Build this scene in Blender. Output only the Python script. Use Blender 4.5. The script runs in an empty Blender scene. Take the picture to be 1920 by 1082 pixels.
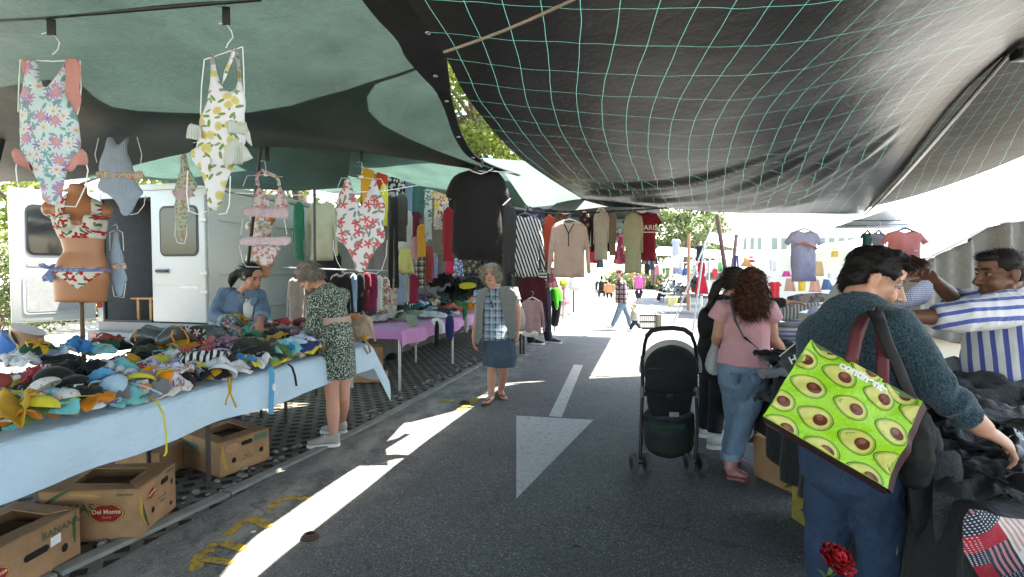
import bpy, bmesh, math, random
import numpy as np
from mathutils import Vector, Matrix, noise
from mathutils.geometry import delaunay_2d_cdt
random.seed(7)
SC = bpy.context.scene
COL = SC.collection
V = Vector
PI = math.pi
F, CX, CY, H = 970.0, 960.0, 541.0, 1.5
TH = math.atan((541.0 - 509.0) / F)
CT, ST = math.cos(TH), math.sin(TH)
def ray(px, py):
 u, v = (px - CX) / F, (CY - py) / F
 return V((u, CT + v * ST, -ST + v * CT))
def P(px, py, Y):
 d = ray(px, py)
 return V((0, 0, H)) + d * (Y / d.y)
def PZ(px, py, z):
 d = ray(px, py)
 return V((0, 0, H)) + d * ((z - H) / d.z)
def G(px, py): return PZ(px, py, 0.0)
RA = math.atan(240 / 970.0)
RS, RC = math.sin(RA), math.cos(RA)
def R(s, t, z=0.0): return V((s * RC + t * RS, -s * RS + t * RC, z))
def unR(p): return (p.x * RC - p.y * RS, p.x * RS + p.y * RC)
def lerp(a, b, t): return a + (b - a) * t
def sm(x):
 x = max(0.0, min(1.0, x)); return x * x * (3 - 2 * x)
def fbm(p, o=3):
 s, a = 0.0, 1.0
 for i in range(o):
  s += a * noise.noise(p); p = p * 2.07 + V((3.1, 1.7, 5.3)); a *= 0.5
 return s
class NT:
 def __init__(self, name):
  self.m = bpy.data.materials.new(name); self.m.use_nodes = True
  self.t = self.m.node_tree; self.t.nodes.clear()
 def nd(self, typ, props=None, **ins):
  n = self.t.nodes.new('ShaderNode' + typ)
  for k, v in (props or {}).items(): setattr(n, k, v)
  for k, v in ins.items():
   key = int(k[1:]) if k[0] == 'i' and k[1:].isdigit() else k.replace('_', ' ')
   self.put(n.inputs[key], v)
  return n
 def put(self, sock, v):
  if isinstance(v, bpy.types.NodeSocket): self.t.links.new(v, sock)
  elif v is not None:
   if isinstance(v, (tuple, list)) and len(v) == 3 and sock.type == 'RGBA': v = (*v, 1)
   sock.default_value = v
 def ma(self, op, a, b=None, c=None, clamp=False):
  n = self.t.nodes.new('ShaderNodeMath'); n.operation = op; n.use_clamp = clamp
  for i, v in enumerate((a, b, c)):
   if v is not None: self.put(n.inputs[i], v)
  return n.outputs[0]
 def vm(self, op, a, b=None, scale=None):
  n = self.t.nodes.new('ShaderNodeVectorMath'); n.operation = op
  self.put(n.inputs[0], a)
  if b is not None: self.put(n.inputs[1], b)
  if scale is not None: self.put(n.inputs['Scale'], scale)
  return n.outputs['Value'] if op in ('LENGTH', 'DOT_PRODUCT', 'DISTANCE') else n.outputs[0]
 def mix(self, f, a, b):
  n = self.t.nodes.new('ShaderNodeMix'); n.data_type = 'RGBA'
  self.put(n.inputs[0], f); self.put(n.inputs[6], a); self.put(n.inputs[7], b)
  return n.outputs[2]
 def sep(self, v):
  n = self.nd('SeparateXYZ', i0=v); return n.outputs
 def comb(self, x, y, z=0.0): return self.nd('CombineXYZ', i0=x, i1=y, i2=z).outputs[0]
 def noise(self, v, scale, det=3, rough=.55, dim='3D', col=False):
  n = self.nd('TexNoise', {'noise_dimensions': dim}, Vector=v, Scale=scale, Detail=det, Roughness=rough)
  return n.outputs['Color'] if col else n.outputs[0]
 def vor(self, v, scale, rnd=1.0, dim='2D', feature='F1'):
  return self.nd('TexVoronoi', {'voronoi_dimensions': dim, 'feature': feature}, Vector=v, Scale=scale, Randomness=rnd)
 def ramp(self, f, stops, interp='LINEAR'):
  n = self.t.nodes.new('ShaderNodeValToRGB'); r = n.color_ramp; r.interpolation = interp
  while len(r.elements) < len(stops): r.elements.new(0.5)
  for e, (p, c) in zip(r.elements, stops):
   e.position = p; e.color = (*c, 1) if len(c) == 3 else c
  self.put(n.inputs[0], f); return n.outputs[0]
 def mr(self, v, a, b, c=0.0, d=1.0):
  n = self.nd('MapRange', i0=v, i1=a, i2=b, i3=c, i4=d); return n.outputs[0]
 def co(self, mode='xyz'):
  n = self.t.nodes.new('ShaderNodeTexCoord')
  if mode == 'uv': return n.outputs['UV']
  o = n.outputs['Object']
  if mode == 'xyz': return o
  s = self.sep(o)
  if mode == 'xz': return self.comb(s[0], s[2])
  if mode == 'xy': return self.comb(s[0], s[1])
  if mode == 'yz': return self.comb(s[1], s[2])
 def out(self, shader, disp=None):
  o = self.t.nodes.new('ShaderNodeOutputMaterial'); self.t.links.new(shader, o.inputs[0])
  return self.m
 def bump(self, h, strength=.3, dist=.01, normal=None):
  n = self.nd('Bump', Strength=strength, Distance=dist, Height=h)
  if normal is not None: self.put(n.inputs['Normal'], normal)
  return n.outputs[0]
 def pbr(self, col, rough=.8, metal=0.0, spec=.5, normal=None, **kw):
  n = self.t.nodes.new('ShaderNodeBsdfPrincipled')
  self.put(n.inputs['Base Color'], col); self.put(n.inputs['Roughness'], rough); self.put(n.inputs['Metallic'], metal)
  self.put(n.inputs['Specular IOR Level'], spec)
  if normal is not None: self.put(n.inputs['Normal'], normal)
  for k, v in kw.items(): self.put(n.inputs[k.replace('_', ' ')], v)
  return n.outputs[0]
MATS = {}
def memo(fn):
 def w(*a, **k):
  key = (fn.__name__, str(a), str(k))
  if key not in MATS: MATS[key] = fn(*a, **k)
  return MATS[key]
 return w
@memo
def plain(name, c, rough=.6, metal=0.0, spec=.5, var=.12, scale=18.0, bump=.15, bscale=60.0):
 t = NT(name); v = t.co()
 n = t.noise(v, scale, 4)
 col = t.mix(t.mr(n, .3, .7), tuple(x * (1 - var) for x in c), tuple(min(1, x * (1 + var)) for x in c))
 return t.out(t.pbr(col, t.mr(n, .2, .8, max(.02, rough - .08), min(1, rough + .08)), metal, spec, t.bump(t.noise(v, bscale, 3), bump, .004) if bump else None))
def finish_cloth(t, col, v, rough=.88, fold=.35, weave=.12, transl=0.0, sheen=.15):
 big = t.noise(v, 9.0, 3, .6); fine = t.noise(v, 240.0, 2)
 col = t.mix(t.mr(big, .3, .75, 0, .22), col, t.mix(.5, col, (0.0, 0.0, 0.0)))
 nrm = t.bump(fine, weave, .002, t.bump(t.noise(v, 16.0, 3, .6), fold, .02))
 sh = t.pbr(col, rough, 0, .25, nrm, Sheen_Weight=sheen)
 if transl > 0:
  tr = t.nd('BsdfTranslucent', Color=col, Normal=nrm).outputs[0]
  sh = t.nd('MixShader', i0=transl, i1=sh, i2=tr).outputs[0]
 return t.out(sh)
@memo
def cloth(c, rough=.88, fold=.35, transl=0.0, sheen=.15, melange=0.0, name='cloth'):
 t = NT(name); v = t.co(); col = t.mix(0, (*c, 1), (*c, 1))
 if melange:
  n = t.noise(v, 330.0, 2, .7)
  col = t.mix(t.mr(n, .38, .62), tuple(x * (1 - melange) for x in c), tuple(min(1, x * (1 + melange) + .03 * melange) for x in c))
 return finish_cloth(t, col, v, rough, fold, .15, transl, sheen)
@memo
def stripes(c1, c2, freq, duty=.5, axis='x', mode='xyz', wob=.0, name='striped_cloth', transl=0.0):
 t = NT(name); v = t.co(); s = t.sep(v)
 x = {'x': s[0], 'y': s[1], 'z': s[2]}[axis] if axis in 'xyz' else None
 if axis == 'd': x = t.ma('ADD', s[0], t.ma('MULTIPLY', s[2], .35))
 if wob: x = t.ma('ADD', x, t.ma('MULTIPLY', t.ma('SUBTRACT', t.noise(v, 5.0, 2), .5), wob))
 f = t.ma('FRACT', t.ma('MULTIPLY', x, freq))
 col = t.mix(t.ma('LESS_THAN', f, duty), c2, c1)
 return finish_cloth(t, col, v, transl=transl)
@memo
def plaid(bg, lines, freq=8.0, mode='xz', name='plaid_cloth', off=0.0):
 t = NT(name); v = t.co(); s = t.sep(v)
 a = t.ma('FRACT', t.ma('ADD', t.ma('MULTIPLY', s[0], freq), off)); b = t.ma('FRACT', t.ma('MULTIPLY', s[2], freq * .9))
 col = t.mix(0, bg, bg)
 for (p, w, c, k) in lines:
  for q in (a, b):
   m = t.ma('LESS_THAN', t.ma('ABSOLUTE', t.ma('SUBTRACT', q, p)), w)
   col = t.mix(t.ma('MULTIPLY', m, k), col, c)
 return finish_cloth(t, col, v)
def flowers(t, v, col, scale, cols, r=.42, petals=5, centre=(.8, .5, .05), rnd=.8, off=(0, 0, 0), dens=1.0, wave=.35):
 v2 = t.vm('ADD', v, off)
 vo = t.vor(v2, scale, rnd)
 d = t.vm('SCALE', t.vm('SUBTRACT', v2, vo.outputs['Position']), scale=scale)
 s = t.sep(d); cs = t.sep(vo.outputs['Color'])
 ang = t.ma('ADD', t.ma('ARCTAN2', s[1], s[0]), t.ma('MULTIPLY', cs[1], 6.0))
 rad = t.vm('LENGTH', d)
 pet = t.ma('MULTIPLY', t.ma('ADD', 1 - wave, t.ma('MULTIPLY', wave, t.ma('COSINE', t.ma('MULTIPLY', ang, float(petals))))), r)
 m = t.ma('LESS_THAN', rad, pet)
 if dens < 1: m = t.ma('MULTIPLY', m, t.ma('LESS_THAN', cs[2], dens))
 fc = t.ramp(cs[0], [(i / len(cols), c) for i, c in enumerate(cols)], 'CONSTANT')
 fc = t.mix(t.mr(rad, 0, r, .45, 0), fc, tuple(x * .55 for x in cols[0]))
 if centre: fc = t.mix(t.ma('LESS_THAN', rad, r * .2), fc, centre)
 return t.mix(m, col, fc)
def leaves2d(t, v, col, scale, c, off=(3.3, 1.7, 0), dens=.6, r=.36):
 v2 = t.vm('ADD', v, off); vo = t.vor(v2, scale, 1.0)
 d = t.vm('SCALE', t.vm('SUBTRACT', v2, vo.outputs['Position']), scale=scale); cs = t.sep(vo.outputs['Color'])
 rot = t.nd('VectorRotate', {'rotation_type': 'Z_AXIS'}, Vector=d, Angle=t.ma('MULTIPLY', cs[0], 6.28)).outputs[0]
 s = t.sep(rot)
 e = t.vm('LENGTH', t.comb(s[0], t.ma('MULTIPLY', s[1], 2.6)))
 m = t.ma('MULTIPLY', t.ma('LESS_THAN', e, r), t.ma('LESS_THAN', cs[1], dens))
 return t.mix(m, col, c)
@memo
def floral(bg, cols, scale=12.0, leaf=(.1, .25, .15), mode='xz', r=.42, petals=5, centre=(.8, .5, .05), dens=1.0, leafd=.6, second=None, wave=.35, name='floral_cloth', transl=0.0):
 t = NT(name); v = t.co(mode); col = t.mix(0, bg, bg)
 if second: col = flowers(t, v, col, scale * 1.3, second, r, 7, None, 1.0, (5.1, 2.2, 0), .75)
 if leaf: col = leaves2d(t, v, col, scale * 1.25, leaf, dens=leafd); col = leaves2d(t, v, col, scale * 1.5, tuple(x * .7 + .1 for x in leaf), (1.1, 7.3, 0), leafd * .7)
 col = flowers(t, v, col, scale, cols, r, petals, centre, .85, (0, 0, 0), dens, wave)
 return finish_cloth(t, col, t.co(), transl=transl)
@memo
def speckle(bg, fg, scale=60.0, thr=.52, name='sprigged_cloth', fold=.35):
 t = NT(name); v = t.co()
 n = t.noise(v, scale, 2, .5); n2 = t.noise(v, scale * 2.3, 1)
 col = t.mix(t.mr(t.ma('ADD', n, t.ma('MULTIPLY', t.ma('SUBTRACT', n2, .5), .25)), thr, thr + .03), bg, fg)
 return finish_cloth(t, col, v, fold=fold)
@memo
def dots(bg, fg, scale=30.0, r=.25, mode='xy', name='dotted_cloth'):
 t = NT(name); v = t.co(mode); vo = t.vor(v, scale, .3)
 col = t.mix(t.ma('LESS_THAN', vo.outputs['Distance'], r), bg, fg)
 return finish_cloth(t, col, t.co())
class MB:
 def __init__(self): self.v, self.f, self.mi, self.cur, self.M = [], [], [], 0, None
 def add(self, vs, fs, m=None):
  o = len(self.v)
  if self.M is not None: vs = [self.M @ V(p) for p in vs]
  self.v += [tuple(p) for p in vs]
  for f in fs: self.f.append([i + o for i in f]); self.mi.append(self.cur if m is None else m)
  return o
 def quad(self, a, b, c, d): self.add([a, b, c, d], [(0, 1, 2, 3)])
 def box(self, c, size, rz=0.0, bevel=0.0, rot=None, seg=2):
  bm = bmesh.new(); bmesh.ops.create_cube(bm, size=1)
  for v in bm.verts: v.co = V((v.co.x * size[0], v.co.y * size[1], v.co.z * size[2]))
  if bevel > 0: bmesh.ops.bevel(bm, geom=bm.edges[:], offset=min(bevel, min(size) * .45), segments=seg, affect='EDGES', profile=.6)
  M = Matrix.Translation(V(c)) @ (rot.to_4x4() if rot is not None else Matrix.Rotation(rz, 4, 'Z'))
  bm.verts.index_update()
  self.add([M @ v.co for v in bm.verts], [[v.index for v in f.verts] for f in bm.faces]); bm.free()
 def tube(self, pts, r, n=8, side=None, cap=True, dome=0.0):
  pts = [V(p) for p in pts]; k = len(pts)
  if not isinstance(r, (list, tuple)): r = [r] * k
  r = [x if isinstance(x, (list, tuple)) else (x, x) for x in r]
  if dome > 0:
   t0 = (pts[0] - pts[1]).normalized(); t1 = (pts[-1] - pts[-2]).normalized()
   a, b = r[0], r[-1]; da, db = dome * min(a), dome * min(b)
   pts = [pts[0] + t0 * da, pts[0] + t0 * da * .7] + pts + [pts[-1] + t1 * db * .7, pts[-1] + t1 * db]
   r = [(a[0] * .15, a[1] * .15), (a[0] * .7, a[1] * .7)] + list(r) + [(b[0] * .7, b[1] * .7), (b[0] * .15, b[1] * .15)]
   k += 4
  vs, fs = [], []; prev = V(side) if side is not None else None
  for i in range(k):
   t = pts[min(i + 1, k - 1)] - pts[max(i - 1, 0)]
   t = t.normalized() if t.length > 1e-9 else V((0, 0, 1))
   if prev is None: prev = t.orthogonal()
   a = (V(side) if side is not None else prev); a = a - t * a.dot(t)
   if a.length < 1e-6: a = t.orthogonal()
   a.normalize(); prev = a; b = t.cross(a)
   for j in range(n):
    an = 2 * PI * j / n
    vs.append(pts[i] + a * (math.cos(an) * r[i][0]) + b * (math.sin(an) * r[i][1]))
  for i in range(k - 1):
   for j in range(n):
    j2 = (j + 1) % n
    fs.append((i * n + j, i * n + j2, (i + 1) * n + j2, (i + 1) * n + j))
  if cap: fs.append(tuple(range(n - 1, -1, -1))); fs.append(tuple((k - 1) * n + j for j in range(n)))
  self.add(vs, fs)
 def ell(self, c, rad, ax=None, n=14, m=9):
  c = V(c); ax = ax or (V((1, 0, 0)), V((0, 1, 0)), V((0, 0, 1)))
  vs, fs = [], []
  for i in range(m + 1):
   th = PI * i / m
   for j in range(n):
    ph = 2 * PI * j / n
    vs.append(c + ax[0] * (rad[0] * math.sin(th) * math.cos(ph)) + ax[1] * (rad[1] * math.sin(th) * math.sin(ph)) + ax[2] * (rad[2] * math.cos(th)))
  for i in range(m):
   for j in range(n):
    j2 = (j + 1) % n
    fs.append((i * n + j, (i + 1) * n + j, (i + 1) * n + j2, i * n + j2))
  self.add(vs, fs)
 def grid(self, fn, nu, nv, flip=False):
  vs = [fn(i / nu, j / nv) for j in range(nv + 1) for i in range(nu + 1)]
  fs = []
  for j in range(nv):
   for i in range(nu):
    a = j * (nu + 1) + i
    q = (a, a + 1, a + nu + 2, a + nu + 1); fs.append(q[::-1] if flip else q)
  self.add(vs, fs)
 def prism(self, outline, e):
  n = len(outline); e = V(e)
  vs = [V(p) for p in outline] + [V(p) + e for p in outline]
  fs = [tuple(range(n)), tuple(range(2 * n - 1, n - 1, -1))] + [(i, (i + 1) % n, n + (i + 1) % n, n + i)[::-1] for i in range(n)]
  self.add(vs, fs)
 def mesh(self, name, mats, origin=V((0, 0, 0)), smooth=True, uv=None):
  me = bpy.data.meshes.new(name)
  o = V(origin)
  me.from_pydata([tuple(V(p) - o) for p in self.v], [], self.f)
  for m in (mats if isinstance(mats, (list, tuple)) else [mats]): me.materials.append(m)
  me.polygons.foreach_set('material_index', self.mi)
  me.polygons.foreach_set('use_smooth', [bool(smooth)] * len(self.f))
  bm = bmesh.new(); bm.from_mesh(me); bmesh.ops.recalc_face_normals(bm, faces=bm.faces); bm.to_mesh(me); bm.free()
  if smooth and smooth != 2: me.set_sharp_from_angle(angle=math.radians(42))
  me.update(); return me
 def build(self, name, mats, parent=None, origin=None, smooth=True, loc=None, rz=0.0):
  if origin is None: origin = parent.location if parent is not None and loc is None else V((0, 0, 0))
  me = self.mesh(name, mats, origin, smooth)
  return link(name, me, parent, loc if loc is not None else (V((0, 0, 0)) if parent is not None else origin), rz)
def link(name, data, parent=None, loc=(0, 0, 0), rz=0.0):
 o = bpy.data.objects.new(name, data); COL.objects.link(o); o.location = loc; o.rotation_euler = (0, 0, rz)
 if parent is not None: o.parent = parent
 return o
def tag(o, label=None, cat=None, group=None, kind=None):
 if label: o['label'] = label
 if cat: o['category'] = cat
 if group: o['group'] = group
 if kind: o['kind'] = kind
 return o
def thing(name, label, cat, loc, rz=0.0, group=None):
 o = bpy.data.objects.new(name, None); COL.objects.link(o); o.location = loc; o.rotation_euler = (0, 0, rz)
 o.empty_display_size = .1
 return tag(o, label, cat, group)
def remesh(mb, voxel, smooth=2, name='body', disp=None, origin=V((0, 0, 0))):
 """one continuous surface round all the pieces of mb"""
 me = mb.mesh(name, [], origin, True)
 ob = bpy.data.objects.new('tmp', me); COL.objects.link(ob)
 m = ob.modifiers.new('r', 'REMESH'); m.mode = 'VOXEL'; m.voxel_size = voxel; m.use_smooth_shade = True
 if smooth:
  s = ob.modifiers.new('s', 'SMOOTH'); s.factor = .5; s.iterations = smooth
 dg = bpy.context.evaluated_depsgraph_get()
 out = bpy.data.meshes.new_from_object(ob.evaluated_get(dg)); out.name = name
 bpy.data.objects.remove(ob); bpy.data.meshes.remove(me)
 if disp:
  n = len(out.vertices)
  co = np.empty(n * 3); out.vertices.foreach_get('co', co); co = co.reshape(-1, 3)
  no = np.empty(n * 3); out.vertex_normals.foreach_get('vector', no); no = no.reshape(-1, 3)
  for i in range(n):
   co[i] += no[i] * disp(V(co[i]), V(no[i]))
  out.vertices.foreach_set('co', co.ravel()); out.update()
 out.polygons.foreach_set('use_smooth', [True] * len(out.polygons))
 return out
def solid(name, me, mats, parent=None, loc=None):
 me.materials.clear()
 for m in (mats if isinstance(mats, (list, tuple)) else [mats]): me.materials.append(m)
 return link(name, me, parent, loc if loc is not None else (0, 0, 0))
def in_poly(x, y, pl):
 c = False; j = len(pl) - 1
 for i in range(len(pl)):
  xi, yi = pl[i]; xj, yj = pl[j]
  if (yi > y) != (yj > y) and x < (xj - xi) * (y - yi) / (yj - yi) + xi: c = not c
  j = i
 return c
def seg_d(px, py, ax, ay, bx, by):
 dx, dy = bx - ax, by - ay; L = dx * dx + dy * dy
 t = 0 if L == 0 else max(0, min(1, ((px - ax) * dx + (py - ay) * dy) / L))
 return math.hypot(px - ax - t * dx, py - ay - t * dy)
def smooth_outline(pts, it=1):
 for _ in range(it):
  q = []
  for i in range(len(pts)):
   a, b = pts[i], pts[(i + 1) % len(pts)]
   q += [(a[0] * .75 + b[0] * .25, a[1] * .75 + b[1] * .25), (a[0] * .25 + b[0] * .75, a[1] * .25 + b[1] * .75)]
  pts = q
 return pts
def panel_mesh(pts, thick=.03, res=.03, rim=None, fold=.012, ff=14.0, seed=0, fold_dir=0, sm_it=1, drape=None):
 """pts: outline (x, z) in metres -> (verts, faces), x across, y depth, z up"""
 if sm_it: pts = smooth_outline(pts, sm_it)
 dense = []
 for i in range(len(pts)):
  a, b = pts[i], pts[(i + 1) % len(pts)]
  k = max(1, int(math.hypot(b[0] - a[0], b[1] - a[1]) / res))
  for j in range(k): dense.append((lerp(a[0], b[0], j / k), lerp(a[1], b[1], j / k)))
 nb = len(dense); x0, x1 = min(p[0] for p in dense), max(p[0] for p in dense); z0, z1 = min(p[1] for p in dense), max(p[1] for p in dense)
 inner = []
 z = z0 + res * .5; row = 0
 while z < z1:
  x = x0 + res * (.5 if row % 2 else .25)
  while x < x1:
   if in_poly(x, z, dense):
    d = min(seg_d(x, z, *dense[i], *dense[(i + 1) % nb]) for i in range(nb))
    if d > res * .55: inner.append((x, z))
   x += res
  z += res * .87; row += 1
 co = [V(p) for p in dense + inner]
 r = delaunay_2d_cdt(co, [(i, (i + 1) % nb) for i in range(nb)], [], 1, 1e-6)
 vc, faces = r[0], [f for f in r[2] if len(f) == 3]
 rim = rim or thick * 2.2
 n = len(vc); front, back = [], []
 fl = [[c for c in f] for f in faces]
 dist = [min(seg_d(p.x, p.y, *dense[i], *dense[(i + 1) % nb]) for i in range(nb)) for p in vc]
 W = max(.05, x1 - x0)
 for p, d in zip(vc, dist):
  k = min(1, d / rim); h = thick * .5 * math.sqrt(max(0, 1 - (1 - k) ** 2))
  u = (p.y if fold_dir else p.x); w = (p.x if fold_dir else p.y)
  low = (z1 - p.y) / max(.05, z1 - z0) if not fold_dir else 1
  fo = fold * (.35 + .65 * low) * (math.sin(u * ff * 2 + 3 * noise.noise(V((u * 2, w * 1.5, seed)))) * .6 + noise.noise(V((u * ff * .8, w * 3, seed + 5.0))) * 1.1 + .5 * noise.noise(V((u * 22, w * 16, seed + 9.))))
  off = fo + (drape(p.x, p.y) if drape else 0)
  front.append((p.x, -h + off, p.y)); back.append((p.x, h + off, p.y))
 vs = front + back
 fs = []
 for f in fl:
  fs.append((f[0], f[1], f[2])); fs.append((f[2] + n, f[1] + n, f[0] + n))
 cnt = {}
 for f in fl:
  for a, b in ((f[0], f[1]), (f[1], f[2]), (f[2], f[0])): cnt[(min(a, b), max(a, b))] = cnt.get((min(a, b), max(a, b)), 0) + 1
 for (a, b), c in cnt.items():
  if c == 1: fs.append((a, b, b + n, a + n))
 return vs, fs
def garment(name, label, cat, px_pts, Y, mat, thick=.03, yaw=0.0, group=None, parent=None, top=None, res=.03, fold=.012, ff=14.0, sm_it=1, origin_px=None, seed=None, drape=None, rim=None):
 """px_pts: outline in photograph pixels at distance Y; becomes a free-hanging thing with its own axes"""
 o = P(*(origin_px or (sum(p[0] for p in px_pts) / len(px_pts), min(p[1] for p in px_pts))), Y)
 c = math.cos(yaw); pts = []
 for q in px_pts:
  w = P(q[0], q[1], Y) - o
  pts.append((w.x / c, w.z))
 mb = MB(); vs, fs = panel_mesh(pts, thick, res, rim, fold, ff, seed if seed is not None else random.random() * 50, 0, sm_it, drape)
 mb.add(vs, fs)
 me = mb.mesh(name, mat, smooth=2)
 ob = link(name, me, None, o, yaw)
 if parent is not None:
  ob.parent = parent; ob.location = o - parent.location
 else: tag(ob, label, cat, group)
 return ob
@memo
def wire_white(): return plain('white_coated_wire', (.75, .76, .76), .35, 0, .5, .05)
@memo
def steel(): return plain('galvanised_steel', (.45, .46, .47), .4, .8, .5, .1)
@memo
def black_plastic(): return plain('black_plastic', (.012, .012, .014), .45, 0, .5, .1)
def wood_mat(c): return plain('wood', c, .7, 0, .3, .3, 30.0, .3, 40.0)
def asphalt_mat():
 t = NT('asphalt'); v = t.co()
 agg = t.vor(v, 150.0, 1.0, '3D'); fine = t.noise(v, 420.0, 3, .7); big = t.noise(v, 1.1, 5, .6); mid = t.noise(v, 7.0, 4, .65)
 cr = t.sep(agg.outputs['Color'])
 col = t.mix(t.mr(cr[0], .25, .95), (.072, .074, .077), (.172, .173, .173))
 col = t.mix(t.mr(cr[1], .93, .97), col, (.32, .31, .30))
 col = t.mix(t.mr(big, .35, .7, 0, .45), col, (.06, .062, .066))
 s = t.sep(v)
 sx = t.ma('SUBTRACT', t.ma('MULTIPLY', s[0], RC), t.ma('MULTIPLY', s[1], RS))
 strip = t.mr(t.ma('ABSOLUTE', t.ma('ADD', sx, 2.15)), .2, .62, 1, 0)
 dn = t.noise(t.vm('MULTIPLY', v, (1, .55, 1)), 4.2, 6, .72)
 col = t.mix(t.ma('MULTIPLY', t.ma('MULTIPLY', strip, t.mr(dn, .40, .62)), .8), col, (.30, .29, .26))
 col = t.mix(t.mr(mid, .66, .74, 0, .35), col, (.035, .036, .038))
 wv = t.vm('ADD', v, t.vm('SCALE', t.noise(v, 2.5, 4, .6, col=True), scale=.5)); ck = t.vor(wv, .55, 1.0, '3D', 'DISTANCE_TO_EDGE').outputs['Distance']
 col = t.mix(t.ma('MULTIPLY', t.ma('LESS_THAN', ck, .006), t.mr(big, .45, .6, 0, .4)), col, (.02, .02, .02))
 sp = t.noise(v, 3.1, 2, .4); col = t.mix(t.mr(sp, .70, .76, 0, .45), col, (.03, .03, .031))
 h = t.ma('ADD', t.ma('MULTIPLY', agg.outputs['Distance'], .6), t.ma('MULTIPLY', fine, .5))
 return t.out(t.pbr(col, t.mr(fine, .3, .7, .72, .95), 0, .35, t.bump(h, .5, .004)))
def soil_mat():
 t = NT('dry_ground'); v = t.co(); n = t.noise(v, .9, 6, .65); f = t.noise(v, 60.0, 4)
 col = t.mix(t.mr(n, .35, .65), (.30, .27, .22), (.36, .33, .28))
 col = t.mix(t.mr(t.noise(v, 2.2, 5, .7), .56, .64), col, (.12, .14, .05))
 return t.out(t.pbr(col, .95, 0, .2, t.bump(f, .5, .02)))
def paver_mat():
 t = NT('grid_pavers'); v = t.co(); s = t.sep(v)
 a = t.ma('SUBTRACT', t.ma('MULTIPLY', s[0], RC), t.ma('MULTIPLY', s[1], RS)); b = t.ma('ADD', t.ma('MULTIPLY', s[0], RS), t.ma('MULTIPLY', s[1], RC))
 u = t.ma('MULTIPLY', a, 7.0); w_ = t.ma('MULTIPLY', b, 9.0)
 row = t.ma('FLOOR', w_); off = t.ma('MULTIPLY', t.ma('MODULO', row, 2.0), .5)
 fu = t.ma('SUBTRACT', t.ma('FRACT', t.ma('ADD', u, off)), .5); fw = t.ma('SUBTRACT', t.ma('FRACT', w_), .5)
 d = t.ma('ADD', t.ma('MULTIPLY', t.ma('ABSOLUTE', fu), 1.15), t.ma('ABSOLUTE', fw))
 d = t.ma('ADD', d, t.ma('MULTIPLY', t.ma('SUBTRACT', t.noise(v, 26.0, 3), .5), .14))
 solid_ = t.mr(d, .36, .44)
 n = t.noise(v, 5.0, 5, .6); f = t.noise(v, 180.0, 3)
 top = t.mix(t.mr(n, .3, .7), (.085, .078, .066), (.16, .148, .125))
 col = t.mix(solid_, t.mix(t.mr(f, .4, .6), (.014, .013, .011), (.04, .036, .028)), top)
 return t.out(t.pbr(col, .95, 0, .2, t.bump(t.ma('ADD', t.ma('MULTIPLY', solid_, 2.0), t.ma('MULTIPLY', f, .2)), 1.0, .03)))
def paint_mat(name, c, wear=.5, thr=.45):
 t = NT(name); v = t.co(); n = t.noise(v, 22.0, 5, .7); f = t.noise(v, 300.0, 3, .7); big = t.noise(v, 3.0, 3)
 crack = t.vor(v, 14.0, 1.0, '3D', 'DISTANCE_TO_EDGE').outputs['Distance']
 m = t.ma('MULTIPLY', t.mr(t.ma('ADD', n, t.ma('MULTIPLY', t.ma('SUBTRACT', f, .5), .6)), thr - .12, thr + .12, wear, 0), 1.0)
 ck = t.ma('MULTIPLY', t.ma('LESS_THAN', crack, .012), t.mr(big, .42, .55))
 fac = t.ma('MAXIMUM', m, t.ma('MULTIPLY', ck, .85))
 col = t.mix(fac, c, (.075, .077, .08))
 return t.out(t.pbr(col, .8, 0, .3, t.bump(f, .35, .003)))
def concrete(c=(.26, .25, .235), name='concrete'):
 t = NT(name); v = t.co(); n = t.noise(v, 6.0, 6, .65); f = t.noise(v, 120.0, 4, .7)
 col = t.mix(t.mr(n, .3, .72), tuple(x * .7 for x in c), tuple(x * 1.15 for x in c))
 col = t.mix(t.mr(f, .6, .7, 0, .5), col, tuple(x * .5 for x in c))
 return t.out(t.pbr(col, .92, 0, .25, t.bump(f, .5, .006)))
mb = MB(); mb.quad((-400, -60, -.012), (400, -60, -.012), (400, 600, -.012), (-400, 600, -.012)); tag(mb.build('ground', soil_mat()), kind='structure')
mb = MB()
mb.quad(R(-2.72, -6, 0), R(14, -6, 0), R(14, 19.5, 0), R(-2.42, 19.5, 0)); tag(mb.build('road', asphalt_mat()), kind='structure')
mb = MB(); mb.quad(R(-30, 19.5, -.004), R(60, 19.5, -.004), R(60, 60, -.004), R(-30, 60, -.004))
tag(mb.build('yard_paving', concrete((.2, .2, .195), 'worn_pale_asphalt')), kind='structure')
mb = MB(); mb.quad(R(-5.7, -6, -.006), R(-2.6, -6, -.006), R(-2.4, 19.4, -.006), R(-5.7, 19.4, -.006)); tag(mb.build('paved_verge', paver_mat()), kind='structure')
kp = [(-2.95, -3.0), (-2.86, 1.2), (-2.78, 2.3), (-2.70, 2.9), (-2.58, 4.2), (-2.53, 5.3), (-2.49, 8.5), (-2.42, 19.0)]
def kerb_s(t):
 for (a, ta), (b, tb) in zip(kp, kp[1:]):
  if t <= tb: return lerp(a, b, (t - ta) / (tb - ta))
 return kp[-1][0]
mb = MB(); tt = -3.0; rr = random.Random(3)
while tt < 19:
 L = .98; s0, s1 = kerb_s(tt), kerb_s(tt + L); j = rr.uniform(-.006, .006)
 a, b = R(s0 + j, tt + .008), R(s1 + j, tt + L - .008); d = (b - a)
 mb.box((a + b) / 2 + V((0, 0, -.035 + rr.uniform(0, .006))), (.085, d.length, .10), rz=math.atan2(-d.x, d.y), bevel=.008); tt += L
tag(mb.build('kerb', concrete((.23, .225, .21))), kind='structure')
mb = MB()
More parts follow.
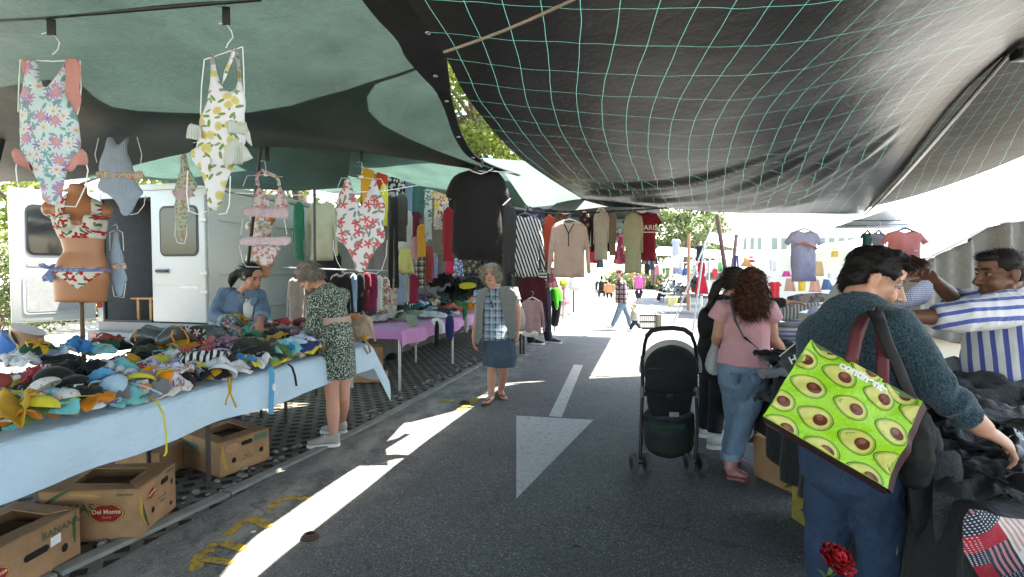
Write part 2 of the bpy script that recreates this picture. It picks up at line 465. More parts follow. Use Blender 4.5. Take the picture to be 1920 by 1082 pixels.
for i in range(150):
 t_ = rr.uniform(1.2, 9); s_ = kerb_s(t_) - rr.uniform(.05, .3); q = rr.uniform(.008, .028)
 mb.box(R(s_, t_, q * .3), (q * 2, q * 1.4, q), rz=rr.uniform(0, 6), bevel=q * .3, seg=1)
tag(mb.build('gravel', concrete((.24, .225, .2), 'grout_chips')), kind='stuff')
def flat_poly(mb, pts, z):
 mb.add([V((p.x, p.y, z)) for p in pts], [tuple(range(len(pts)))])
mb = MB()
def poly_px(mb, pts, z, n=1):
 flat_poly(mb, [G(*p) for p in pts], z)
poly_px(mb, [(968, 780), (1113, 788), (968, 936)], .004); poly_px(mb, [(1029, 781), (1053, 783), (1093, 685), (1076, 684)], .0042)
tag(mb.build('road_arrow_marking', paint_mat('worn_white_road_paint', (.43, .43, .425), .5, .38)), kind='structure')
yel = paint_mat('yellow_road_paint', (.46, .30, .03), .85, .47)
def zc(x, y): return (340 + x / 2.233, 680 + y / 2.233)
def stroke(mb, pts, w, z):
 q = [G(*p) for p in pts]; L, Rr = [], []
 for i, p in enumerate(q):
  d = (q[min(i + 1, len(q) - 1)] - q[max(i - 1, 0)]).normalized(); nrm = V((-d.y, d.x, 0)) * w * .5
  L.append(p + nrm); Rr.append(p - nrm)
 for i in range(len(q) - 1):
  mb.add([V((p.x, p.y, z + .0001 * i)) for p in (L[i], L[i + 1], Rr[i + 1], Rr[i])], [(0, 1, 2, 3)])
mb = MB()
stroke(mb, [zc(58, 872), zc(70, 830), zc(84, 800)], .062, .0040); stroke(mb, [zc(70, 822), zc(150, 832), zc(210, 841)], .05, .0052)
stroke(mb, [zc(110, 800), zc(135, 766), zc(180, 760), zc(262, 783)], .06, .0058)
stroke(mb, [zc(190, 728), zc(232, 690), zc(270, 662), zc(340, 652)], .06, .0046); stroke(mb, [zc(285, 655), zc(330, 672), zc(368, 690)], .06, .0060)
stroke(mb, [zc(378, 616), zc(385, 598), zc(415, 578), zc(455, 568), zc(498, 566), zc(522, 577)], .055, .0048)
stroke(mb, [zc(1075, 160), zc(1150, 166), zc(1210, 172)], .07, .0044); stroke(mb, [zc(1240, 150), zc(1190, 185), zc(1165, 200)], .10, .0054)
tag(mb.build('yellow_pitch_number_marking', yel), kind='structure')
mb = MB(); stroke(mb, [(1222, 572), (1228, 578), (1236, 583), (1246, 588)], .12, .0062); tag(mb.build('parking_line_marking', paint_mat('parking_line_paint', (.6, .6, .58), .3, .4)), kind='structure')
def litter(px, py, kind, label, c, r):
 g = G(px, py); mb = MB()
 if kind == 'ring':
  for k in range(3):
   mb.tube([g + V((math.cos(a) * r * (1 - .18 * k), math.sin(a) * r * .75 * (1 - .18 * k), .008 + .009 * k)) for a in [i * 2 * PI / 18 for i in range(19)]], .007, 6)
 else:
  pts = [(math.cos(a) * r * rr.uniform(.6, 1.2), math.sin(a) * r * .6 * rr.uniform(.6, 1.2)) for a in [i * 2 * PI / 9 for i in range(9)]]
  vs, fs = panel_mesh(pts, .008, r * .35, None, .002, 30, rr.random() * 9); mb.add([g + V((a, c2, b + .009)) for a, b, c2 in vs], fs)
 tag(mb.build('rubber_ring' if kind == 'ring' else 'litter_scrap', plain('litter', c, .6), origin=g), label, 'litter')
litter(581, 1010, 'ring', 'brown coil of plastic banding lying beside the long sunlit strip', (.05, .025, .022), .045)
litter(871, 757, 'ring', 'dark drain ring on the yellow paint by the sandalled foot', (.03, .026, .024), .06)
litter(720, 870, 'scrap', 'pale paper scrap lying in the middle of the sunlit strip', (.4, .4, .38), .03)
litter(475, 1000, 'scrap', 'white paper scrap between the yellow painted strokes', (.7, .7, .7), .02)
litter(1104, 955, 'scrap', 'small black scrap on the bare asphalt to the arrow tip side', (.015, .015, .015), .018)
litter(1081, 1026, 'scrap', 'dark gum blot on the asphalt nearest the camera', (.018, .018, .02), .03)
litter(850, 871, 'scrap', 'tiny dark leaf on the road between sunlit strip and arrow', (.03, .028, .025), .018)
def leaf_mat(name, a, b):
 t = NT(name); v = t.co(); n = t.noise(v, 1.7, 4, .6); n2 = t.noise(v, 9.0, 2)
 col = t.mix(t.mr(n, .36, .64), a, b); col = t.mix(t.mr(n2, .3, .7, 0, .5), col, tuple(x * .6 for x in a))
 d = t.pbr(col, .6, 0, .35); tr = t.nd('BsdfTranslucent', Color=col).outputs[0]
 return t.out(t.nd('MixShader', i0=.4, i1=d, i2=tr).outputs[0])
LEAF_A = leaf_mat('plane_tree_leaves', (.13, .18, .025), (.26, .30, .06))
LEAF_B = leaf_mat('bush_leaves', (.035, .07, .014), (.10, .15, .03))
LEAF_C = leaf_mat('far_leaves', (.09, .13, .045), (.17, .21, .08))
BARK = plain('bark', (.13, .10, .075), .95, 0, .2, .4, 7.0, .8, 14.0)
def foliage(mb, clumps, per, size, rnd):
 for (c, r) in clumps:
  for i in range(per):
   d = V((rnd.gauss(0, 1), rnd.gauss(0, 1), rnd.gauss(0, 1))).normalized(); p = c + V((d.x * r, d.y * r, d.z * r * .75)) * (rnd.random() ** .45)
   s = size * rnd.uniform(.6, 1.35); a = V((rnd.gauss(0, 1), rnd.gauss(0, 1), rnd.gauss(0, .6))).normalized(); b = a.orthogonal().normalized()
   b = (b * math.cos(6 * rnd.random()) + a.cross(b) * math.sin(6 * rnd.random())).normalized()
   mb.add([p - a * s * .5, p + b * s * .32, p + a * s * .55, p - b * s * .32 + a * s * .1], [(0, 1, 2, 3)])
def tree(name, label, base, height, cr, trunk_r, mat, n_cl=40, per=120, size=.13, seed=1, cat='tree', low=.35, group=None):
 rnd = random.Random(seed); base = V(base); t = thing(name, label, cat, base, 0, group)
 tr = MB(); top = base + V((rnd.uniform(-.3, .3), rnd.uniform(-.3, .3), height * .72)); mid = lerp(base, top, .5) + V((rnd.uniform(-.12, .12), rnd.uniform(-.1, .1), 0))
 tr.tube([base - V((0, 0, .05)), base + V((0, 0, .12)), mid, top], [trunk_r * 1.5, trunk_r * 1.05, trunk_r * .8, trunk_r * .3], 10)
 cl = []
 for i in range(n_cl):
  a = rnd.uniform(0, 2 * PI); z = rnd.uniform(low, 1.0); rr_ = cr * math.sqrt(max(.05, 1 - ((z - .62) / .5) ** 2)) * rnd.random() ** .4
  c = base + V((math.cos(a) * rr_, math.sin(a) * rr_, z * height)); cl.append((c, cr * rnd.uniform(.16, .30)))
  if i % 3 == 0:
   k = rnd.uniform(.35, .9); st = lerp(base, top, k); m2 = lerp(st, c, .5) + V((0, 0, .15 * rnd.random()))
   tr.tube([st, m2, c], [trunk_r * .38, trunk_r * .22, trunk_r * .06], 6)
 tr.build('trunk', BARK, t); fo = MB(); foliage(fo, cl, per, size, rnd); fo.build('crown', mat, t, smooth=False)
 return t
def gz(px, Y): p = P(px, 509, Y); return V((p.x, p.y, 0))
tree('plane_tree', 'tall sunlit tree seen in the gap between green and black canopies', gz(905, 15), 9.5, 3.4, .22, LEAF_A, 130, 190, .17, 3, low=.25)
tree('plane_tree', 'leafy tree behind the pale net above the hanging clothes rail', gz(560, 16), 8.0, 3.0, .2, LEAF_A, 44, 130, .17, 5, low=.3)
tree('plane_tree', 'leafy tree behind the van roof under the green net edge', gz(330, 15), 7.6, 3.0, .2, LEAF_A, 44, 130, .17, 8, low=.28)
tree('plane_tree', 'leafy tree standing left of the open van door', gz(80, 17), 8.0, 3.4, .2, LEAF_A, 46, 130, .17, 9, low=.25)
def bush(label, c, r, h, seed, mat=LEAF_B, size=.08, n=34, per=150, name='bush'):
 rnd = random.Random(seed); t = thing(name, label, 'bush', c); cl = []; st = MB()
 for i in range(n):
  a = rnd.uniform(0, 6.28); q = rnd.random() ** .5; z = rnd.uniform(.12, 1); p = c + V((math.cos(a) * r * q, math.sin(a) * r * q, h * z * (1 - .25 * q))); cl.append((p, r * .26))
  if i % 4 == 0: st.tube([c, lerp(c, p, .5) + V((0, 0, .1)), p], [.02, .014, .006], 5)
 st.build('stems', BARK, t); fo = MB(); foliage(fo, cl, per, size, rnd); fo.build('foliage', mat, t, smooth=False)
bush('dense green bush beyond the open left van door', gz(-10, 11.5), 1.4, 2.6, 4)
bush('lower green bush farther behind the open van door', gz(30, 15), 1.2, 1.6, 5)
bush('paler green bush behind the mannequin with the cherry bikini', gz(215, 17), 1.3, 2.0, 6, LEAF_A)
tree('far_tree', 'pale far tree above the sunlit yard beside the red shirt', gz(1285, 46), 8.0, 3.4, .2, LEAF_C, 40, 90, .3, 12)
tree('far_tree', 'pale far tree rising behind the black T-shirt stall', gz(1312, 52), 7.4, 3.2, .2, LEAF_C, 36, 90, .3, 13)
tree('far_tree', 'pale far tree half hidden by the hanging red shirt', gz(1225, 50), 7.2, 3.2, .2, LEAF_C, 36, 90, .3, 14)
bush('low far hedge bush behind the woman in the pink top', gz(1190, 44), 2.6, 1.3, 15, LEAF_C, .2, name='hedge')
bush('low far hedge bush behind the seated man in black', gz(1262, 44), 2.6, 1.5, 16, LEAF_C, .2, name='hedge')
bush('low far hedge bush behind the row of far clothes racks', gz(1330, 46), 2.6, 1.7, 17, LEAF_C, .2, name='hedge')
def far_building():
 c = P(1470, 509, 70); c.z = 0
 t = thing('office_building', 'long white building with two rows of grey-green windows beyond the tents', 'building', c)
 wallm = plain('white_render', (.62, .62, .6), .9, 0, .2, .08, .4, .1); gl = plain('tinted_glass', (.10, .15, .14), .12, 0, .6, .2, .3, 0)
 fr = plain('window_frame', (.6, .6, .6), .6)
 Yb = 70; x0 = P(1365, 0, Yb).x; x1 = P(1620, 0, Yb).x
 z = lambda py: P(960, py, Yb).z
 mb = MB(); mb.box(((x0 + x1) / 2, Yb + 6, z(436) / 2), (x1 - x0, 11.4, z(436))); mb.build('wall', wallm, t)
 mb = MB(); mb.box(((P(1445, 0, Yb).x + x1) / 2 + 1, Yb + 8, (z(436) + z(418)) / 2), (x1 - P(1445, 0, Yb).x, 8, z(418) - z(436) - .02)); mb.build('upper_storey', wallm, t)
 mb = MB(); mb.box(((x0 + x1) / 2, Yb + 6, z(436) + .3), (x1 - x0 + .8, 12, .5), bevel=.05); mb.build('roof_edge', wallm, t)
 for (pa, pb, ya, yb, n) in ((1368, 1440, 444, 470, 5), (1452, 1616, 444, 470, 9), (1452, 1616, 423, 433, 9)):
  for k in range(n):
   a, b = P(lerp(pa, pb, k / n), 0, Yb).x + .12, P(lerp(pa, pb, (k + 1) / n), 0, Yb).x - .12
   yy = Yb + (.3 if yb > 440 else 4.0)
   m = MB(); m.box(((a + b) / 2, yy - .06, (z(ya) + z(yb)) / 2), (b - a, .1, z(ya) - z(yb)))
   w_ = m.build('window', fr, t)
   m = MB(); m.box(((a + b) / 2, yy - .13, (z(ya) + z(yb)) / 2), (b - a - .3, .06, abs(z(ya) - z(yb)) - .3)); o = m.build('pane', gl, w_, origin=t.location)
 mb = MB(); q = P(1424, 409, 75); mb.tube([V((q.x, q.y, 6)), V((q.x, q.y, q.z))], [.7, .1], 6); mb.build('mast', fr, t)
far_building()
from mathutils.bvhtree import BVHTree
def poly_at(pts, u):
 L = [0]
 for a, b in zip(pts, pts[1:]): L.append(L[-1] + (b - a).length)
 d = u * L[-1]
 for i in range(len(pts) - 1):
  if d <= L[i + 1] or i == len(pts) - 2:
   return lerp(pts[i], pts[i + 1], (d - L[i]) / max(1e-6, L[i + 1] - L[i]))
def crm(pts, n=40):
 q = [pts[0]] + pts + [pts[-1]]; out = []
 for i in range(1, len(q) - 2):
  for k in range(n):
   t = k / n; a, b, c, d = q[i - 1], q[i], q[i + 1], q[i + 2]
   out.append(.5 * ((2 * b) + (c - a) * t + (2 * a - 5 * b + 4 * c - d) * t * t + (3 * b - a - 3 * c + d) * t ** 3))
 out.append(pts[-1]); return out
def coons(near, far, left, right, u, v):
 n, f, l, r = poly_at(near, u), poly_at(far, u), poly_at(left, v), poly_at(right, v)
 c00, c10, c01, c11 = near[0], near[-1], far[0], far[-1]
 return n * (1 - v) + f * v + l * (1 - u) + r * u - (c00 * (1 - u) * (1 - v) + c10 * u * (1 - v) + c01 * (1 - u) * v + c11 * u * v)
def net_mat(name, diff, trans, lines=None, rough=.5, spec=.4, weave=900.0, speck=0.0, lw=(.16, .27), bump=.15, glint=None):
 t = NT(name); uv = t.co('uv'); s = t.sep(uv); v = t.co()
 n = t.noise(v, 3.0, 4, .6); wv = t.noise(t.vm('MULTIPLY', v, (1, 3, 1)), weave * .25, 2, .7)
 lo = .2 if diff[0] > .3 else 1; k = t.ma('MULTIPLY', t.mr(n, .3, .7, 1 - .25 * lo, 1 + .2 * lo), t.mr(wv, .3, .7, 1 - .45 * lo, 1 + .45 * lo))
 st = t.noise(t.vm('MULTIPLY', v, (9, 70, 30)), 4.0, 3, .7); k = t.ma('MULTIPLY', k, t.mr(st, .3, .7, 1 - .3 * lo, 1 + .3 * lo))
 dc = t.vm('SCALE', diff, scale=k); tc = t.vm('SCALE', trans, scale=k)
 if speck:
  sp = t.ma('GREATER_THAN', t.noise(v, 160.0, 2, .8), .68); tc = t.mix(t.ma('MULTIPLY', sp, speck), tc, (.25, .3, .28))
 lm = None
 if lines:
  wx = t.ma('ADD', s[0], t.ma('MULTIPLY', t.ma('SUBTRACT', t.noise(uv, 1.4, 2), .5), .05)); wy = t.ma('ADD', s[1], t.ma('MULTIPLY', t.ma('SUBTRACT', t.noise(uv, 1.9, 2), .5), .10))
  a = t.ma('LESS_THAN', t.ma('ABSOLUTE', t.ma('SUBTRACT', t.ma('FRACT', t.ma('DIVIDE', wx, lw[0])), .5)), .0085)
  b = t.ma('LESS_THAN', t.ma('ABSOLUTE', t.ma('SUBTRACT', t.ma('FRACT', t.ma('DIVIDE', wy, lw[1])), .5)), .006)
  lm = t.ma('MAXIMUM', a, t.ma('MULTIPLY', b, .8))
  dc = t.mix(lm, dc, lines[0]); tc = t.mix(lm, tc, lines[1])
 nrm = t.bump(wv, bump, .003, t.bump(t.noise(v, 7.0, 4, .65), .25, .02))
 p = t.pbr(dc, rough, 0, spec, nrm); tr = t.nd('BsdfTranslucent', Color=tc).outputs[0]
 return t.out(t.nd('AddShader', i0=p, i1=tr).outputs[0])
def sheet(name, label, near, far, left, right, mat, nu=60, nv=60, sag=.0, extra=None, cat='canopy', usc=None, parent=None, z_noise=.015, seed=0):
 mb = MB(); uvs = []
 Lu = sum((b - a).length for a, b in zip(near, near[1:])); Lv = sum((b - a).length for a, b in zip(left, left[1:]))
 usc = usc or (Lu, Lv)
 def fn(u, v):
  p = coons(near, far, left, right, u, v)
  p.z -= sag * math.sin(PI * u) * math.sin(PI * v)
  e = min(1, 6 * min(u, 1 - u, v, 1 - v))
  p.z += z_noise * e * noise.noise(V((p.x * 1.3, p.y * 1.3, seed)))
  if extra: p = extra(p, u, v)
  uvs.append((u * usc[0], v * usc[1])); return p
 mb.grid(fn, nu, nv)
 o = near[0].copy()
 me = mb.mesh(name, mat, o, smooth=2)
 ul = me.uv_layers.new(name='UVMap')
 vi = np.empty(len(me.loops), dtype=int); me.loops.foreach_get('vertex_index', vi)
 ul.data.foreach_set('uv', np.array(uvs)[vi].ravel())
 if parent is not None: ob = link(name, me, parent, o - parent.location)
 else: ob = link(name, me, None, o); tag(ob, label, cat)
 return ob, mb
def bvh_of(mb): return BVHTree.FromPolygons([V(p) for p in mb.v], mb.f)
def cast(bvh, px, py, dz=0.0, Yfall=3.5):
 h = bvh.ray_cast(V((0, 0, H)), ray(px, py).normalized())
 p = h[0] if h[0] is not None else P(px, py, Yfall)
 return p + V((0, 0, dz))
GREEN_NET = net_mat('green_shade_net', (.016, .034, .029), (.0094, .0148, .0130))
PALE_NET = net_mat('pale_green_shade_net', (.05, .10, .085), (.02, .037, .032), speck=.25)
DARK_NET = net_mat('dense_dark_net', (.008, .011, .0105), (.0003, .0005, .0005))
BLACK_NET = net_mat('black_shade_net', (.006, .006, .0065), (.0004, .0004, .0004), ((.05, .22, .17), (.015, .050, .041)), .36, .28)
GREY_NET = net_mat('grey_shade_net', (.02, .02, .019), (.0052, .005, .0046), ((.05, .18, .14), (.015, .035, .03)), .8, .1)
WHITE_TARP = net_mat('white_tarpaulin', (.55, .56, .56), (.10, .105, .10), None, .5, .4)
MINT_TARP = net_mat('mint_white_net', (.4, .5, .46), (.06, .078, .072), None, .5, .4, speck=.6)
left = crm([R(-.72, -2.6, 2.55), R(-.74, .5, 2.45), R(-.80, 1.9, 2.43), R(-.90, 2.7, 2.42), R(-.92, 3.7, 2.39), R(-.90, 5.0, 2.43), P(1090, 372, 7.1)], 12)
far = crm([P(1090, 372, 7.1), P(1160, 379, 7.4), P(1250, 388, 7.6), P(1400, 397, 7.8), P(1620, 400, 7.56)], 12)
SUP = P(1896, 92, 2.9)
right = crm([R(2.55, -2.6, 2.9), R(2.3, 1.4, 2.85), SUP, lerp(SUP, P(1620, 400, 7.56), .5) + V((-.05, 0, -.06)), P(1620, 400, 7.56)], 12)
near = [R(-.72, -2.6, 2.55), R(2.55, -2.6, 2.9)]
def folds(p, u, v):
 d = p - SUP; r = d.length; a = math.atan2(d.y, d.x)
 q = 0.0
 if d.y > 0:
  k = sm((r - .7) / 1.6) * (1 - sm((r - 3.9) / 1.4)) * sm((2.45 - a) / .3) * sm((a - 1.25) / .15) * min(1, 9 * v * (1 - v), 9 * u)
  q = k * (.022 * math.sin(a * 34 + 2.5 * noise.noise(p * .9)) + .017 * math.sin(a * 61 + 4 * noise.noise(p * .6 + V((4, 0, 0)))))
 fine = .0035 * sm(v * 1.6 - .2) * noise.noise(V((u * 7, v * 26 + u * 5, 2.0))) * min(1, 8 * min(u, 1 - u, 1 - v))
 p.z += q + fine - .10 * math.exp(-((u - .55) ** 2) / .08 - ((v - .72) ** 2) / .06)
 return p
black_canopy, BLK = sheet('market_canopy', 'wide black shade net with green grid threads sagging over the road', near, far, left, right, BLACK_NET, 150, 190, .10, folds, usc=(3.4, 10.2))
mb = MB(); a, b = P(832, 98, 2.0), P(1078, -2, 1.8); mb.tube([lerp(a, b, i / 12) + V((0, 0, -.01 * math.sin(PI * i / 12))) for i in range(13)], .0055, 8)
tag(mb.build('tie_rope', plain('rope', (.30, .26, .22), .9, 0, .2, .3, 200.0, .6, 300.0), origin=a), 'beige tie rope slanting under the corner of the black net', 'rope')
mb = MB(); mb.tube([p - V((0, 0, .01)) for p in far[::3]] + [far[-1] - V((0, 0, .01))], .006, 6); mb.build('hem_rope', plain('dark_rope', (.04, .04, .04), .9), black_canopy)
mb = MB()
for k in range(26):
 q = P(1100, 352, 7.05) + V((random.gauss(0, .05), random.gauss(0, .02), random.gauss(0, .035))); mb.tube([q, q + V((random.gauss(0, .04), 0, -.03)), q + V((random.gauss(0, .05), 0, random.gauss(-.03, .04)))], .005, 5)
mb.build('knot', plain('green_twine', (.03, .22, .15), .8), black_canopy)
t = thing('canopy_post', 'black post with clamp carrying the corner of the black net', 'post', V((SUP.x + .34, SUP.y, 0)))
mb = MB(); mb.tube([V((SUP.x + .34, SUP.y, 0)), V((SUP.x + .34, SUP.y, SUP.z + .25))], .022, 10); mb.build('pole', black_plastic(), t)
mb = MB(); mb.box(SUP + V((.075, 0, .06)), (.1, .09, .24), bevel=.02); mb.box(SUP + V((.23, 0, .1)), (.205, .03, .03), bevel=.005); mb.build('clamp', black_plastic(), t)
nr = [SUP + V((-.22, -.1, .05)), P(2100, 30, 2.9)]
fr_ = crm([P(1600, 396, 7.5), P(1700, 372, 6.6), P(1800, 340, 5.6), P(1935, 286, 4.9), P(2150, 190, 4.6)], 10)
lf = [SUP + V((-.22, -.1, .05)), lerp(SUP, P(1622, 401, 7.5), .5) + V((-.35, 0, .06)), P(1600, 396, 7.5)]
rt = [P(2100, 30, 2.9), P(2150, 190, 4.6)]
sheet('market_canopy', 'grey translucent net with green threads right of the dark seam', nr, fr_, lf, rt, GREY_NET, 40, 60, .12, None, usc=(2.0, 5.2))
sheet('market_canopy', 'added unseen grey shade sheet running back overhead beside the black net', [R(2.1, -2.6, 3.0), R(5.5, -2.6, 3.1)], [SUP + V((-.25, .12, .07)), P(2300, 60, 3.3)], [R(2.1, -2.6, 3.0), SUP + V((-.25, .12, .07))], [R(5.5, -2.6, 3.1), P(2300, 60, 3.3)], GREY_NET, 16, 24, .05, None, usc=(3, 5))  # unseen sheet, added to keep the sun off the man at the table
mb = MB(); sp_ = [lerp(SUP, P(1622, 401, 7.5), k / 20) + V((-.03 * math.sin(PI * k / 20), 0, -.085 * math.sin(PI * k / 20) - .012)) for k in range(21)]
mb.tube(sp_, [(.02 + .035 * math.sin(PI * k / 20), .014) for k in range(21)], 8); mb.build('seam', DARK_NET, black_canopy)
right_A = crm([R(-.66, -2.4, 2.75), R(-.70, .6, 2.66), P(820, 2, 2.08), P(835, 95, 2.55), P(842, 150, 2.9), P(847, 185, 3.2), P(868, 255, 3.6), P(905, 300, 4.1), P(980, 329, 5.1)], 10)
far_A = crm([P(-260, 345, 5.2), P(0, 341, 4.9), P(150, 335, 4.5), P(330, 291, 4.0), P(480, 276, 3.75), P(680, 286, 3.9), P(850, 312, 4.4), P(980, 329, 5.1)], 10)
left_A = [R(-6.2, -2.4, 2.7), P(-260, 345, 5.2)]
near_A = [R(-6.2, -2.4, 2.7), R(-.66, -2.4, 2.75)]
def sagA(p, u, v):
 p.z += -.06 * math.exp(-((v - .80) ** 2) / .01) * math.sin(PI * u) + .05 * math.exp(-((v - .52) ** 2) / .004) * math.sin(PI * u)
 return p
green_canopy, GA = sheet('market_canopy', 'green shade net canopy with black border over the swimwear table', near_A, far_A, left_A, right_A, GREEN_NET, 90, 110, .03, sagA)
bA = bvh_of(GA)
Bpts = [(150, 156), (182, 184), (213, 201), (260, 208), (312, 211), (390, 213), (470, 211), (547, 198), (600, 182), (650, 169), (698, 153), (750, 137), (797, 121), (800, 125), (752, 143), (706, 158), (690, 182), (693, 208), (719, 234), (760, 256), (820, 282), (890, 308), (968, 328), (890, 322), (850, 311), (760, 297), (680, 286), (580, 279), (480, 276), (400, 282), (330, 291), (240, 312), (150, 334), (60, 339), (-60, 341), (-200, 343), (-260, 250), (-100, 190), (0, 165), (70, 152), (120, 149)]
mb = MB()
bd = []
for i in range(len(Bpts)):
 a, b = Bpts[i], Bpts[(i + 1) % len(Bpts)]; k = max(1, int(math.hypot(a[0] - b[0], a[1] - b[1]) / 18))
 bd += [(lerp(a[0], b[0], j / k), lerp(a[1], b[1], j / k)) for j in range(k)]
inn = [(x, y) for x in range(-250, 980, 18) for y in range(118, 345, 10) if in_poly(x, y, bd) and min(seg_d(x, y, *bd[i], *bd[(i + 1) % len(bd)]) for i in range(len(bd))) > 6]
dr = delaunay_2d_cdt([V(p) for p in bd + inn], [(i, (i + 1) % len(bd)) for i in range(len(bd))], [], 1, 1e-6)
vs = [cast(bA, p.x, p.y, .012, 4.3) for p in dr[0]]
mb.add(vs, dr[2]); mb.build('overlay_net', DARK_NET, green_canopy, smooth=2)
mb = MB(); ed = right_A[8:]; nE = len(ed) - 1
def band(u, v):
 p = poly_at(ed, v); w_ = lerp(.27, .05, sm((unR(p)[1] - 1.9) / 1.3))
 q = p + R(-w_ * u, 0, 0); h = bA.ray_cast(V((q.x, q.y, 0)), V((0, 0, 1)))
 z = h[0].z if h[0] is not None else p.z
 return V((q.x, q.y, z - .006)) if u > .02 else p + V((.004, 0, -.012))
mb.grid(band, 5, 70); mb.build('border_band', DARK_NET, green_canopy, smooth=2)
for v in (.30, .42, .52, .60, .68, .76, .85):
 p = band(.35 if v < .5 else .5, v) - V((0, 0, .004)); m = MB(); m.tube([p + V((math.cos(a) * .011, math.sin(a) * .011, 0)) for a in [k * 2 * PI / 12 for k in range(13)]], .003, 6); m.build('eyelet', steel(), green_canopy)
def strap(px, py0, py1, Y, w_=.03, name='strap'):
 a, b = P(px, py0, Y), P(px + 2, py1, Y); m = MB()
 m.box((a + b) / 2, (w_, .006, abs(a.z - b.z)), bevel=.002); return m
pa, pb = P(-120, 40, 2.07), P(490, -2, 1.98)
mb = MB(); mb.tube([pa, lerp(pa, pb, .5) + V((0, 0, -.01)), pb], .009, 8); mb.build('ridge_cord', DARK_NET, green_canopy)
for (px, y0, y1, Y, w_) in ((95, 24, 66, 2.05, .034), (423, -6, 47, 2.03, .03), (221, 200, 232, 3.4, .022), (365, 250, 284, 3.5, .025), (500, 276, 302, 3.7, .03), (677, 284, 304, 3.85, .018), (903, 298, 312, 4.0, .018)):
 strap(px, y0, y1, Y, w_).build('strap', DARK_NET, green_canopy)
def pole(name, label, a, b, r, mat, cat='pole', group=None):
 mb = MB(); mb.tube([a, b], r, 10); o = mb.build(name, mat, origin=a); return tag(o, label, cat, group)
DKPOLE = plain('painted_pole', (.03, .03, .03), .5, .3)
def to_ground(px, Y): p = P(px, 509, Y); return V((p.x, p.y, 0))
pole('canopy_pole', 'dark slanting canopy pole at the far left beside the floral swimsuit', P(-6, 300, 3.3), P(38, 112, 2.9), .018, DKPOLE)
pole('canopy_pole', 'dark leaning pole behind the pink ruffled bikini', P(458, 560, 4.95), P(489, 276, 4.6), .016, DKPOLE)
pole('canopy_pole', 'thin upright pole between the bikini and the cream cardigan', to_ground(590, 6.2), P(589, 290, 6.2), .018, DKPOLE)
sheet('market_canopy', 'added unseen shade sheet above the overlap of the two green canopies', [R(-3.6, 3.05, 2.75), R(-1.5, 2.9, 2.75)], [R(-3.6, 5.6, 2.85), R(-1.62, 4.65, 2.78)], [R(-3.6, 3.05, 2.75), R(-3.6, 5.6, 2.85)], [R(-1.5, 2.9, 2.75), R(-1.62, 4.65, 2.78)], PALE_NET, 16, 16, .02)  # added out of sight to block a sun patch on the swimwear table
sheet('market_canopy', 'pale green shade net hanging behind the swimsuits over the van', [P(-150, 285, 4.9), P(300, 262, 4.4), P(660, 270, 4.6)], [P(-150, 352, 5.9), P(60, 338, 5.6), P(260, 333, 5.5), P(340, 345, 5.5), P(440, 354, 5.6), P(560, 358, 5.7), P(650, 352, 5.8)],
      [P(-150, 285, 4.9), P(-150, 352, 5.9)], [P(660, 270, 4.6), P(650, 352, 5.8)], PALE_NET, 40, 16, .05)
sheet('market_canopy', 'speckled green net sloping over the hanging clothes to the black T-shirt', [P(545, 235, 4.2), P(700, 240, 4.2), P(850, 285, 4.25), P(940, 316, 4.6)], [P(557, 281, 5.4), P(640, 300, 5.6), P(740, 333, 6.0), P(845, 368, 6.6), P(992, 392, 7.6)],
      [P(545, 235, 4.2), P(557, 281, 5.4)], [P(940, 316, 4.6), P(962, 348, 5.8), P(992, 392, 7.6)], PALE_NET, 50, 16, .0)
sheet('market_canopy', 'pale see-through tarpaulin glowing beyond the pointed green corner', [P(905, 296, 5.4), P(985, 302, 5.5), P(1040, 330, 5.9)], [P(960, 396, 7.9), P(1030, 392, 8.0), P(1100, 372, 7.6)],
      [P(905, 296, 5.4), P(960, 396, 7.9)], [P(1040, 330, 5.9), P(1100, 372, 7.6)], MINT_TARP, 24, 24, .05)
sheet('market_canopy', 'small dark green awning over the peach blouse and red shirt', [P(1030, 391, 7.5), P(1062, 366, 7.6), P(1105, 352, 7.8), P(1190, 374, 8.2)], [P(1040, 394, 7.2), P(1065, 396, 7.2), P(1130, 388, 7.4), P(1240, 390, 7.8)],
      [P(1030, 391, 7.5), P(1040, 394, 7.2)], [P(1190, 374, 8.2), P(1240, 390, 7.8)], DARK_NET, 30, 12, .03)
sheet('market_canopy', 'mint net stretched behind the beige tops on the far rail', [P(1000, 386, 12), P(1110, 384, 12), P(1200, 386, 12.5)], [P(1000, 470, 10), P(1110, 462, 10), P(1185, 452, 10.5)],
      [P(1000, 386, 12), P(1000, 470, 10)], [P(1200, 386, 12.5), P(1185, 452, 10.5)], MINT_TARP, 20, 12, .05)
sheet('market_canopy', 'long dark awning running back over the far clothes stalls', [R(-4.3, 7.6, 2.8), R(.30, 7.6, 2.60)], [R(-4.3, 13, 2.9), R(.40, 12.6, 2.66)], [R(-4.3, 7.6, 2.8), R(-4.3, 13, 2.9)], [R(.30, 7.6, 2.60), R(.40, 12.6, 2.66)], DARK_NET, 24, 40, .06)
sheet('market_canopy', 'added hidden shade sheet stretched high over the white van', [R(-6.8, 4.4, 3.0), R(-3.4, 4.4, 2.9)], [R(-6.8, 11, 3.3), R(-4.2, 11, 3.2)], [R(-6.8, 4.4, 3.0), R(-6.8, 11, 3.3)], [R(-3.4, 4.4, 2.9), R(-4.2, 11, 3.2)], PALE_NET, 24, 40, .05)  # added behind the lower net to shade the van side
sheet('market_tent', 'broad white tent roof behind the printed pale T-shirt', [P(1395, 488, 12.0), P(1920, 430, 9.5)], [P(1475, 468, 15), P(1640, 444, 16), P(1990, 400, 15)], [P(1395, 488, 12.0), P(1475, 468, 15)], [P(1920, 430, 9.5), P(1990, 400, 15)], WHITE_TARP, 30, 20, .12, None, 'tent')
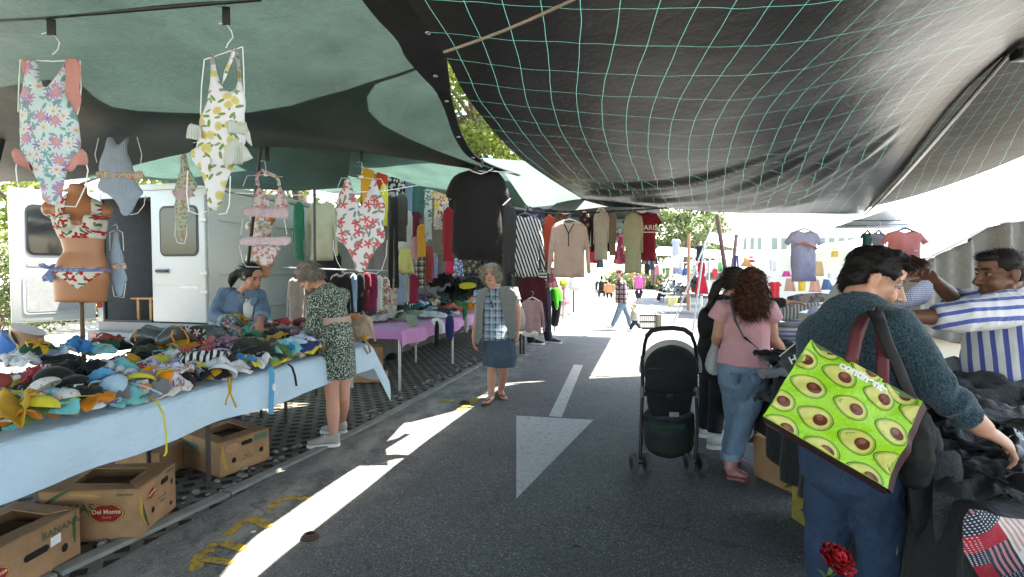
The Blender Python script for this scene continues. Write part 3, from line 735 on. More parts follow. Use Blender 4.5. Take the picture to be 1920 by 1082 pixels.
sheet('market_tent', 'white side wall of the tent behind the children\'s clothes', [P(1400, 478, 14.5), P(1960, 436, 12.5)], [P(1400, 590, 14.5), P(1960, 640, 12.5)], [P(1400, 478, 14.5), P(1400, 590, 14.5)], [P(1960, 436, 12.5), P(1960, 640, 12.5)], WHITE_TARP, 40, 12, .0, lambda p, u, v: p + V((0, .06 * math.sin(u * 60 + v), 0)), 'tent')
sheet('market_tent', 'white tarpaulin roof under the grey net at the open right side', [P(1560, 428, 6.4), P(1990, 428, 5.4)], [P(1640, 398, 8.8), P(1760, 330, 9.5), P(2050, 300, 9.0)], [P(1560, 428, 6.4), P(1640, 398, 8.8)], [P(1990, 428, 5.4), P(2050, 300, 9.0)], WHITE_TARP, 30, 20, .06, None, 'tent')
sheet('market_tent', 'pale grey tarpaulin flap sloping down from the net corner', [P(1565, 427, 6.6), P(1655, 426, 6.4)], [P(1690, 384, 6.9), P(1735, 380, 6.8)], [P(1565, 427, 6.6), P(1690, 384, 6.9)], [P(1655, 426, 6.4), P(1735, 380, 6.8)], net_mat('grey_tarpaulin', (.5, .49, .49), (.06, .06, .06), None), 16, 12, .03, None, 'tent')
sheet('market_tent', 'sunlit white tent roof of the far yard stall', [P(1220, 478, 24), P(1440, 488, 20)], [P(1235, 462, 30), P(1390, 472, 30)], [P(1220, 478, 24), P(1235, 462, 30)], [P(1440, 488, 20), P(1390, 472, 30)], WHITE_TARP, 16, 10, .2, None, 'tent')
sheet('market_tent', 'greenish net roof behind the slanting poles', [P(1325, 452, 17), P(1392, 470, 16)], [P(1335, 436, 22), P(1395, 446, 22)], [P(1325, 452, 17), P(1335, 436, 22)], [P(1392, 470, 16), P(1395, 446, 22)], MINT_TARP, 12, 10, .1, None, 'tent')
def text_verts(s, size=.05, bold=.0, shear=0.0):
 cu = bpy.data.curves.new('lettering', 'FONT'); cu.body = s; cu.size = size; cu.align_x = 'CENTER'; cu.align_y = 'CENTER'; cu.offset = bold; cu.shear = shear; cu.resolution_u = 3
 ob = bpy.data.objects.new('tmp', cu); COL.objects.link(ob)
 me = bpy.data.meshes.new_from_object(ob.evaluated_get(bpy.context.evaluated_depsgraph_get()))
 vs = [v.co.copy() for v in me.vertices]; fs = [tuple(p.vertices) for p in me.polygons]
 bpy.data.objects.remove(ob); bpy.data.curves.remove(cu); bpy.data.meshes.remove(me); return vs, fs
class Face:
 def __init__(self, o, a, b): self.o, self.a, self.b = V(o), V(a).normalized(), V(b).normalized(); self.n = self.a.cross(self.b).normalized()
 def p(self, x, y, h=.0015): return self.o + self.a * x + self.b * y + self.n * h
 def poly(self, mb, pts, h=.0015): mb.add([self.p(x, y, h) for x, y in pts], [tuple(range(len(pts)))])
 def oval(self, mb, x, y, rx, ry, h=.0015, n=20, rot=0): self.poly(mb, [(x + rx * math.cos(k * 2 * PI / n) * math.cos(rot) - ry * math.sin(k * 2 * PI / n) * math.sin(rot), y + rx * math.cos(k * 2 * PI / n) * math.sin(rot) + ry * math.sin(k * 2 * PI / n) * math.cos(rot)) for k in range(n)], h)
 def text(self, mb, s, x, y, size, h=.002, bold=0.0, shear=0.0, rot=0.0):
  vs, fs = text_verts(s, size, bold, shear); c, sn = math.cos(rot), math.sin(rot)
  mb.add([self.p(x + v.x * c - v.y * sn, y + v.x * sn + v.y * c, h) for v in vs], fs)
CARD = None
def cardboard():
 t = NT('cardboard'); v = t.co(); s = t.sep(v); n = t.noise(v, 7.0, 5, .6); fl = t.ma('SINE', t.ma('MULTIPLY', s[2], 900.0)); f = t.noise(v, 90.0, 3)
 col = t.mix(t.mr(n, .3, .7), (.27, .15, .075), (.40, .235, .125)); col = t.mix(t.mr(f, .62, .7, 0, .25), col, (.5, .36, .24))
 return t.out(t.pbr(col, .85, 0, .2, t.bump(t.ma('ADD', t.ma('MULTIPLY', fl, .15), n), .2, .004)))
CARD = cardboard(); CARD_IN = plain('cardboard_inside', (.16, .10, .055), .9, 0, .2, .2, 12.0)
INK_RED, INK_GREEN, INK_YEL, INK_CREAM = plain('red_print', (.26, .012, .014), .6, 0, .4, .15), plain('green_print', (.035, .085, .03), .7), plain('yellow_print', (.42, .27, .05), .7), plain('cream_print', (.62, .48, .30), .7)
HOLE = plain('dark_hole', (.008, .006, .005), .95); PAPER = plain('white_paper', (.75, .75, .74), .8)
def banana_box(label, c0, a, b, la, lb, h, print_a, print_b, open_rim=.10, group='banana boxes under the swimwear table'):
 """c0 the near ground corner; a, b unit directions of its two visible faces"""
 c0 = V((c0.x, c0.y, 0.002)); a = V((a.x, a.y, 0)).normalized(); b = V((b.x, b.y, 0)).normalized(); up = V((0, 0, 1))
 t = thing('banana_box', label, 'cardboard box', c0 + (a * la + b * lb) / 2, 0, group)
 w = .007; mb = MB()
 def slab(o, u, v, lu, lv, th):
  mb.prism([o, o + u * lu, o + u * lu + v * lv, o + v * lv], th)
 slab(c0, a, up, la, h, b * w); slab(c0 + a * (w + .001) * 0 + b * (w + .0005), b, up, lb - w - .0005, h - .001, a * w)
 slab(c0 + b * lb, a, up, la, h - .0005, -b * w); slab(c0 + a * la, b, up, lb, h - .0015, -a * w)
 slab(c0 + up * .004, a, b, la, lb, up * .006)
 mb.build('carton', CARD, t, smooth=False)
 rm = MB(); z = h + .002; o = c0 + up * z; e = open_rim
 def flap(pts, lift): rm.prism([o + a * x + b * y + up * l for (x, y), l in zip(pts, lift)], up * .005)
 flap([(0, 0), (la, 0), (la - e, e), (e, e)], (0, 0, .006, -.006)); flap([(0, lb), (la, lb), (la - e, lb - e), (e, lb - e)], (0, 0, .012, .006))
 flap([(0, 0), (e, e), (e, lb - e), (0, lb)], (.001, .004, .012, .001)); flap([(la, 0), (la - e, e), (la - e, lb - e), (la, lb)], (.001, -.002, .01, .001))
 rm.build('lid_flaps', CARD, t, smooth=False)
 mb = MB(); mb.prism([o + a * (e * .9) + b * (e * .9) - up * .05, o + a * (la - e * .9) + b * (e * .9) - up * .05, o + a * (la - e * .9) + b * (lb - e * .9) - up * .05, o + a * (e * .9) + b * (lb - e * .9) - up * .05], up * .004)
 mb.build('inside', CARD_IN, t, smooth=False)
 n_a = -b; n_b = -a
 Fa = Face(c0 + a * la, -a, up) if (-a).cross(up).dot(n_a) > 0 else Face(c0, a, up)
 Fb = Face(c0 + b * lb, -b, up) if (-b).cross(up).dot(n_b) > 0 else Face(c0, b, up)
 for Fc, L, pr in ((Fa, la, print_a), (Fb, lb, print_b)):
  layers = {}
  def L_(k): return layers.setdefault(k, MB())
  for it in pr:
   k = it[0]
   if k == 'logo':
    _, x, y, s, rot = it
    cart = []
    for i in range(48):
     an = i * 2 * PI / 48; r = 1 + .10 * abs(math.cos(2 * an)) ** 2 - .07 * math.cos(4 * an); cart.append((math.cos(an) * r, math.sin(an) * (.56 + .05 * math.cos(6 * an)) * (1 + .12 * (math.sin(an) ** 8))))
    rc, rs = math.cos(rot), math.sin(rot)
    tr = lambda q, kk: [(x + (u * rc - v * rs) * s * kk, y + (u * rs + v * rc) * s * kk) for u, v in q]
    Fc.poly(L_('g'), tr(cart, 1.12), .0008); Fc.poly(L_('y'), tr(cart, 1.07), .0014); Fc.poly(L_('r'), tr(cart, .97), .0020)
    Fc.text(L_('c'), 'Del Monte', x - math.sin(rot) * s * .1, y + math.cos(rot) * s * .1, s * .42, .0027, .0008, 0, rot); Fc.text(L_('y'), 'Quality', x + math.sin(rot) * s * .26, y - math.cos(rot) * s * .26, s * .22, .0027, 0, .2, rot)
   elif k == 'bare_logo':
    _, x, y, s = it; q = [(x + math.cos(i * 2 * PI / 40) * s, y + math.sin(i * 2 * PI / 40) * s * (.6 + .05 * math.cos(i * 12 * PI / 40))) for i in range(40)]
    Fc.poly(L_('p'), q, .001)
   elif k == 'text': Fc.text(L_(it[5] if len(it) > 5 else 'g'), it[1], it[2], it[3], it[4], .0022, .0006)
   elif k == 'hole': Fc.oval(L_('h'), it[1], it[2], it[3], it[4], .0024)
   elif k == 'hand': Fc.poly(L_('h'), [(it[1] + (it[3] if math.cos(an) >= 0 else -it[3]) + it[4] * math.cos(an), it[2] + it[4] * math.sin(an)) for an in [i * 2 * PI / 24 for i in range(24)]], .0024)
   elif k == 'leaf':
    _, x, y, ln, wd, rot, key = it
    q = [(-.5, 0), (-.2, .42), (.15, .5), (.5, .1), (.2, .12), (-.15, .05)]; q = smooth_outline(q, 2)
    Fc.poly(L_(key), [(x + u * ln * math.cos(rot) - v * wd * math.sin(rot), y + u * ln * math.sin(rot) + v * wd * math.cos(rot)) for u, v in q], .0006)
   elif k == 'tag': Fc.poly(L_('w'), [(it[1], it[2]), (it[1] + it[3], it[2] + .004), (it[1] + it[3], it[2] + it[4]), (it[1], it[2] + it[4] - .004)], .003)
   elif k == 'band': Fc.poly(L_('t'), [(it[1], it[2]), (it[1] + it[3], it[2]), (it[1] + it[3], it[2] + it[4]), (it[1], it[2] + it[4])], .0012)
  nm = {'g': ('green_print', INK_GREEN), 'y': ('yellow_print', INK_YEL), 'r': ('red_print', INK_RED), 'c': ('cream_lettering', INK_CREAM), 'h': ('hand_hole', HOLE), 'w': ('white_label', PAPER), 't': ('teal_print', plain('teal_print', (.09, .15, .10), .8)), 'p': ('faded_print', plain('faded_print', (.42, .22, .14), .85))}
  for k, m in layers.items():
   if k == 'h':
    for f_ in m.f: q_ = MB(); q_.add([m.v[i] for i in f_], [tuple(range(len(f_)))]); q_.build('hand_hole', HOLE, t, smooth=False)
   else: m.build(nm[k][0], nm[k][1], t, smooth=False)
 return t
def box_from_px(label, p0, pa, pb, la, lb, h, ia, ib, **k):
 c0 = G(*p0); return banana_box(label, c0, G(*pa) - c0, G(*pb) - c0, la, lb, h, ia, ib, **k)
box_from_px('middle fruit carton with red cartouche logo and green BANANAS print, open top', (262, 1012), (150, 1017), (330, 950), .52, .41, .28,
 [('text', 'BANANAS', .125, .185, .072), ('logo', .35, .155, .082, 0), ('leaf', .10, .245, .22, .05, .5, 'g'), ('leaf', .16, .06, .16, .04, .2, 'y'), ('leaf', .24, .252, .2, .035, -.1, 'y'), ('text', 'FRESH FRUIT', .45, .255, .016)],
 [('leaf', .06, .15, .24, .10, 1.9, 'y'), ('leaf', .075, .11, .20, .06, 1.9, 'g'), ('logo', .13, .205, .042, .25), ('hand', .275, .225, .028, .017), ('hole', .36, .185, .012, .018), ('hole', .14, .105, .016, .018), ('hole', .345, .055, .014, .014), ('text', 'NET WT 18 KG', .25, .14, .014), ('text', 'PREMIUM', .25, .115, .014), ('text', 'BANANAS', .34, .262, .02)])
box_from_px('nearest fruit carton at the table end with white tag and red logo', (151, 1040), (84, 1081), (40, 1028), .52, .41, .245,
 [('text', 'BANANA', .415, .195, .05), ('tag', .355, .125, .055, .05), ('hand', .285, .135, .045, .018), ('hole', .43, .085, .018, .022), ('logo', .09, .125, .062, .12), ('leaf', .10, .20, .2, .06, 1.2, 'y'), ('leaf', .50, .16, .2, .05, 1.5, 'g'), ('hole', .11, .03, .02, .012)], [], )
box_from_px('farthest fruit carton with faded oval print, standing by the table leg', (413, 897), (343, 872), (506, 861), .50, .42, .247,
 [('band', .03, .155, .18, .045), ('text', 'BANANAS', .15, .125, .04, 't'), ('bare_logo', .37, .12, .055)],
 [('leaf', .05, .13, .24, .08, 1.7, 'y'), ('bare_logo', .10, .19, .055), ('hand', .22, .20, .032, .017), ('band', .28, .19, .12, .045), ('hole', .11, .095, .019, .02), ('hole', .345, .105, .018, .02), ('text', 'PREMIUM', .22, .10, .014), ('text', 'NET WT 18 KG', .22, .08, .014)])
box_from_px('plain brown carton in the shade behind the middle fruit carton', (300, 905), (215, 890), (345, 875), .45, .3, .20, [], [])
TZ = .79
TOP = plain('table_board', (.2, .2, .2), .6)
LEG = plain('brown_steel_leg', (.06, .045, .04), .5, .4)
tb = thing('trestle_table', 'long trestle table with brown steel legs carrying the swimwear pile', 'table', R(-3.06, 2.2))
mb = MB(); mb.box(R(-3.06, 2.2, TZ - .02), (.96, 4.7, .03), rz=-RA, bevel=.004); mb.build('table_top', TOP, tb)
for (s, t_) in ((-2.89, 2.93), (-3.4, 2.93), (-2.89, .6), (-3.4, .6), (-2.72, 4.4), (-3.4, 4.4)):
 mb = MB(); mb.tube([R(s, t_, 0), R(s, t_, TZ - .035)], .017, 8); mb.build('leg', LEG, tb)
def cloth_blue():
 t = NT('light_blue_tablecloth'); v = t.co(); n = t.noise(v, 4.0, 4)
 col = t.mix(t.mr(n, .3, .7), (.40, .53, .64), (.45, .58, .68))
 nrm = t.bump(t.noise(t.vm('MULTIPLY', v, (1, 1, 2.2)), 5.0, 5, .65), .9, .03, t.bump(t.noise(v, 400.0, 2), .06, .001))
 return t.out(t.pbr(col, .6, 0, .35, nrm, Sheen_Weight=.1))
BLUE = cloth_blue()
mb = MB()
prof = [(-3.6, .5), (-3.585, .72), (-3.56, TZ)] + [(lerp(-3.54, -2.6, k / 10), TZ + .004) for k in range(11)] + [(-2.565, TZ - .002), (-2.545, TZ - .025), (-2.535, TZ - .07), (-2.53, TZ - .12), (-2.528, TZ - .18), (-2.53, TZ - .235)]
def tc(u, v):
 i = u * (len(prof) - 1); k = min(int(i), len(prof) - 2); f = i - k
 s, z = lerp(prof[k][0], prof[k + 1][0], f), lerp(prof[k][1], prof[k + 1][1], f)
 t_ = lerp(-.2, 4.58, min(1, v / .94)); e = max(0, (v - .94) / .06)
 drop = max(0, TZ - z)
 if s > -2.55: s += drop * (.10 * noise.noise(V((t_ * 2.3, 1, 0))) + .05 * math.sin(t_ * 9)) ; z += -.03 * noise.noise(V((t_ * 1.7, 4, 0))) * (drop / .2)
 p = R(s, t_, z + .004 * noise.noise(V((s * 6, t_ * 6, 2))))
 if e > 0:
  q = sm((s + 3.5) / .9)
  p += R(.10 * q * e, .05 * e + .10 * e * q, -.22 * e - .16 * e * q + .02 * math.sin(s * 12) * e)
 return p
mb.grid(tc, 60, 110); o = mb.build('tablecloth', BLUE, origin=R(-3.06, 2.2, TZ), smooth=2)
tag(o, 'light blue cloth draped over the swimwear table with a hanging corner', 'tablecloth')
TOPZ = TZ + .006
placed = []
def lying(name, cat, words, c, size, mat, yaw=0, tilt=(0, 0), kind='crumple', seed=0, group=None, label=None, where='swimwear pile', hgt=.05):
 rnd = random.Random(seed); w, d = size; mb = MB()
 if kind in ('crumple', 'brief', 'long'):
  if kind == 'crumple': pts = [(w * .5 * math.cos(a) * rnd.uniform(.72, 1.15), d * .5 * math.sin(a) * rnd.uniform(.72, 1.15)) for a in [i * 2 * PI / 11 for i in range(11)]]
  elif kind == 'brief': pts = [(-w * .5, d * .42), (-w * .2, d * .36), (w * .2, d * .38), (w * .5, d * .45), (w * .42, d * .22), (w * .12, -d * .25), (w * .1, -d * .5), (-w * .1, -d * .5), (-w * .13, -d * .22), (-w * .44, d * .2)]
  else: pts = [(-w * .5, d * .3), (0, d * .5), (w * .5, d * .35), (w * .48, -d * .3), (0, -d * .42), (-w * .5, -d * .4)]
  a0 = rnd.uniform(0, 6); o1 = rnd.uniform(0, 50)
  def dr(x, y):
   r = math.hypot(x / (w * .5), y / (d * .5)); k = x * math.cos(a0) + y * math.sin(a0)
   return -(hgt * (1 - min(1, r) ** 2) * .7 + hgt * .5 * noise.noise(V((x * 14, y * 14, o1))) + hgt * .55 * (1 - abs(noise.noise(V((k * 17, y * 8, o1 + 7)))) * 2.4) + hgt * .22 * (1 - abs(noise.noise(V((k * 40, y * 30, o1 + 3)))) * 2))
  vs, fs = panel_mesh(pts, .012, max(.012, min(w, d) / 13), .012, .004, 20, o1, 1, 0 if kind == 'crumple' else 1, dr)
  mb.add([V((x, z, -y)) for x, y, z in vs], fs)
  if w < .38 and rnd.random() < .6:
   for _ in range(2): q0 = V((rnd.uniform(-.3, .3) * w, rnd.uniform(-.3, .3) * d, hgt)); q1 = q0 + V((rnd.uniform(-.09, .09), rnd.uniform(-.09, .03), rnd.uniform(.0, .02))); q2 = q1 + V((rnd.uniform(-.09, .09), rnd.uniform(-.08, .04), -.02)); mb.tube(crm([q0, q1, q2], 4), [(.0055, .002)] * 9, 5, side=(.3, .2, 1))
 elif kind == 'cups':
  cm = [MB(), MB()]
  for i, sx in enumerate((-1, 1)):
   r = w * .25; q = []; nu, nv = 16, 7
   tl = rnd.uniform(-.5, .5)
   M = Matrix.Translation(V((sx * r * 1.02, rnd.uniform(-.1, .1) * r, hgt * rnd.uniform(.0, .5)))) @ Matrix.Rotation(tl, 4, 'X') @ Matrix.Rotation(-sx * rnd.uniform(-.1, .6), 4, 'Y')
   for (kk, sgn) in ((1.0, 1), (.90, -1)):
    cm[i].M = M
    cm[i].grid(lambda u, v, kk=kk: V((r * kk * math.cos(2 * PI * u) * math.sin(PI / 2 * v) * (1 + .18 * math.sin(2 * PI * u) * (1 if math.sin(2 * PI * u) > 0 else 0)), r * kk * 1.1 * math.sin(2 * PI * u) * math.sin(PI / 2 * v), r * kk * .78 * math.cos(PI / 2 * v))), nu, nv)
   cm[i].grid(lambda u, v: V((r * lerp(1, .9, v) * math.cos(2 * PI * u) * (1 + .18 * max(0, math.sin(2 * PI * u))), r * lerp(1, .9, v) * 1.1 * math.sin(2 * PI * u), 0)), nu, 1)
 ob = None
 rot = Matrix.Rotation(tilt[0], 3, 'X') @ Matrix.Rotation(tilt[1], 3, 'Y')
 if kind == 'cups':
  ob = thing(name, label, cat, c, yaw, group)
  trim = mat[1] if isinstance(mat, tuple) else mat; body = mat[0] if isinstance(mat, tuple) else mat
  for m in cm:
   m.v = [tuple(rot @ V(p)) for p in m.v]; me = m.mesh('cup', body, V((0, 0, 0)), 2); link('cup', me, ob)
  r = w * .25
  for sx in (-1, 1):
   st = MB()
   a = rot @ V((sx * r * 1.1, r * 1.05, .01)); b = a + V((sx * rnd.uniform(.0, .08), rnd.uniform(.05, .12), rnd.uniform(-.01, .035))); e = b + V((rnd.uniform(-.1, .1), rnd.uniform(-.02, .08), rnd.uniform(-.05, .0)))
   st.tube([a, lerp(a, b, .5) + V((0, 0, .02)), b, lerp(b, e, .6) + V((0, 0, .012)), e], [(.006, .002)] * 5, 6, side=(1, 0, 0))
   me = st.mesh('strap', trim, V((0, 0, 0)), 2); link('strap', me, ob)
 else:
  mb.v = [tuple(rot @ V(p)) for p in mb.v]
  me = mb.mesh(name, mat, V((0, 0, 0)), 2); ob = link(name, me, None, c, yaw); tag(ob, label, cat, group)
 return ob
PAL = {'mustard': (.48, .26, .012), 'lemon yellow': (.58, .50, .035), 'olive green': (.075, .14, .035), 'bright green': (.015, .18, .07), 'white': (.62, .62, .66), 'pale blue': (.36, .50, .62), 'black': (.010, .010, .011),
       'red': (.33, .015, .025), 'dark red': (.16, .012, .018), 'rust red': (.23, .04, .03), 'orange': (.62, .21, .012), 'lavender': (.38, .34, .55), 'grey': (.16, .155, .165), 'teal': (.02, .22, .28), 'blue': (.03, .17, .42), 'navy': (.02, .03, .12),
       'dark olive': (.035, .042, .03), 'aqua': (.14, .45, .47), 'pink': (.52, .19, .22), 'mint': (.14, .46, .36), 'coral': (.6, .13, .10), 'light grey': (.42, .43, .42), 'charcoal': (.045, .048, .045), 'beige': (.40, .32, .22), 'brown': (.10, .045, .022), 'dark green': (.015, .07, .04), 'sky blue': (.10, .32, .55), 'cream': (.52, .48, .38), 'purple': (.10, .03, .12), 'grey green': (.2, .24, .2)}
FL = {'white floral': floral((.55, .54, .62), [(.42, .10, .12), (.32, .22, .45), (.5, .25, .05)], 22, (.15, .2, .2), 'xy', .38), 'black floral': floral((.012, .012, .014), [(.5, .18, .25), (.55, .5, .45), (.3, .1, .3)], 24, (.05, .1, .05), 'xy', .36),
      'red dotted': dots((.34, .03, .035), (.7, .55, .5), 60, .16), 'aqua dotted': floral((.16, .45, .48), [(.55, .3, .33), (.6, .45, .45)], 34, None, 'xy', .25), 'striped black and white': stripes((.012, .012, .012), (.6, .6, .6), 26, .5, 'x'),
      'multicoloured print': floral((.05, .09, .25), [(.5, .05, .06), (.6, .4, .04), (.5, .45, .4)], 20, (.03, .2, .1), 'xy', .5, second=[(.1, .3, .5), (.5, .5, .5)]), 'red and white floral': floral((.36, .02, .04), [(.65, .6, .6), (.6, .5, .5)], 18, None, 'xy', .45),
      'flecked white': floral((.6, .58, .55), [(.5, .1, .1), (.05, .15, .45), (.05, .3, .12)], 40, None, 'xy', .22), 'paisley': floral((.25, .12, .2), [(.5, .35, .45), (.1, .05, .1), (.55, .5, .5)], 26, (.1, .15, .2), 'xy', .5)}
def pm(w): return FL[w] if w in FL else cloth(PAL[w], .75, .3, 0, .1, 0, 'swim_fabric')
SWIM = [
 (15, 832, .03, 'dark green', 'crumple', .24, .14), (38, 805, .05, 'white', 'long', .26, .10), (45, 778, .08, 'mustard', 'crumple', .36, .20), (100, 770, .10, 'lemon yellow', 'cups', .26, 0), (150, 792, .04, 'olive green', 'brief', .32, .20), (85, 803, .05, 'bright green', 'crumple', .16, .12),
 (10, 760, .10, 'mustard', 'cups', .24, 0), (208, 766, .05, 'white/aqua', 'cups', .26, 0), (185, 742, .07, 'pale blue', 'cups', .26, 0), (35, 690, .15, 'white', 'crumple', .32, .22), (18, 722, .13, 'white', 'cups', .30, 0), (8, 738, .13, 'rust red', 'cups', .22, 0), (52, 748, .11, 'flecked white', 'cups', .28, 0),
 (92, 712, .13, 'red and white floral', 'crumple', .26, .2), (122, 688, .15, 'black', 'crumple', .34, .16), (150, 705, .14, 'black', 'crumple', .20, .24), (120, 728, .12, 'black', 'cups', .32, 0), (155, 750, .08, 'black', 'long', .30, .12), (90, 758, .10, 'flecked white', 'cups', .24, 0), (20, 752, .1, 'black floral', 'crumple', .2, .14),
 (188, 700, .10, 'mustard', 'cups', .20, 0), (188, 676, .13, 'aqua dotted', 'crumple', .30, .18), (150, 662, .14, 'blue', 'long', .28, .12), (115, 672, .13, 'pale blue', 'crumple', .24, .16), (90, 678, .12, 'lavender', 'cups', .18, 0), (215, 652, .13, 'dark green', 'long', .28, .14), (200, 648, .15, 'rust red', 'long', .2, .1),
 (247, 660, .14, 'black', 'cups', .34, 0), (205, 690, .12, 'lavender', 'cups', .22, 0), (190, 722, .09, 'sky blue', 'crumple', .18, .14), (318, 658, .13, 'mustard', 'cups', .28, 0), (346, 655, .14, 'orange', 'cups', .26, 0), (310, 690, .08, 'lavender', 'cups', .22, 0), (262, 728, .06, 'grey', 'crumple', .38, .22), (250, 722, .09, 'lemon yellow', 'cups', .28, 0),
 (280, 742, .05, 'grey', 'long', .34, .1), (296, 714, .08, 'orange', 'cups', .24, 0), (318, 722, .06, 'white', 'cups', .22, 0), (310, 738, .03, 'orange', 'crumple', .22, .12), (330, 705, .08, 'white floral', 'crumple', .40, .22), (290, 694, .09, 'white floral', 'crumple', .26, .16), (348, 682, .10, 'black floral', 'crumple', .30, .2),
 (385, 688, .09, 'striped black and white', 'long', .32, .14), (365, 668, .12, 'red dotted', 'cups', .26, 0), (392, 668, .11, 'rust red', 'crumple', .22, .16), (345, 722, .05, 'white floral', 'long', .3, .12), (370, 702, .06, 'multicoloured print', 'long', .3, .06), (418, 700, .04, 'white', 'cups', .32, 0), (430, 706, .02, 'mustard', 'cups', .18, 0), (452, 696, .04, 'white', 'crumple', .24, .16),
 (398, 655, .12, 'pink', 'long', .24, .12), (370, 650, .14, 'dark red', 'crumple', .24, .16), (405, 672, .09, 'lavender', 'cups', .26, 0), (430, 680, .08, 'dark olive', 'crumple', .26, .18), (450, 682, .07, 'blue', 'long', .22, .12), (482, 688, .04, 'lemon yellow', 'brief', .22, .18), (500, 684, .03, 'sky blue', 'crumple', .2, .12), (518, 678, .05, 'black', 'long', .36, .18), (470, 664, .09, 'dark olive', 'crumple', .34, .22),
 (455, 652, .11, 'black floral', 'crumple', .26, .16), (468, 638, .14, 'bright green', 'brief', .28, .2), (510, 645, .12, 'mustard', 'brief', .26, .30), (440, 636, .13, 'multicoloured print', 'crumple', .26, .16), (462, 618, .16, 'pale blue', 'long', .36, .14), (415, 640, .13, 'multicoloured print', 'crumple', .24, .16), (420, 655, .12, 'paisley', 'crumple', .22, .16),
 (498, 622, .15, 'rust red', 'crumple', .34, .2), (525, 614, .16, 'red', 'crumple', .32, .2), (565, 610, .15, 'dark red', 'long', .34, .2), (562, 632, .12, 'paisley', 'crumple', .32, .2), (585, 640, .11, 'lavender', 'crumple', .28, .18), (592, 656, .08, 'navy', 'crumple', .32, .18), (552, 656, .09, 'pale blue', 'long', .30, .14), (560, 670, .05, 'olive green', 'brief', .28, .18),
 (543, 678, .03, 'mint', 'long', .22, .1), (535, 660, .08, 'aqua', 'crumple', .24, .16), (545, 640, .11, 'black floral', 'crumple', .22, .16), (598, 668, .05, 'blue', 'crumple', .22, .14), (575, 622, .14, 'multicoloured print', 'crumple', .22, .16), (430, 606, .18, 'multicoloured print', 'crumple', .24, .18), (445, 600, .20, 'mustard', 'crumple', .16, .16), (462, 604, .19, 'teal', 'crumple', .2, .16), (500, 604, .17, 'mint', 'crumple', .2, .12), (486, 612, .16, 'white', 'cups', .24, 0), (478, 628, .14, 'aqua', 'crumple', .26, .16),
 (400, 630, .16, 'black', 'crumple', .26, .16), (535, 628, .13, 'paisley', 'crumple', .3, .16), (250, 690, .08, 'mustard', 'long', .3, .10), (230, 705, .08, 'aqua', 'long', .2, .1), (60, 660, .14, 'mustard', 'long', .2, .06), (65, 668, .13, 'dark green', 'crumple', .24, .12), (5, 775, .05, 'white', 'crumple', .2, .16), (270, 672, .1, 'dark olive', 'crumple', .28, .2), (330, 672, .1, 'aqua', 'crumple', .26, .16), (225, 740, .04, 'pale blue', 'crumple', .24, .14), (400, 690, .06, 'white', 'crumple', .26, .16), (130, 765, .06, 'aqua', 'crumple', .26, .16), (70, 725, .1, 'red', 'crumple', .26, .18), (480, 652, .09, 'red dotted', 'crumple', .26, .18), (520, 632, .12, 'dark olive', 'crumple', .3, .2), (575, 650, .08, 'white', 'crumple', .28, .18), (590, 625, .12, 'dark green', 'crumple', .28, .2), (610, 640, .1, 'paisley', 'crumple', .28, .2), (630, 645, .08, 'pale blue', 'crumple', .28, .2),
]
KW = {'cups': ('padded_bikini', 'bikini top', 'bikini top with padded cups'), 'brief': ('bikini_brief', 'bikini bottom', 'bikini bottom lying flat'), 'crumple': ('swimwear_piece', 'swimwear', 'crumpled swim piece'), 'long': ('swimwear_piece', 'swimwear', 'swim strip folded long')}
used_labels = set()
def near_words(i, L, k=2):
 d = sorted((abs(L[j][0] - L[i][0]) + 1.6 * abs(L[j][1] - L[i][1]), j) for j in range(len(L)) if j != i and L[j][3] != L[i][3])
 out = []
 for _, j in d:
  w = L[j][3].replace('/', ' and ')
  if w not in out: out.append(w)
  if len(out) == k: break
 return out
def make_pile(L, table, z0, kw, group, frame=None):
 for i, (px, py, h, col, kind, w, d) in enumerate(L):
  nm, cat, words = kw[kind]; n = near_words(i, L); cw = col.replace('/', ' with ') + (' trim' if '/' in col else '')
  lab = '%s %s between %s and %s pieces on %s' % (cw, words, n[0], n[1], table)
  if len(lab.split()) > 16: lab = '%s %s by %s and %s ones on %s' % (cw, cat, n[0], n[1], table)
  if lab in used_labels:
   n = near_words(i, L, 4); lab = '%s %s by %s and %s ones on %s' % (cw, cat, n[2], n[3], table)
  if lab in used_labels: lab = '%s %s amid %s on %s' % (cw, cat, ', '.join(near_words(i, L, 4)[1:]), table)
  if len(lab.split()) > 16: lab = ' '.join(lab.replace(' padded', '').replace('with cups ', '').split()[:16])
  used_labels.add(lab)
  mat = (pm(col.split('/')[0]), pm(col.split('/')[1])) if '/' in col else pm(col)
  c = PZ(px, py, z0 + h * .62 + (.035 if L is SWIM and i < NSPEC else 0))
  if frame:
   s, t_ = unR(c); lim = max(frame[0], min(frame[1], s))
   if s < lim:      # too far back: keep it on the heap's far slope instead
    d_ = ray(px, py); n_ = V((RC, -RS, 0)); k_ = lim / d_.dot(n_); c = V((0, 0, H)) + d_ * k_; c.z = min(c.z, z0 + .24)
   elif s > lim: c = R(lim, t_, c.z)
  lying(nm, cat, words, c, (w, d), mat, yaw=random.uniform(-1.1, 1.1) if kind != 'cups' else random.uniform(-.7, .7), tilt=(random.uniform(-.1, .45), random.uniform(-.25, .25)), kind=kind, seed=i * 7 + 1, group=group, label=lab, hgt=.05 + .03 * random.random())
NSPEC = len(SWIM); rf = random.Random(11); FILLC = ['mustard', 'white', 'black', 'mustard', 'lemon yellow', 'white', 'black', 'white floral', 'black floral', 'aqua', 'pale blue', 'white', 'rust red', 'multicoloured print', 'black', 'orange', 'flecked white', 'lemon yellow', 'navy', 'white floral', 'red dotted']
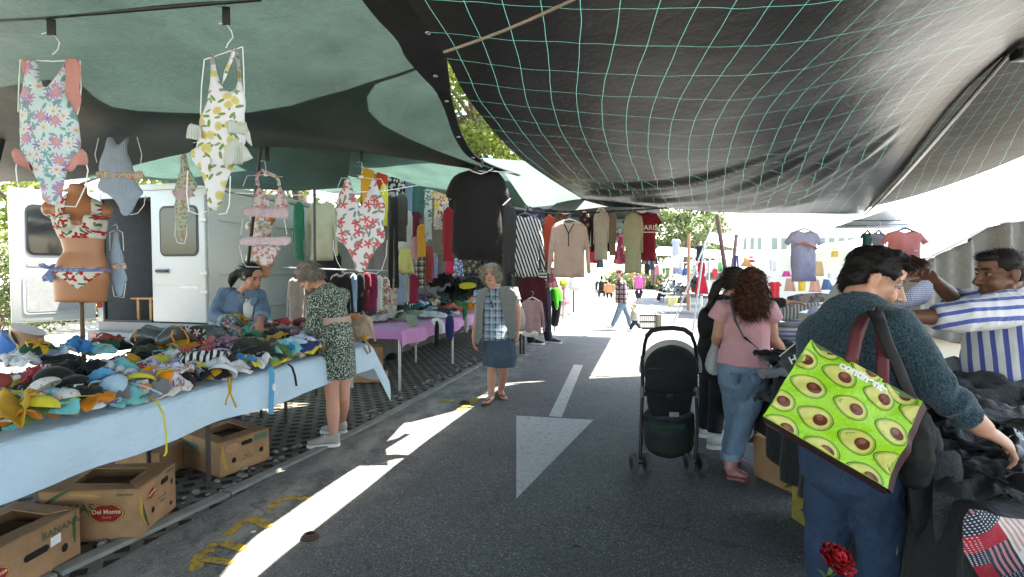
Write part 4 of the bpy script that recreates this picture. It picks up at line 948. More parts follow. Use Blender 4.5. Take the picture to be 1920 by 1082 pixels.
for i in range(6):
 for j in range(21):
  s_, t_ = -3.45 + .168 * i + rf.uniform(-.06, .06), 1.25 + .16 * j + rf.uniform(-.06, .06)
  hh = .02 + .08 * math.sin(PI * (i + .8) / 6.6); g_ = R(s_, t_, TOPZ + hh * .62); px = CX + F * g_.x / g_.y; py = 509 + F * (H - g_.z) / g_.y
  if -60 < px < 660: SWIM.append((px, py, hh, FILLC[int(rf.random() * len(FILLC))], ('crumple', 'brief', 'crumple', 'long', 'crumple', 'cups', 'brief')[int(rf.random() * 7)], rf.uniform(.22, .34), rf.uniform(.15, .22)))
make_pile(SWIM, 'the swimwear table', TOPZ, KW, 'swimwear heaped on the blue table', (-3.55, -2.62))
def ribbon(label, pts, w, col, name='bikini_tie'):
 q = [P(*p) for p in pts]; mb = MB(); mb.tube(q, [(w, .002)] * len(q), 6, side=(1, .2, 0)); o = mb.build(name, pm(col) if isinstance(col, str) else col, origin=q[0]); return tag(o, label, 'swimwear tie')
ribbon('thin yellow strap hanging down over the blue cloth front', [(280, 745, 2.72), (293, 752, 2.66), (306, 775, 2.62), (312, 815, 2.62), (312, 848, 2.62), (308, 855, 2.62)], .005, 'lemon yellow')
ribbon('broad sky blue ribbon hanging to the hem of the tablecloth', [(502, 680, 3.75), (507, 688, 3.62), (510, 705, 3.58), (509, 740, 3.58), (508, 776, 3.58)], .018, 'sky blue')
ribbon('short black ribbon hanging over the tablecloth by the dress', [(540, 682, 3.86), (548, 689, 3.8), (553, 705, 3.78), (556, 724, 3.78)], .008, 'black')
ribbon('mustard tie with forked ends hanging over the cloth', [(424, 702, 3.3), (428, 712, 3.24), (430, 735, 3.22), (424, 752, 3.22), (423, 760, 3.22)], .005, 'mustard')
ribbon('second mustard tie dangling beside the forked one', [(434, 702, 3.3), (434, 714, 3.24), (432, 738, 3.22), (438, 752, 3.22), (443, 764, 3.22)], .006, 'mustard')
mb = MB(); q = P(268, 728, 2.72); f = Face(q, V((.95, .25, .1)), V((-.1, .1, .99))); f.poly(mb, [(-.03, -.04), (.03, -.035), (.026, .045), (-.03, .04)], 0); mb.prism([f.p(x, y, 0) for x, y in ((-.03, -.045), (.03, -.04), (.026, .045), (-.03, .04))], f.n * -.001)
tag(mb.build('price_tag', PAPER, origin=q), 'white price tag standing on the grey and yellow bikini', 'tag')
mb = MB(); q = P(514, 726, 3.56); f = Face(q, V((1, 0, 0)), V((0, 0, 1))); mb.prism([f.p(math.cos(a) * .012, math.sin(a) * .026, 0) for a in [i * PI / 7 for i in range(14)]], V((0, .001, 0)))
tag(mb.build('price_tag', PAPER, origin=q), 'small white oval tag hanging beside the sky blue ribbon', 'tag')
def plastic_skin(c, name='mannequin_plastic', rough=.35): return plain(name, c, rough, 0, .5, .06, 6.0, .05, 30.0)
TAN = plastic_skin((.36, .155, .075)); TAN2 = plastic_skin((.34, .20, .12))
def torso_tubes(mb, J, k=1.0, pad=0.0, part='all'):
 """J: neck, sh (shoulder centre), chest, waist, hip, low: points; side: across"""
 sd = J['side']; fw = J['fwd']
 q = lambda a, b: (a * k + pad, b * k + pad)
 if part == 'all':
  mb.tube([J['neck'], lerp(J['neck'], J['sh'], .5), J['sh'], J['chest'], lerp(J['chest'], J['waist'], .55), J['waist'], lerp(J['waist'], J['hip'], .5), J['hip'], J['low']], [q(.052, .05), q(.056, .055), q(.165, .075), q(.15, .095), q(.125, .085), q(.115, .08), q(.15, .10), q(.165, .115), q(.15, .10)], 20, side=sd)
  for s in (-1, 1):
   mb.ell(J['sh'] + sd * s * .15 * k - V((0, 0, .035 * k)), (.052 * k, .055 * k, .06 * k))
   mb.ell(J['chest'] + sd * s * .068 * k + fw * .075 * k + V((0, 0, .012)), (.066 * k, .055 * k, .062 * k))
   mb.ell(J['hip'] + sd * s * .075 * k - fw * .06 * k, (.085 * k, .07 * k, .09 * k))
def mannequin(label, pts, Y, k, yaw, skin, pole_to, bik=None, name='torso_mannequin'):
 a = yaw; side = V((math.cos(a), math.sin(a), 0)); fwd = V((math.sin(a), -math.cos(a), 0))
 J = {n: P(x, y, Y) for n, (x, y) in pts.items()}; J['side'] = side; J['fwd'] = fwd
 base = pole_to; t = thing(name, label, 'mannequin', base)
 mb = MB(); torso_tubes(mb, J, k)
 me = remesh(mb, .012, 4, 'torso', origin=base); solid('torso', me, skin, t)
 mb = MB(); mb.tube([base, V((J['low'].x, J['low'].y, J['low'].z + .03))], .013, 10); mb.build('pole', plain('bronze_pole', (.07, .045, .03), .4, .6), t)
 return t, J
BK = floral((.62, .6, .56), [(.45, .015, .03), (.5, .03, .04), (.35, .02, .03)], 17, (.04, .15, .07), 'xz', .42, 3, None, .8, .7)
BASE1 = V((P(160, 600, 3.42).x, 3.42, 0))
mq, J = mannequin('headless tan torso mannequin on a pole wearing a cherry print bikini', {'neck': (146, 345), 'sh': (146, 385), 'chest': (152, 422), 'waist': (158, 472), 'hip': (153, 520), 'low': (152, 566)}, 3.4, .92, .5, TAN, BASE1)
def bikini_on(J, k, label_mat, t, base):
 mb = MB(); torso_tubes(mb, J, k, .005)
 for s in (-1, 1): mb.ell(J['chest'] + J['side'] * s * .068 * k + J['fwd'] * .078 * k + V((0, 0, .012)), (.072 * k, .062 * k, .068 * k))
 me = remesh(mb, .010, 3, 'bikini', origin=base)
 def cut(me, keep, name, mat, par=None):
  bm = bmesh.new(); bm.from_mesh(me); bmesh.ops.delete(bm, geom=[f for f in bm.faces if not keep(f.calc_center_median() + base)], context='FACES')
  bmesh.ops.solidify(bm, geom=bm.faces[:], thickness=.004); m2 = bpy.data.meshes.new(name); bm.to_mesh(m2); bm.free(); return solid(name, m2, mat, par)
 ch, hp = J['chest'], J['hip']
 def top(c):
  r = c - ch; x = r.dot(J['side']); f = r.dot(J['fwd'])
  if abs(r.z + .015) < .055 + (.02 if f > 0 else -.02) and not (f > 0 and abs(x) < .028 - .12 * (r.z - .02) * -1 and r.z > -.01): return True
  return r.z >= .03 and abs(abs(x) - .105 * k - .0 + max(0, r.z - .05) * .08) < .024 and r.z < .2 and abs(x) < .2
 def bot(c):
  r = c - hp; f = r.dot(J['fwd']); x = abs(r.dot(J['side']))
  return r.z < .065 and r.z > .065 - (.14 if f > 0 else .17) + x * .85 and r.z > -.11 or (.03 < r.z < .065)
 cut(me, top, 'bikini_top', label_mat, t); cut(me, bot, 'bikini_bottom', label_mat, t); bpy.data.meshes.remove(me)
bikini_on(J, .92, BK, mq, BASE1)
BOWM = floral((.16, .22, .42), [(.55, .5, .6), (.5, .2, .25)], 40, None, 'xz', .3)
q = J['hip'] + J['side'] * -.15 * .92 + V((0, 0, .055)) + J['fwd'] * .05; mb = MB()
for (dx, dz, dy) in ((-.03, .02, -.03), (.03, .022, -.03), (-.02, -.06, -.02), (.015, -.065, -.025)):
 mb.tube([q, q + V((dx, dy, dz)), q + V((dx * 1.6, dy * 1.2, dz * 1.3))], [(.008, .004), (.022, .008), (.006, .004)], 8)
mb.build('bow', BOWM, mq)
mb = MB(); n_ = 40
mb.tube([J['hip'] + V((0, 0, .05)) + J['side'] * math.cos(i * 2 * PI / n_) * .158 + J['fwd'] * math.sin(i * 2 * PI / n_) * .112 for i in range(n_ + 1)], [(.004, .018)] * (n_ + 1), 6); mb.build('waistband', BOWM, mq)
BASE2 = V((P(487, 600, 5.3).x, 5.3, 0))
mq2, J2 = mannequin('tan torso mannequin half hidden behind the pink ruffled bikini', {'neck': (496, 388), 'sh': (493, 404), 'chest': (490, 428), 'waist': (488, 460), 'hip': (484, 490), 'low': (484, 520)}, 5.2, .86, -.5, TAN, BASE2)
bikini_on(J2, .86, floral((.55, .58, .55), [(.5, .25, .2), (.45, .12, .15)], 20, (.2, .3, .28), 'xz', .4), mq2, BASE2)
b = PZ(325, 640, TZ + .1); t = thing('lying_mannequin', 'dark grey glossy mannequin lying along the back of the swimwear table', 'mannequin', V((b.x, b.y, TZ)))
GREYM = plastic_skin((.075, .085, .09), 'grey_mannequin_plastic', .28)
mb = MB(); ax = lambda px, py, Y: P(px, py, Y)
mb.tube([ax(252, 636, 3.75), ax(275, 626, 3.78), ax(300, 632, 3.8), ax(322, 630, 3.85), ax(350, 632, 3.95), ax(385, 628, 4.1), ax(410, 625, 4.2)], [(.04, .05), (.085, .07), (.075, .06), (.09, .075), (.085, .07), (.10, .08), (.07, .06)], 14, dome=.8)
mb.tube([ax(300, 640, 3.65), ax(320, 625, 3.72), ax(345, 622, 3.85), ax(370, 636, 3.9)], [.04, .055, .05, .03], 10, dome=.8)
me = remesh(mb, .014, 4, 'body', origin=t.location); solid('body', me, GREYM, t)
def band_px(name, label, pts, w, mat, cat):
 q = [P(*p) for p in pts]; mb = MB(); mb.tube(q, [(w, .004)] * len(q), 8, side=(.3, 1, 0)); return tag(mb.build(name, mat, origin=q[0]), label, cat)
band_px('bikini_strap', 'orange strap looped round the grey lying mannequin, left one', [(254, 640, 3.66), (252, 628, 3.66), (256, 620, 3.7), (262, 616, 3.78)], .006, pm('orange'), 'swimwear tie')
band_px('bikini_strap', 'orange strap arching over the middle of the grey lying mannequin', [(328, 642, 3.62), (321, 630, 3.6), (324, 620, 3.62), (336, 612, 3.7), (346, 620, 3.7), (353, 634, 3.68), (352, 646, 3.64)], .006, pm('orange'), 'swimwear tie')
garment('swim_wrap', 'black red and white floral wrap laid over the grey mannequin', 'swimwear', [(332, 616), (350, 611), (378, 611), (388, 622), (386, 642), (372, 650), (366, 632), (352, 622), (340, 622)], 3.78, floral((.02, .02, .02), [(.4, .03, .05), (.5, .45, .45), (.45, .1, .15)], 16, (.2, .25, .2), 'xz', .5), .05, 0, fold=.01, res=.02)
b = PZ(45, 650, TZ); t = thing('hip_mannequin', 'tan hip display form wearing bright blue shorts at the table end', 'mannequin', V((b.x, b.y, TZ)))
c = P(50, 634, b.y); mb = MB()
mb.tube([c + V((-.03, 0, -.16)), c + V((-.02, 0, -.06)), c + V((.0, 0, .04)), c + V((.02, 0, .085))], [(.15, .11), (.165, .12), (.135, .105), (.145, .11)], 24, side=(1, .1, 0)); mb.build('form', TAN2, t)
mb = MB(); mb.tube([c + V((-.13, 0, -.16)), c + V((-.10, -.01, -.08)), c + V((-.06, -.005, -.02)), c + V((-.05, 0, -.015))], [(.16, .125), (.17, .13), (.165, .128), (.16, .12)], 24, side=(1, .1, .5)); mb.build('shorts', cloth((.03, .14, .42), .6, .2, 0, .1, 0, 'blue_lycra'), t)
def hanger(label, hook, frame_pts, Y, r=.0022, mat=None, clip=None):
 o = P(*hook[0], Y); t = thing('wire_hanger', label, 'hanger', o)
 mb = MB(); q = [P(x, y, Y + .003) for x, y in hook]; mb.tube(q, r, 6); mb.build('hook', mat or wire_white(), t)
 for pl in frame_pts:
  mb = MB(); mb.tube([P(x, y, Y + .004) for x, y in pl], r, 6); mb.build('wire', mat or wire_white(), t)
 if clip:
  mb = MB(); c = P(*clip, Y - .004); mb.box(c, (.035, .008, .02), bevel=.003); mb.build('clip', PAPER, t)
 return t
def swim(label, pts, Y, mat, parts=(), thick=.045, **k):
 ob = garment('swimsuit', label, 'swimsuit', pts, Y, mat, thick, res=k.pop('res', .014), fold=k.pop('fold', .010), ff=k.pop('ff', 16), **k)
 for nm, pp, m, dy in parts:
  w = garment(nm, None, None, pp, Y + dy, m, .007, parent=ob, res=.010, fold=.026, ff=52, sm_it=0, rim=.008)
 return ob
FL1 = floral((.46, .60, .63), [(.62, .62, .70), (.66, .66, .72), (.5, .22, .42), (.60, .60, .68)], 17, (.14, .30, .33), 'xz', .5, 9, (.55, .38, .06), .9, .8, second=[(.45, .22, .42), (.16, .38, .38), (.22, .20, .42)], wave=.28)
PINK = cloth((.58, .27, .25), .8, .35, .12, .2, 0, 'pink_ruffle')
swim('floral one-piece swimsuit with daisies and pink ruffles, largest hanging one', [(52, 110), (70, 112), (75, 140), (83, 169), (100, 148), (116, 125), (121, 112), (129, 112), (126, 150), (130, 178), (140, 205), (148, 222), (150, 245), (153, 280), (140, 292), (126, 316), (118, 345), (113, 386), (80, 381), (76, 354), (60, 318), (37, 284), (36, 255), (35, 215), (36, 190), (44, 160), (48, 130)], 2.06, FL1,
     [('ruffle', [(40, 110), (58, 110), (52, 128), (43, 152), (40, 135)], PINK, -.012), ('ruffle', [(124, 109), (146, 110), (150, 122), (148, 160), (149, 196), (141, 213), (131, 180), (126, 150)], PINK, -.014), ('ruffle', [(27, 276), (38, 281), (62, 318), (56, 321), (38, 312), (22, 294), (20, 287)], PINK, -.014), ('ruffle', [(118, 321), (128, 305), (153, 278), (170, 298), (160, 308), (145, 311), (136, 321)], PINK, -.014)], sm_it=1)
hanger('wire hanger shaped like a body, holding the daisy swimsuit', [(78, 64), (88, 61), (104, 68), (112, 80), (108, 94), (98, 103)], [[(38, 113), (60, 113), (98, 115), (150, 113)], [(38, 113), (35, 170), (34, 210)], [(32, 300), (30, 318), (33, 345), (42, 368), (50, 378)], [(150, 113), (152, 165), (149, 200), (145, 215)], [(160, 300), (165, 320), (160, 350), (150, 372), (142, 388), (114, 386)]], 2.06, clip=None)
LEM = floral((.66, .66, .72), [(.60, .54, .22), (.58, .50, .18)], 19, (.16, .26, .06), 'xz', .34, 2, None, .75, .75, wave=.12)
SAGE = stripes((.40, .46, .42), (.56, .60, .57), 180, .5, 'x', name='sage_stripe')
swim('white lemon print swimsuit with crossed straps and striped side bows', [(395, 103), (402, 103), (409, 145), (420, 168), (434, 174), (446, 160), (446, 130), (438, 92), (446, 91), (452, 130), (455, 165), (462, 190), (458, 222), (464, 245), (460, 275), (445, 300), (430, 325), (421, 355), (413, 396), (392, 394), (388, 352), (378, 322), (366, 292), (368, 270), (375, 250), (374, 220), (387, 203), (394, 165), (396, 130)], 2.03, LEM,
     [('bow', [(347, 245), (360, 232), (378, 236), (382, 258), (366, 262), (350, 262)], SAGE, -.02), ('bow', [(424, 230), (436, 225), (448, 233), (462, 228), (470, 250), (472, 275), (464, 266), (456, 250), (440, 250), (428, 252)], SAGE, -.022), ('skirt_frill', [(356, 284), (372, 276), (400, 300), (396, 325), (376, 318), (362, 302)], LEM, -.016), ('skirt_frill', [(426, 268), (444, 258), (464, 278), (474, 296), (458, 306), (440, 308), (424, 318), (414, 296)], SAGE, -.018), ('strap', [(417, 160), (422, 162), (440, 96), (435, 92)], LEM, -.010)])
hanger('wire hanger holding the lemon swimsuit under the black strap', [(411, 44), (424, 45), (434, 58), (437, 70), (427, 82), (424, 90)], [[(383, 112), (410, 103), (455, 88)], [(383, 112), (378, 160), (376, 215)], [(455, 88), (457, 130), (458, 185)], [(352, 320), (350, 360), (354, 396), (372, 402), (388, 396)], [(432, 330), (430, 385), (424, 400), (410, 402)]], 2.03)
BS = stripes((.20, .27, .38), (.33, .40, .52), 130, .5, 'x', name='blue_fine_stripe'); FB = floral((.52, .45, .38), [(.42, .06, .09), (.45, .2, .12)], 60, (.2, .25, .15), 'xz', .4)
swim('blue fine striped swimsuit with crossed straps and floral waist frill', [(203, 253), (211, 253), (222, 276), (237, 256), (243, 254), (237, 282), (246, 302), (251, 323), (254, 338), (262, 350), (272, 362), (262, 370), (252, 388), (241, 405), (228, 404), (222, 384), (206, 366), (182, 355), (181, 346), (188, 332), (183, 318), (186, 298), (194, 282)], 3.3, BS, [('waist_frill', [(179, 322), (200, 321), (235, 323), (266, 321), (270, 332), (262, 338), (230, 334), (200, 336), (183, 334)], FB, -.02)])
hanger('white wire hanger with the blue striped swimsuit', [(213, 234), (218, 231), (224, 236), (219, 245), (220, 250)], [[(186, 253), (219, 254), (256, 254)], [(186, 253), (178, 290), (182, 305)], [(256, 254), (266, 290), (262, 322)], [(273, 365), (270, 385), (258, 400), (244, 403)]], 3.3, clip=(220, 252))
GF = floral((.34, .46, .38), [(.40, .05, .09), (.45, .08, .12)], 38, (.12, .28, .18), 'xz', .38)
swim('small pale green floral swimsuit with mauve frill, hanging before the van window', [(338, 292), (350, 287), (353, 312), (362, 330), (371, 346), (366, 358), (352, 366), (356, 388), (352, 415), (346, 448), (338, 455), (333, 425), (327, 390), (331, 368), (326, 358), (332, 338), (339, 316)], 3.3, GF, [('frill', [(323, 358), (340, 352), (360, 356), (366, 368), (350, 376), (330, 374)], cloth((.48, .38, .42), .8, .3), -.02)])
hanger('white wire hanger with the small green floral swimsuit', [(362, 268), (370, 266), (375, 274), (368, 282), (352, 288)], [[(330, 300), (352, 289), (372, 300)], [(330, 415), (328, 440), (332, 455), (345, 457)], [(350, 415), (350, 440), (346, 456)]], 3.3)
swim('small blue striped child swimsuit with a floral band, hanging by the van opening', [(215, 430), (222, 430), (225, 465), (233, 480), (232, 500), (240, 524), (233, 530), (230, 555), (220, 557), (213, 532), (208, 520), (206, 482), (211, 460)], 3.5, BS, [('floral_band', [(205, 494), (236, 493), (238, 504), (206, 506)], FB, -.02)])
hanger('white wire hanger with the small blue child swimsuit', [(212, 424), (217, 420), (221, 426), (218, 432)], [[(206, 436), (218, 430), (230, 436)], [(206, 436), (206, 470)], [(230, 436), (232, 470)], [(210, 535), (214, 556), (232, 558), (236, 530)]], 3.5)
PB = floral((.56, .54, .56), [(.55, .12, .2), (.5, .16, .22)], 26, (.2, .32, .28), 'xz', .45, 5, None, .9, .8); LIL = speckle((.52, .38, .48), (.62, .56, .62), 160, .52, 'lilac_frill')
t = thing('bikini_set', 'pink floral bikini with lilac ruffles on a wire hanger', 'bikini', P(497, 318, 3.7))
for nm, pp, m, dy in (('cup', [(483, 348), (492, 356), (500, 368), (514, 391), (470, 391), (473, 376), (478, 362)], PB, 0), ('cup', [(523, 347), (528, 352), (536, 366), (543, 390), (512, 391), (516, 376), (520, 362)], PB, 0), ('ruffle', [(453, 390), (475, 387), (510, 390), (542, 388), (541, 404), (538, 412), (515, 408), (490, 407), (455, 405)], LIL, -.02), ('ruffle', [(446, 446), (480, 443), (515, 445), (546, 442), (546, 456), (530, 462), (495, 458), (465, 462), (449, 460)], LIL, -.02), ('bottom', [(468, 460), (530, 460), (517, 480), (507, 498), (489, 499), (484, 482)], PB, 0)):
 garment(nm, None, None, pp, 3.7 + dy, m, .010, parent=t, res=.016, fold=.010, ff=36, rim=.012)
mb = MB(); mb.tube([P(x, y, 3.7) for x, y in ((484, 349), (481, 335), (484, 325), (490, 319), (505, 326), (518, 331), (522, 338), (524, 349))], [(.012, .003)] * 8, 6, side=(1, 0, .3)); mb.build('strap', PB, t)
hanger('wire hanger carrying the pink floral bikini set', [(489, 302), (496, 302), (498, 312), (499, 324)], [[(463, 330), (499, 327), (530, 332)], [(463, 330), (455, 350)], [(456, 410), (451, 440)], [(448, 460), (455, 490), (462, 500), (487, 501)], [(533, 412), (538, 440)]], 3.71, clip=(499, 328))
HB = floral((.64, .63, .70), [(.58, .10, .12), (.60, .14, .15), (.55, .09, .10)], 11.5, (.14, .25, .24), 'xz', .42, 5, (.5, .1, .12), .95, .9)
swim('white one-piece swimsuit with coral hibiscus flowers and deep neckline', [(647, 333), (657, 333), (660, 350), (668, 372), (677, 390), (688, 365), (695, 336), (706, 334), (709, 353), (716, 368), (722, 382), (722, 398), (718, 420), (724, 449), (708, 464), (692, 488), (686, 510), (666, 510), (663, 488), (650, 462), (628, 448), (633, 420), (629, 395), (632, 370), (643, 353)], 3.85, HB)
hanger('white wire hanger shaping the hibiscus swimsuit', [(670, 305), (677, 302), (680, 312), (678, 325)], [[(640, 334), (677, 333), (715, 336)], [(640, 334), (633, 352)], [(715, 336), (722, 352), (718, 365)], [(625, 450), (626, 470), (632, 490), (645, 512), (664, 511)], [(726, 450), (724, 480), (716, 505), (706, 513), (688, 511)]], 3.86, clip=(677, 332))
WHITE = plain('white_van_paint', (.44, .445, .44), .35, 0, .5, .06, 3.0, .04, 20.0); DARKIN = plain('van_lining', (.10, .105, .11), .8, 0, .3, .15); BLKR = plain('rubber_seal', (.015, .015, .016), .6)
GLASS = plain('dark_van_glass', (.012, .013, .015), .06, 0, .6, .1, 3.0, 0)
vs0, vs1, vt0, vt1 = -7.57, -5.67, 5.8, 11.6
VL = R((vs0 + vs1) / 2, (vt0 + vt1) / 2); van = thing('delivery_van', 'white delivery van, rear doors open, parked behind the swimwear table', 'van', V((VL.x, VL.y, 0)))
def vbox(name, s0, s1, t0, t1, z0, z1, mat, bevel=.0, parent=van):
 mb = MB(); mb.box(R((s0 + s1) / 2, (t0 + t1) / 2, (z0 + z1) / 2), (abs(s1 - s0), abs(t1 - t0), z1 - z0), rz=-RA, bevel=bevel); return mb.build(name, mat, parent, origin=van.location)
vbox('body_side', vs1 - .06, vs1, vt0 + .03, vt1, .5, 2.62, WHITE, .02); vbox('body_side', vs0, vs0 + .06, vt0 + .03, vt1, .5, 2.62, WHITE, .02)
vbox('roof', vs0 - .01, vs1 + .01, vt0 + .02, vt1, 2.622, 2.72, WHITE, .045); vbox('floor', vs0 + .062, vs1 - .062, vt0 + .02, vt1 - .02, .70, .78, DARKIN); vbox('bulkhead', vs0 + .062, vs1 - .062, vt0 + 3.0, vt0 + 3.05, .79, 2.61, DARKIN)
for (s0, s1) in ((vs0 + .063, vs0 + .085), (vs1 - .085, vs1 - .063)): vbox('lining', s0, s1, vt0 + .06, vt0 + 2.98, .79, 2.6, plain('grey_lining', (.20, .21, .22), .85))
vbox('headlining', vs0 + .09, vs1 - .09, vt0 + .06, vt0 + 2.98, 2.58, 2.615, plain('grey_lining', (.20, .21, .22), .85))
vbox('rear_sill', vs0, vs1, vt0 - .02, vt0 + .015, .50, .785, plain('grey_bumper', (.16, .16, .165), .6), .01); vbox('bumper', vs0 - .03, vs1 + .03, vt0 - .16, vt0 - .025, .48, .66, plain('grey_bumper', (.16, .16, .165), .6), .03); vbox('bumper_step', vs0 - .05, vs1 + .05, vt0 - .24, vt0 - .165, .48, .54, plain('grey_bumper', (.16, .16, .165), .6), .02)
vbox('rear_pillar', vs0 - .005, vs0 + .09, vt0 - .015, vt0 + .028, .66, 2.62, WHITE, .012); vbox('header', vs0 + .092, vs1, vt0 - .01, vt0 + .028, 2.53, 2.62, WHITE, .01); vbox('seal', vs0 + .092, vs0 + .12, vt0 - .012, vt0 + .02, .80, 2.52, BLKR, .008); vbox('seal', vs0 + .122, vs1 - .95, vt0 - .012, vt0 + .02, .79, .815, BLKR, .008)
vbox('rear_light', vs0 + .0, vs0 + .085, vt0 - .035, vt0 - .017, .98, 1.26, plain('red_lens', (.35, .02, .02), .2), .01); vbox('rear_reflector', vs0 + .06, vs0 + .16, vt0 - .172, vt0 - .161, .585, .625, plain('orange_red_lens', (.5, .06, .03), .25), .004)
for k in range(3): vbox('side_moulding', vs1 + .001, vs1 + .018, vt0 + .2, vt1 - .2, (.95, 1.45, 2.2)[k], (.95, 1.45, 2.2)[k] + (.06, .02, .02)[k], WHITE, .006)
vbox('side_panel', vs1 + .001, vs1 + .012, vt0 + .6, vt0 + 2.0, 1.55, 2.15, WHITE, .006); vbox('side_panel', vs1 + .001, vs1 + .012, vt0 + 2.2, vt0 + 3.6, 1.55, 2.15, WHITE, .006)
for (s, t_) in ((vs0 + .12, vt0 + 1.0), (vs1 - .12, vt0 + 1.0), (vs0 + .12, vt1 - .9), (vs1 - .12, vt1 - .9)):
 c = R(s, t_, .34); ax_ = R(1, 0, 0); mb = MB(); mb.tube([c - ax_ * .1, c - ax_ * .08, c + ax_ * .08, c + ax_ * .1], [.3, .34, .34, .3], 24); w_ = mb.build('wheel', BLKR, van); mb = MB(); mb.tube([c - ax_ * .105, c + ax_ * .105], .2, 18); mb.build('rim', steel(), w_, origin=van.location)
t = thing('wooden_rack', 'low wooden rack standing inside the open van', 'rack', R(-7.05, vt0 + .5, .78)); WOOD = wood_mat((.42, .22, .09))
mb = MB(); mb.box(R(-6.98, vt0 + .5, 1.10), (.66, .5, .025), rz=-RA, bevel=.004); mb.build('shelf', WOOD, t)
for s in (-7.18, -6.95, -6.70): mb = MB(); mb.box(R(s, vt0 + .28, .935), (.045, .035, .30), rz=-RA, bevel=.004); mb.build('leg', WOOD, t)
def van_door(hinge, d, L, z0, z1, name, inside_visible, letters=False):
 """door slab from the hinge along d; outer face towards the right-hand normal"""
 d = d.normalized(); n = V((-d.y, d.x, 0))
 up = V((0, 0, 1)); mb = MB(); th = .05
 def slab(x0, x1, a, b, y0, y1, m, bev=0):
  c = hinge + d * ((x0 + x1) / 2) + n * ((y0 + y1) / 2) + up * ((a + b) / 2); m.box(c, (x1 - x0, abs(y1 - y0), b - a), rz=math.atan2(d.y, d.x), bevel=bev)
 slab(0, L, z0, z1, -th, 0, mb, .025); dr = mb.build(name, WHITE, van, origin=van.location)
 sub = lambda nm, m, mat: m.build(nm, mat, dr, origin=van.location)
 zw0, zw1 = lerp(z0, z1, .52), lerp(z0, z1, .87)
 Fw = Face(hinge, d, up)
 def rrect(x0, x1, a, b, r):
  q = []
  for cx, cy, st in ((x1 - r, b - r, 0), (x0 + r, b - r, 90), (x0 + r, a + r, 180), (x1 - r, a + r, 270)):
   for k in range(6): an = math.radians(st + k * 18); q.append((cx + r * math.cos(an), cy + r * math.sin(an)))
  return q
 s = 1 if Fw.n.dot(n) > 0 else -1
 def plate(nm, q, h, dep, mat):
  m = MB(); o = [hinge + d * x + up * y + n * h for x, y in q]; m.prism(o, n * dep); return sub(nm, m, mat)
 plate('window_seal', rrect(.10, L - .16, zw0 - .03, zw1 + .03, .09), .001, .008, BLKR)
 plate('window', rrect(.125, L - .185, zw0, zw1, .07), .0095, .004, GLASS)
 if inside_visible:
  for (a, b, x0, x1) in ((.06, .36, .14, L - .12),):
   plate('inner_panel', rrect(x0, x1, lerp(z0, z1, a), lerp(z0, z1, b), .05), .002, .010, plain('grey_door_trim', (.34, .35, .36), .7)); plate('panel_recess', rrect(x0 + .03, x1 - .03, lerp(z0, z1, a) + .03, lerp(z0, z1, b) - .03, .04), .0125, .003, plain('grey_recess', (.24, .25, .26), .8))
  plate('latch_pocket', rrect(L - .34, L - .16, lerp(z0, z1, .42), lerp(z0, z1, .47), .02), .002, .004, plain('grey_recess', (.24, .25, .26), .8))
  m = MB(); slab(-.10, .06, z0 + .02, z0 + .06, -.06, -.02, m, .01); sub('door_stay', m, BLKR)
 else:
  m = MB(); slab(.60, .80, lerp(z0, z1, .385), lerp(z0, z1, .40), .02, .045, m, .01); sub('handle', m, BLKR); m = MB(); slab(.60, .82, lerp(z0, z1, .375), lerp(z0, z1, .41), .001, .012, m, .006); sub('handle_recess', m, plain('grey_recess', (.24, .25, .26), .8))
  for zz in (.36, .22, .76): m = MB(); slab(-.05, .06, lerp(z0, z1, zz), lerp(z0, z1, zz) + .05, .004, .03, m, .008); sub('hinge', m, WHITE)
  m = MB(); slab(.08, L - .05, lerp(z0, z1, .282), lerp(z0, z1, .286), .001, .006, m, .002); sub('crease', m, WHITE)
  m = MB(); ft = Face(hinge + d * .26, -d if (-d).cross(up).dot(n) > 0 else d, up); ft.text(m, 'SPRINTER', 0, lerp(z0, z1, .265), .065, .006, .001); sub('lettering', m, steel())
 return dr
van_door(R(vs1 - .02, vt0 - .018), R(-1, 0, 0), .90, .80, 2.60, 'rear_door', False, True)
dl = V((-.56, -.66, 0)); hg = R(vs0 - .02, vt0 - .03)
van_door(hg, dl, .88, .82, 2.60, 'open_rear_door', True)
def skin_mat(c, name='skin'):
 t = NT(name); v = t.co(); n = t.noise(v, 14.0, 4, .6); f = t.noise(v, 130.0, 3)
 col = t.mix(t.mr(n, .35, .7), tuple(x * .9 for x in c), (min(1, c[0] * 1.1), c[1] * .93, c[2] * .92))
 return t.out(t.pbr(col, t.mr(f, .3, .7, .42, .6), 0, .4, t.bump(f, .12, .002), Subsurface_Weight=.12, Subsurface_Radius=(.012, .005, .003), Subsurface_Scale=1.0))
SKIN_F, SKIN_M, SKIN_T = skin_mat((.50, .285, .205)), skin_mat((.155, .075, .048)), skin_mat((.40, .215, .145))
SKIN_P = skin_mat((.44, .26, .19))
def hair_mat(c, name='hair'):
 t = NT(name); v = t.co(); n = t.noise(t.vm('MULTIPLY', v, (1, 1, .35)), 60.0, 4, .7)
 col = t.mix(t.mr(n, .3, .7), tuple(x * .55 for x in c), tuple(min(1, x * 1.5) for x in c))
 return t.out(t.pbr(col, .6, 0, .22, t.bump(n, .5, .006)))
LIP = plain('lips', (.30, .09, .075), .45, 0, .4, .05, 20, 0); EYEW = plain('eye_white', (.33, .31, .29), .3); IRIS = plain('iris', (.03, .018, .01), .15);
def orient(f, u=V((0, 0, 1))):
 f = f.normalized(); r = f.cross(u).normalized(); return f, r, r.cross(f).normalized()
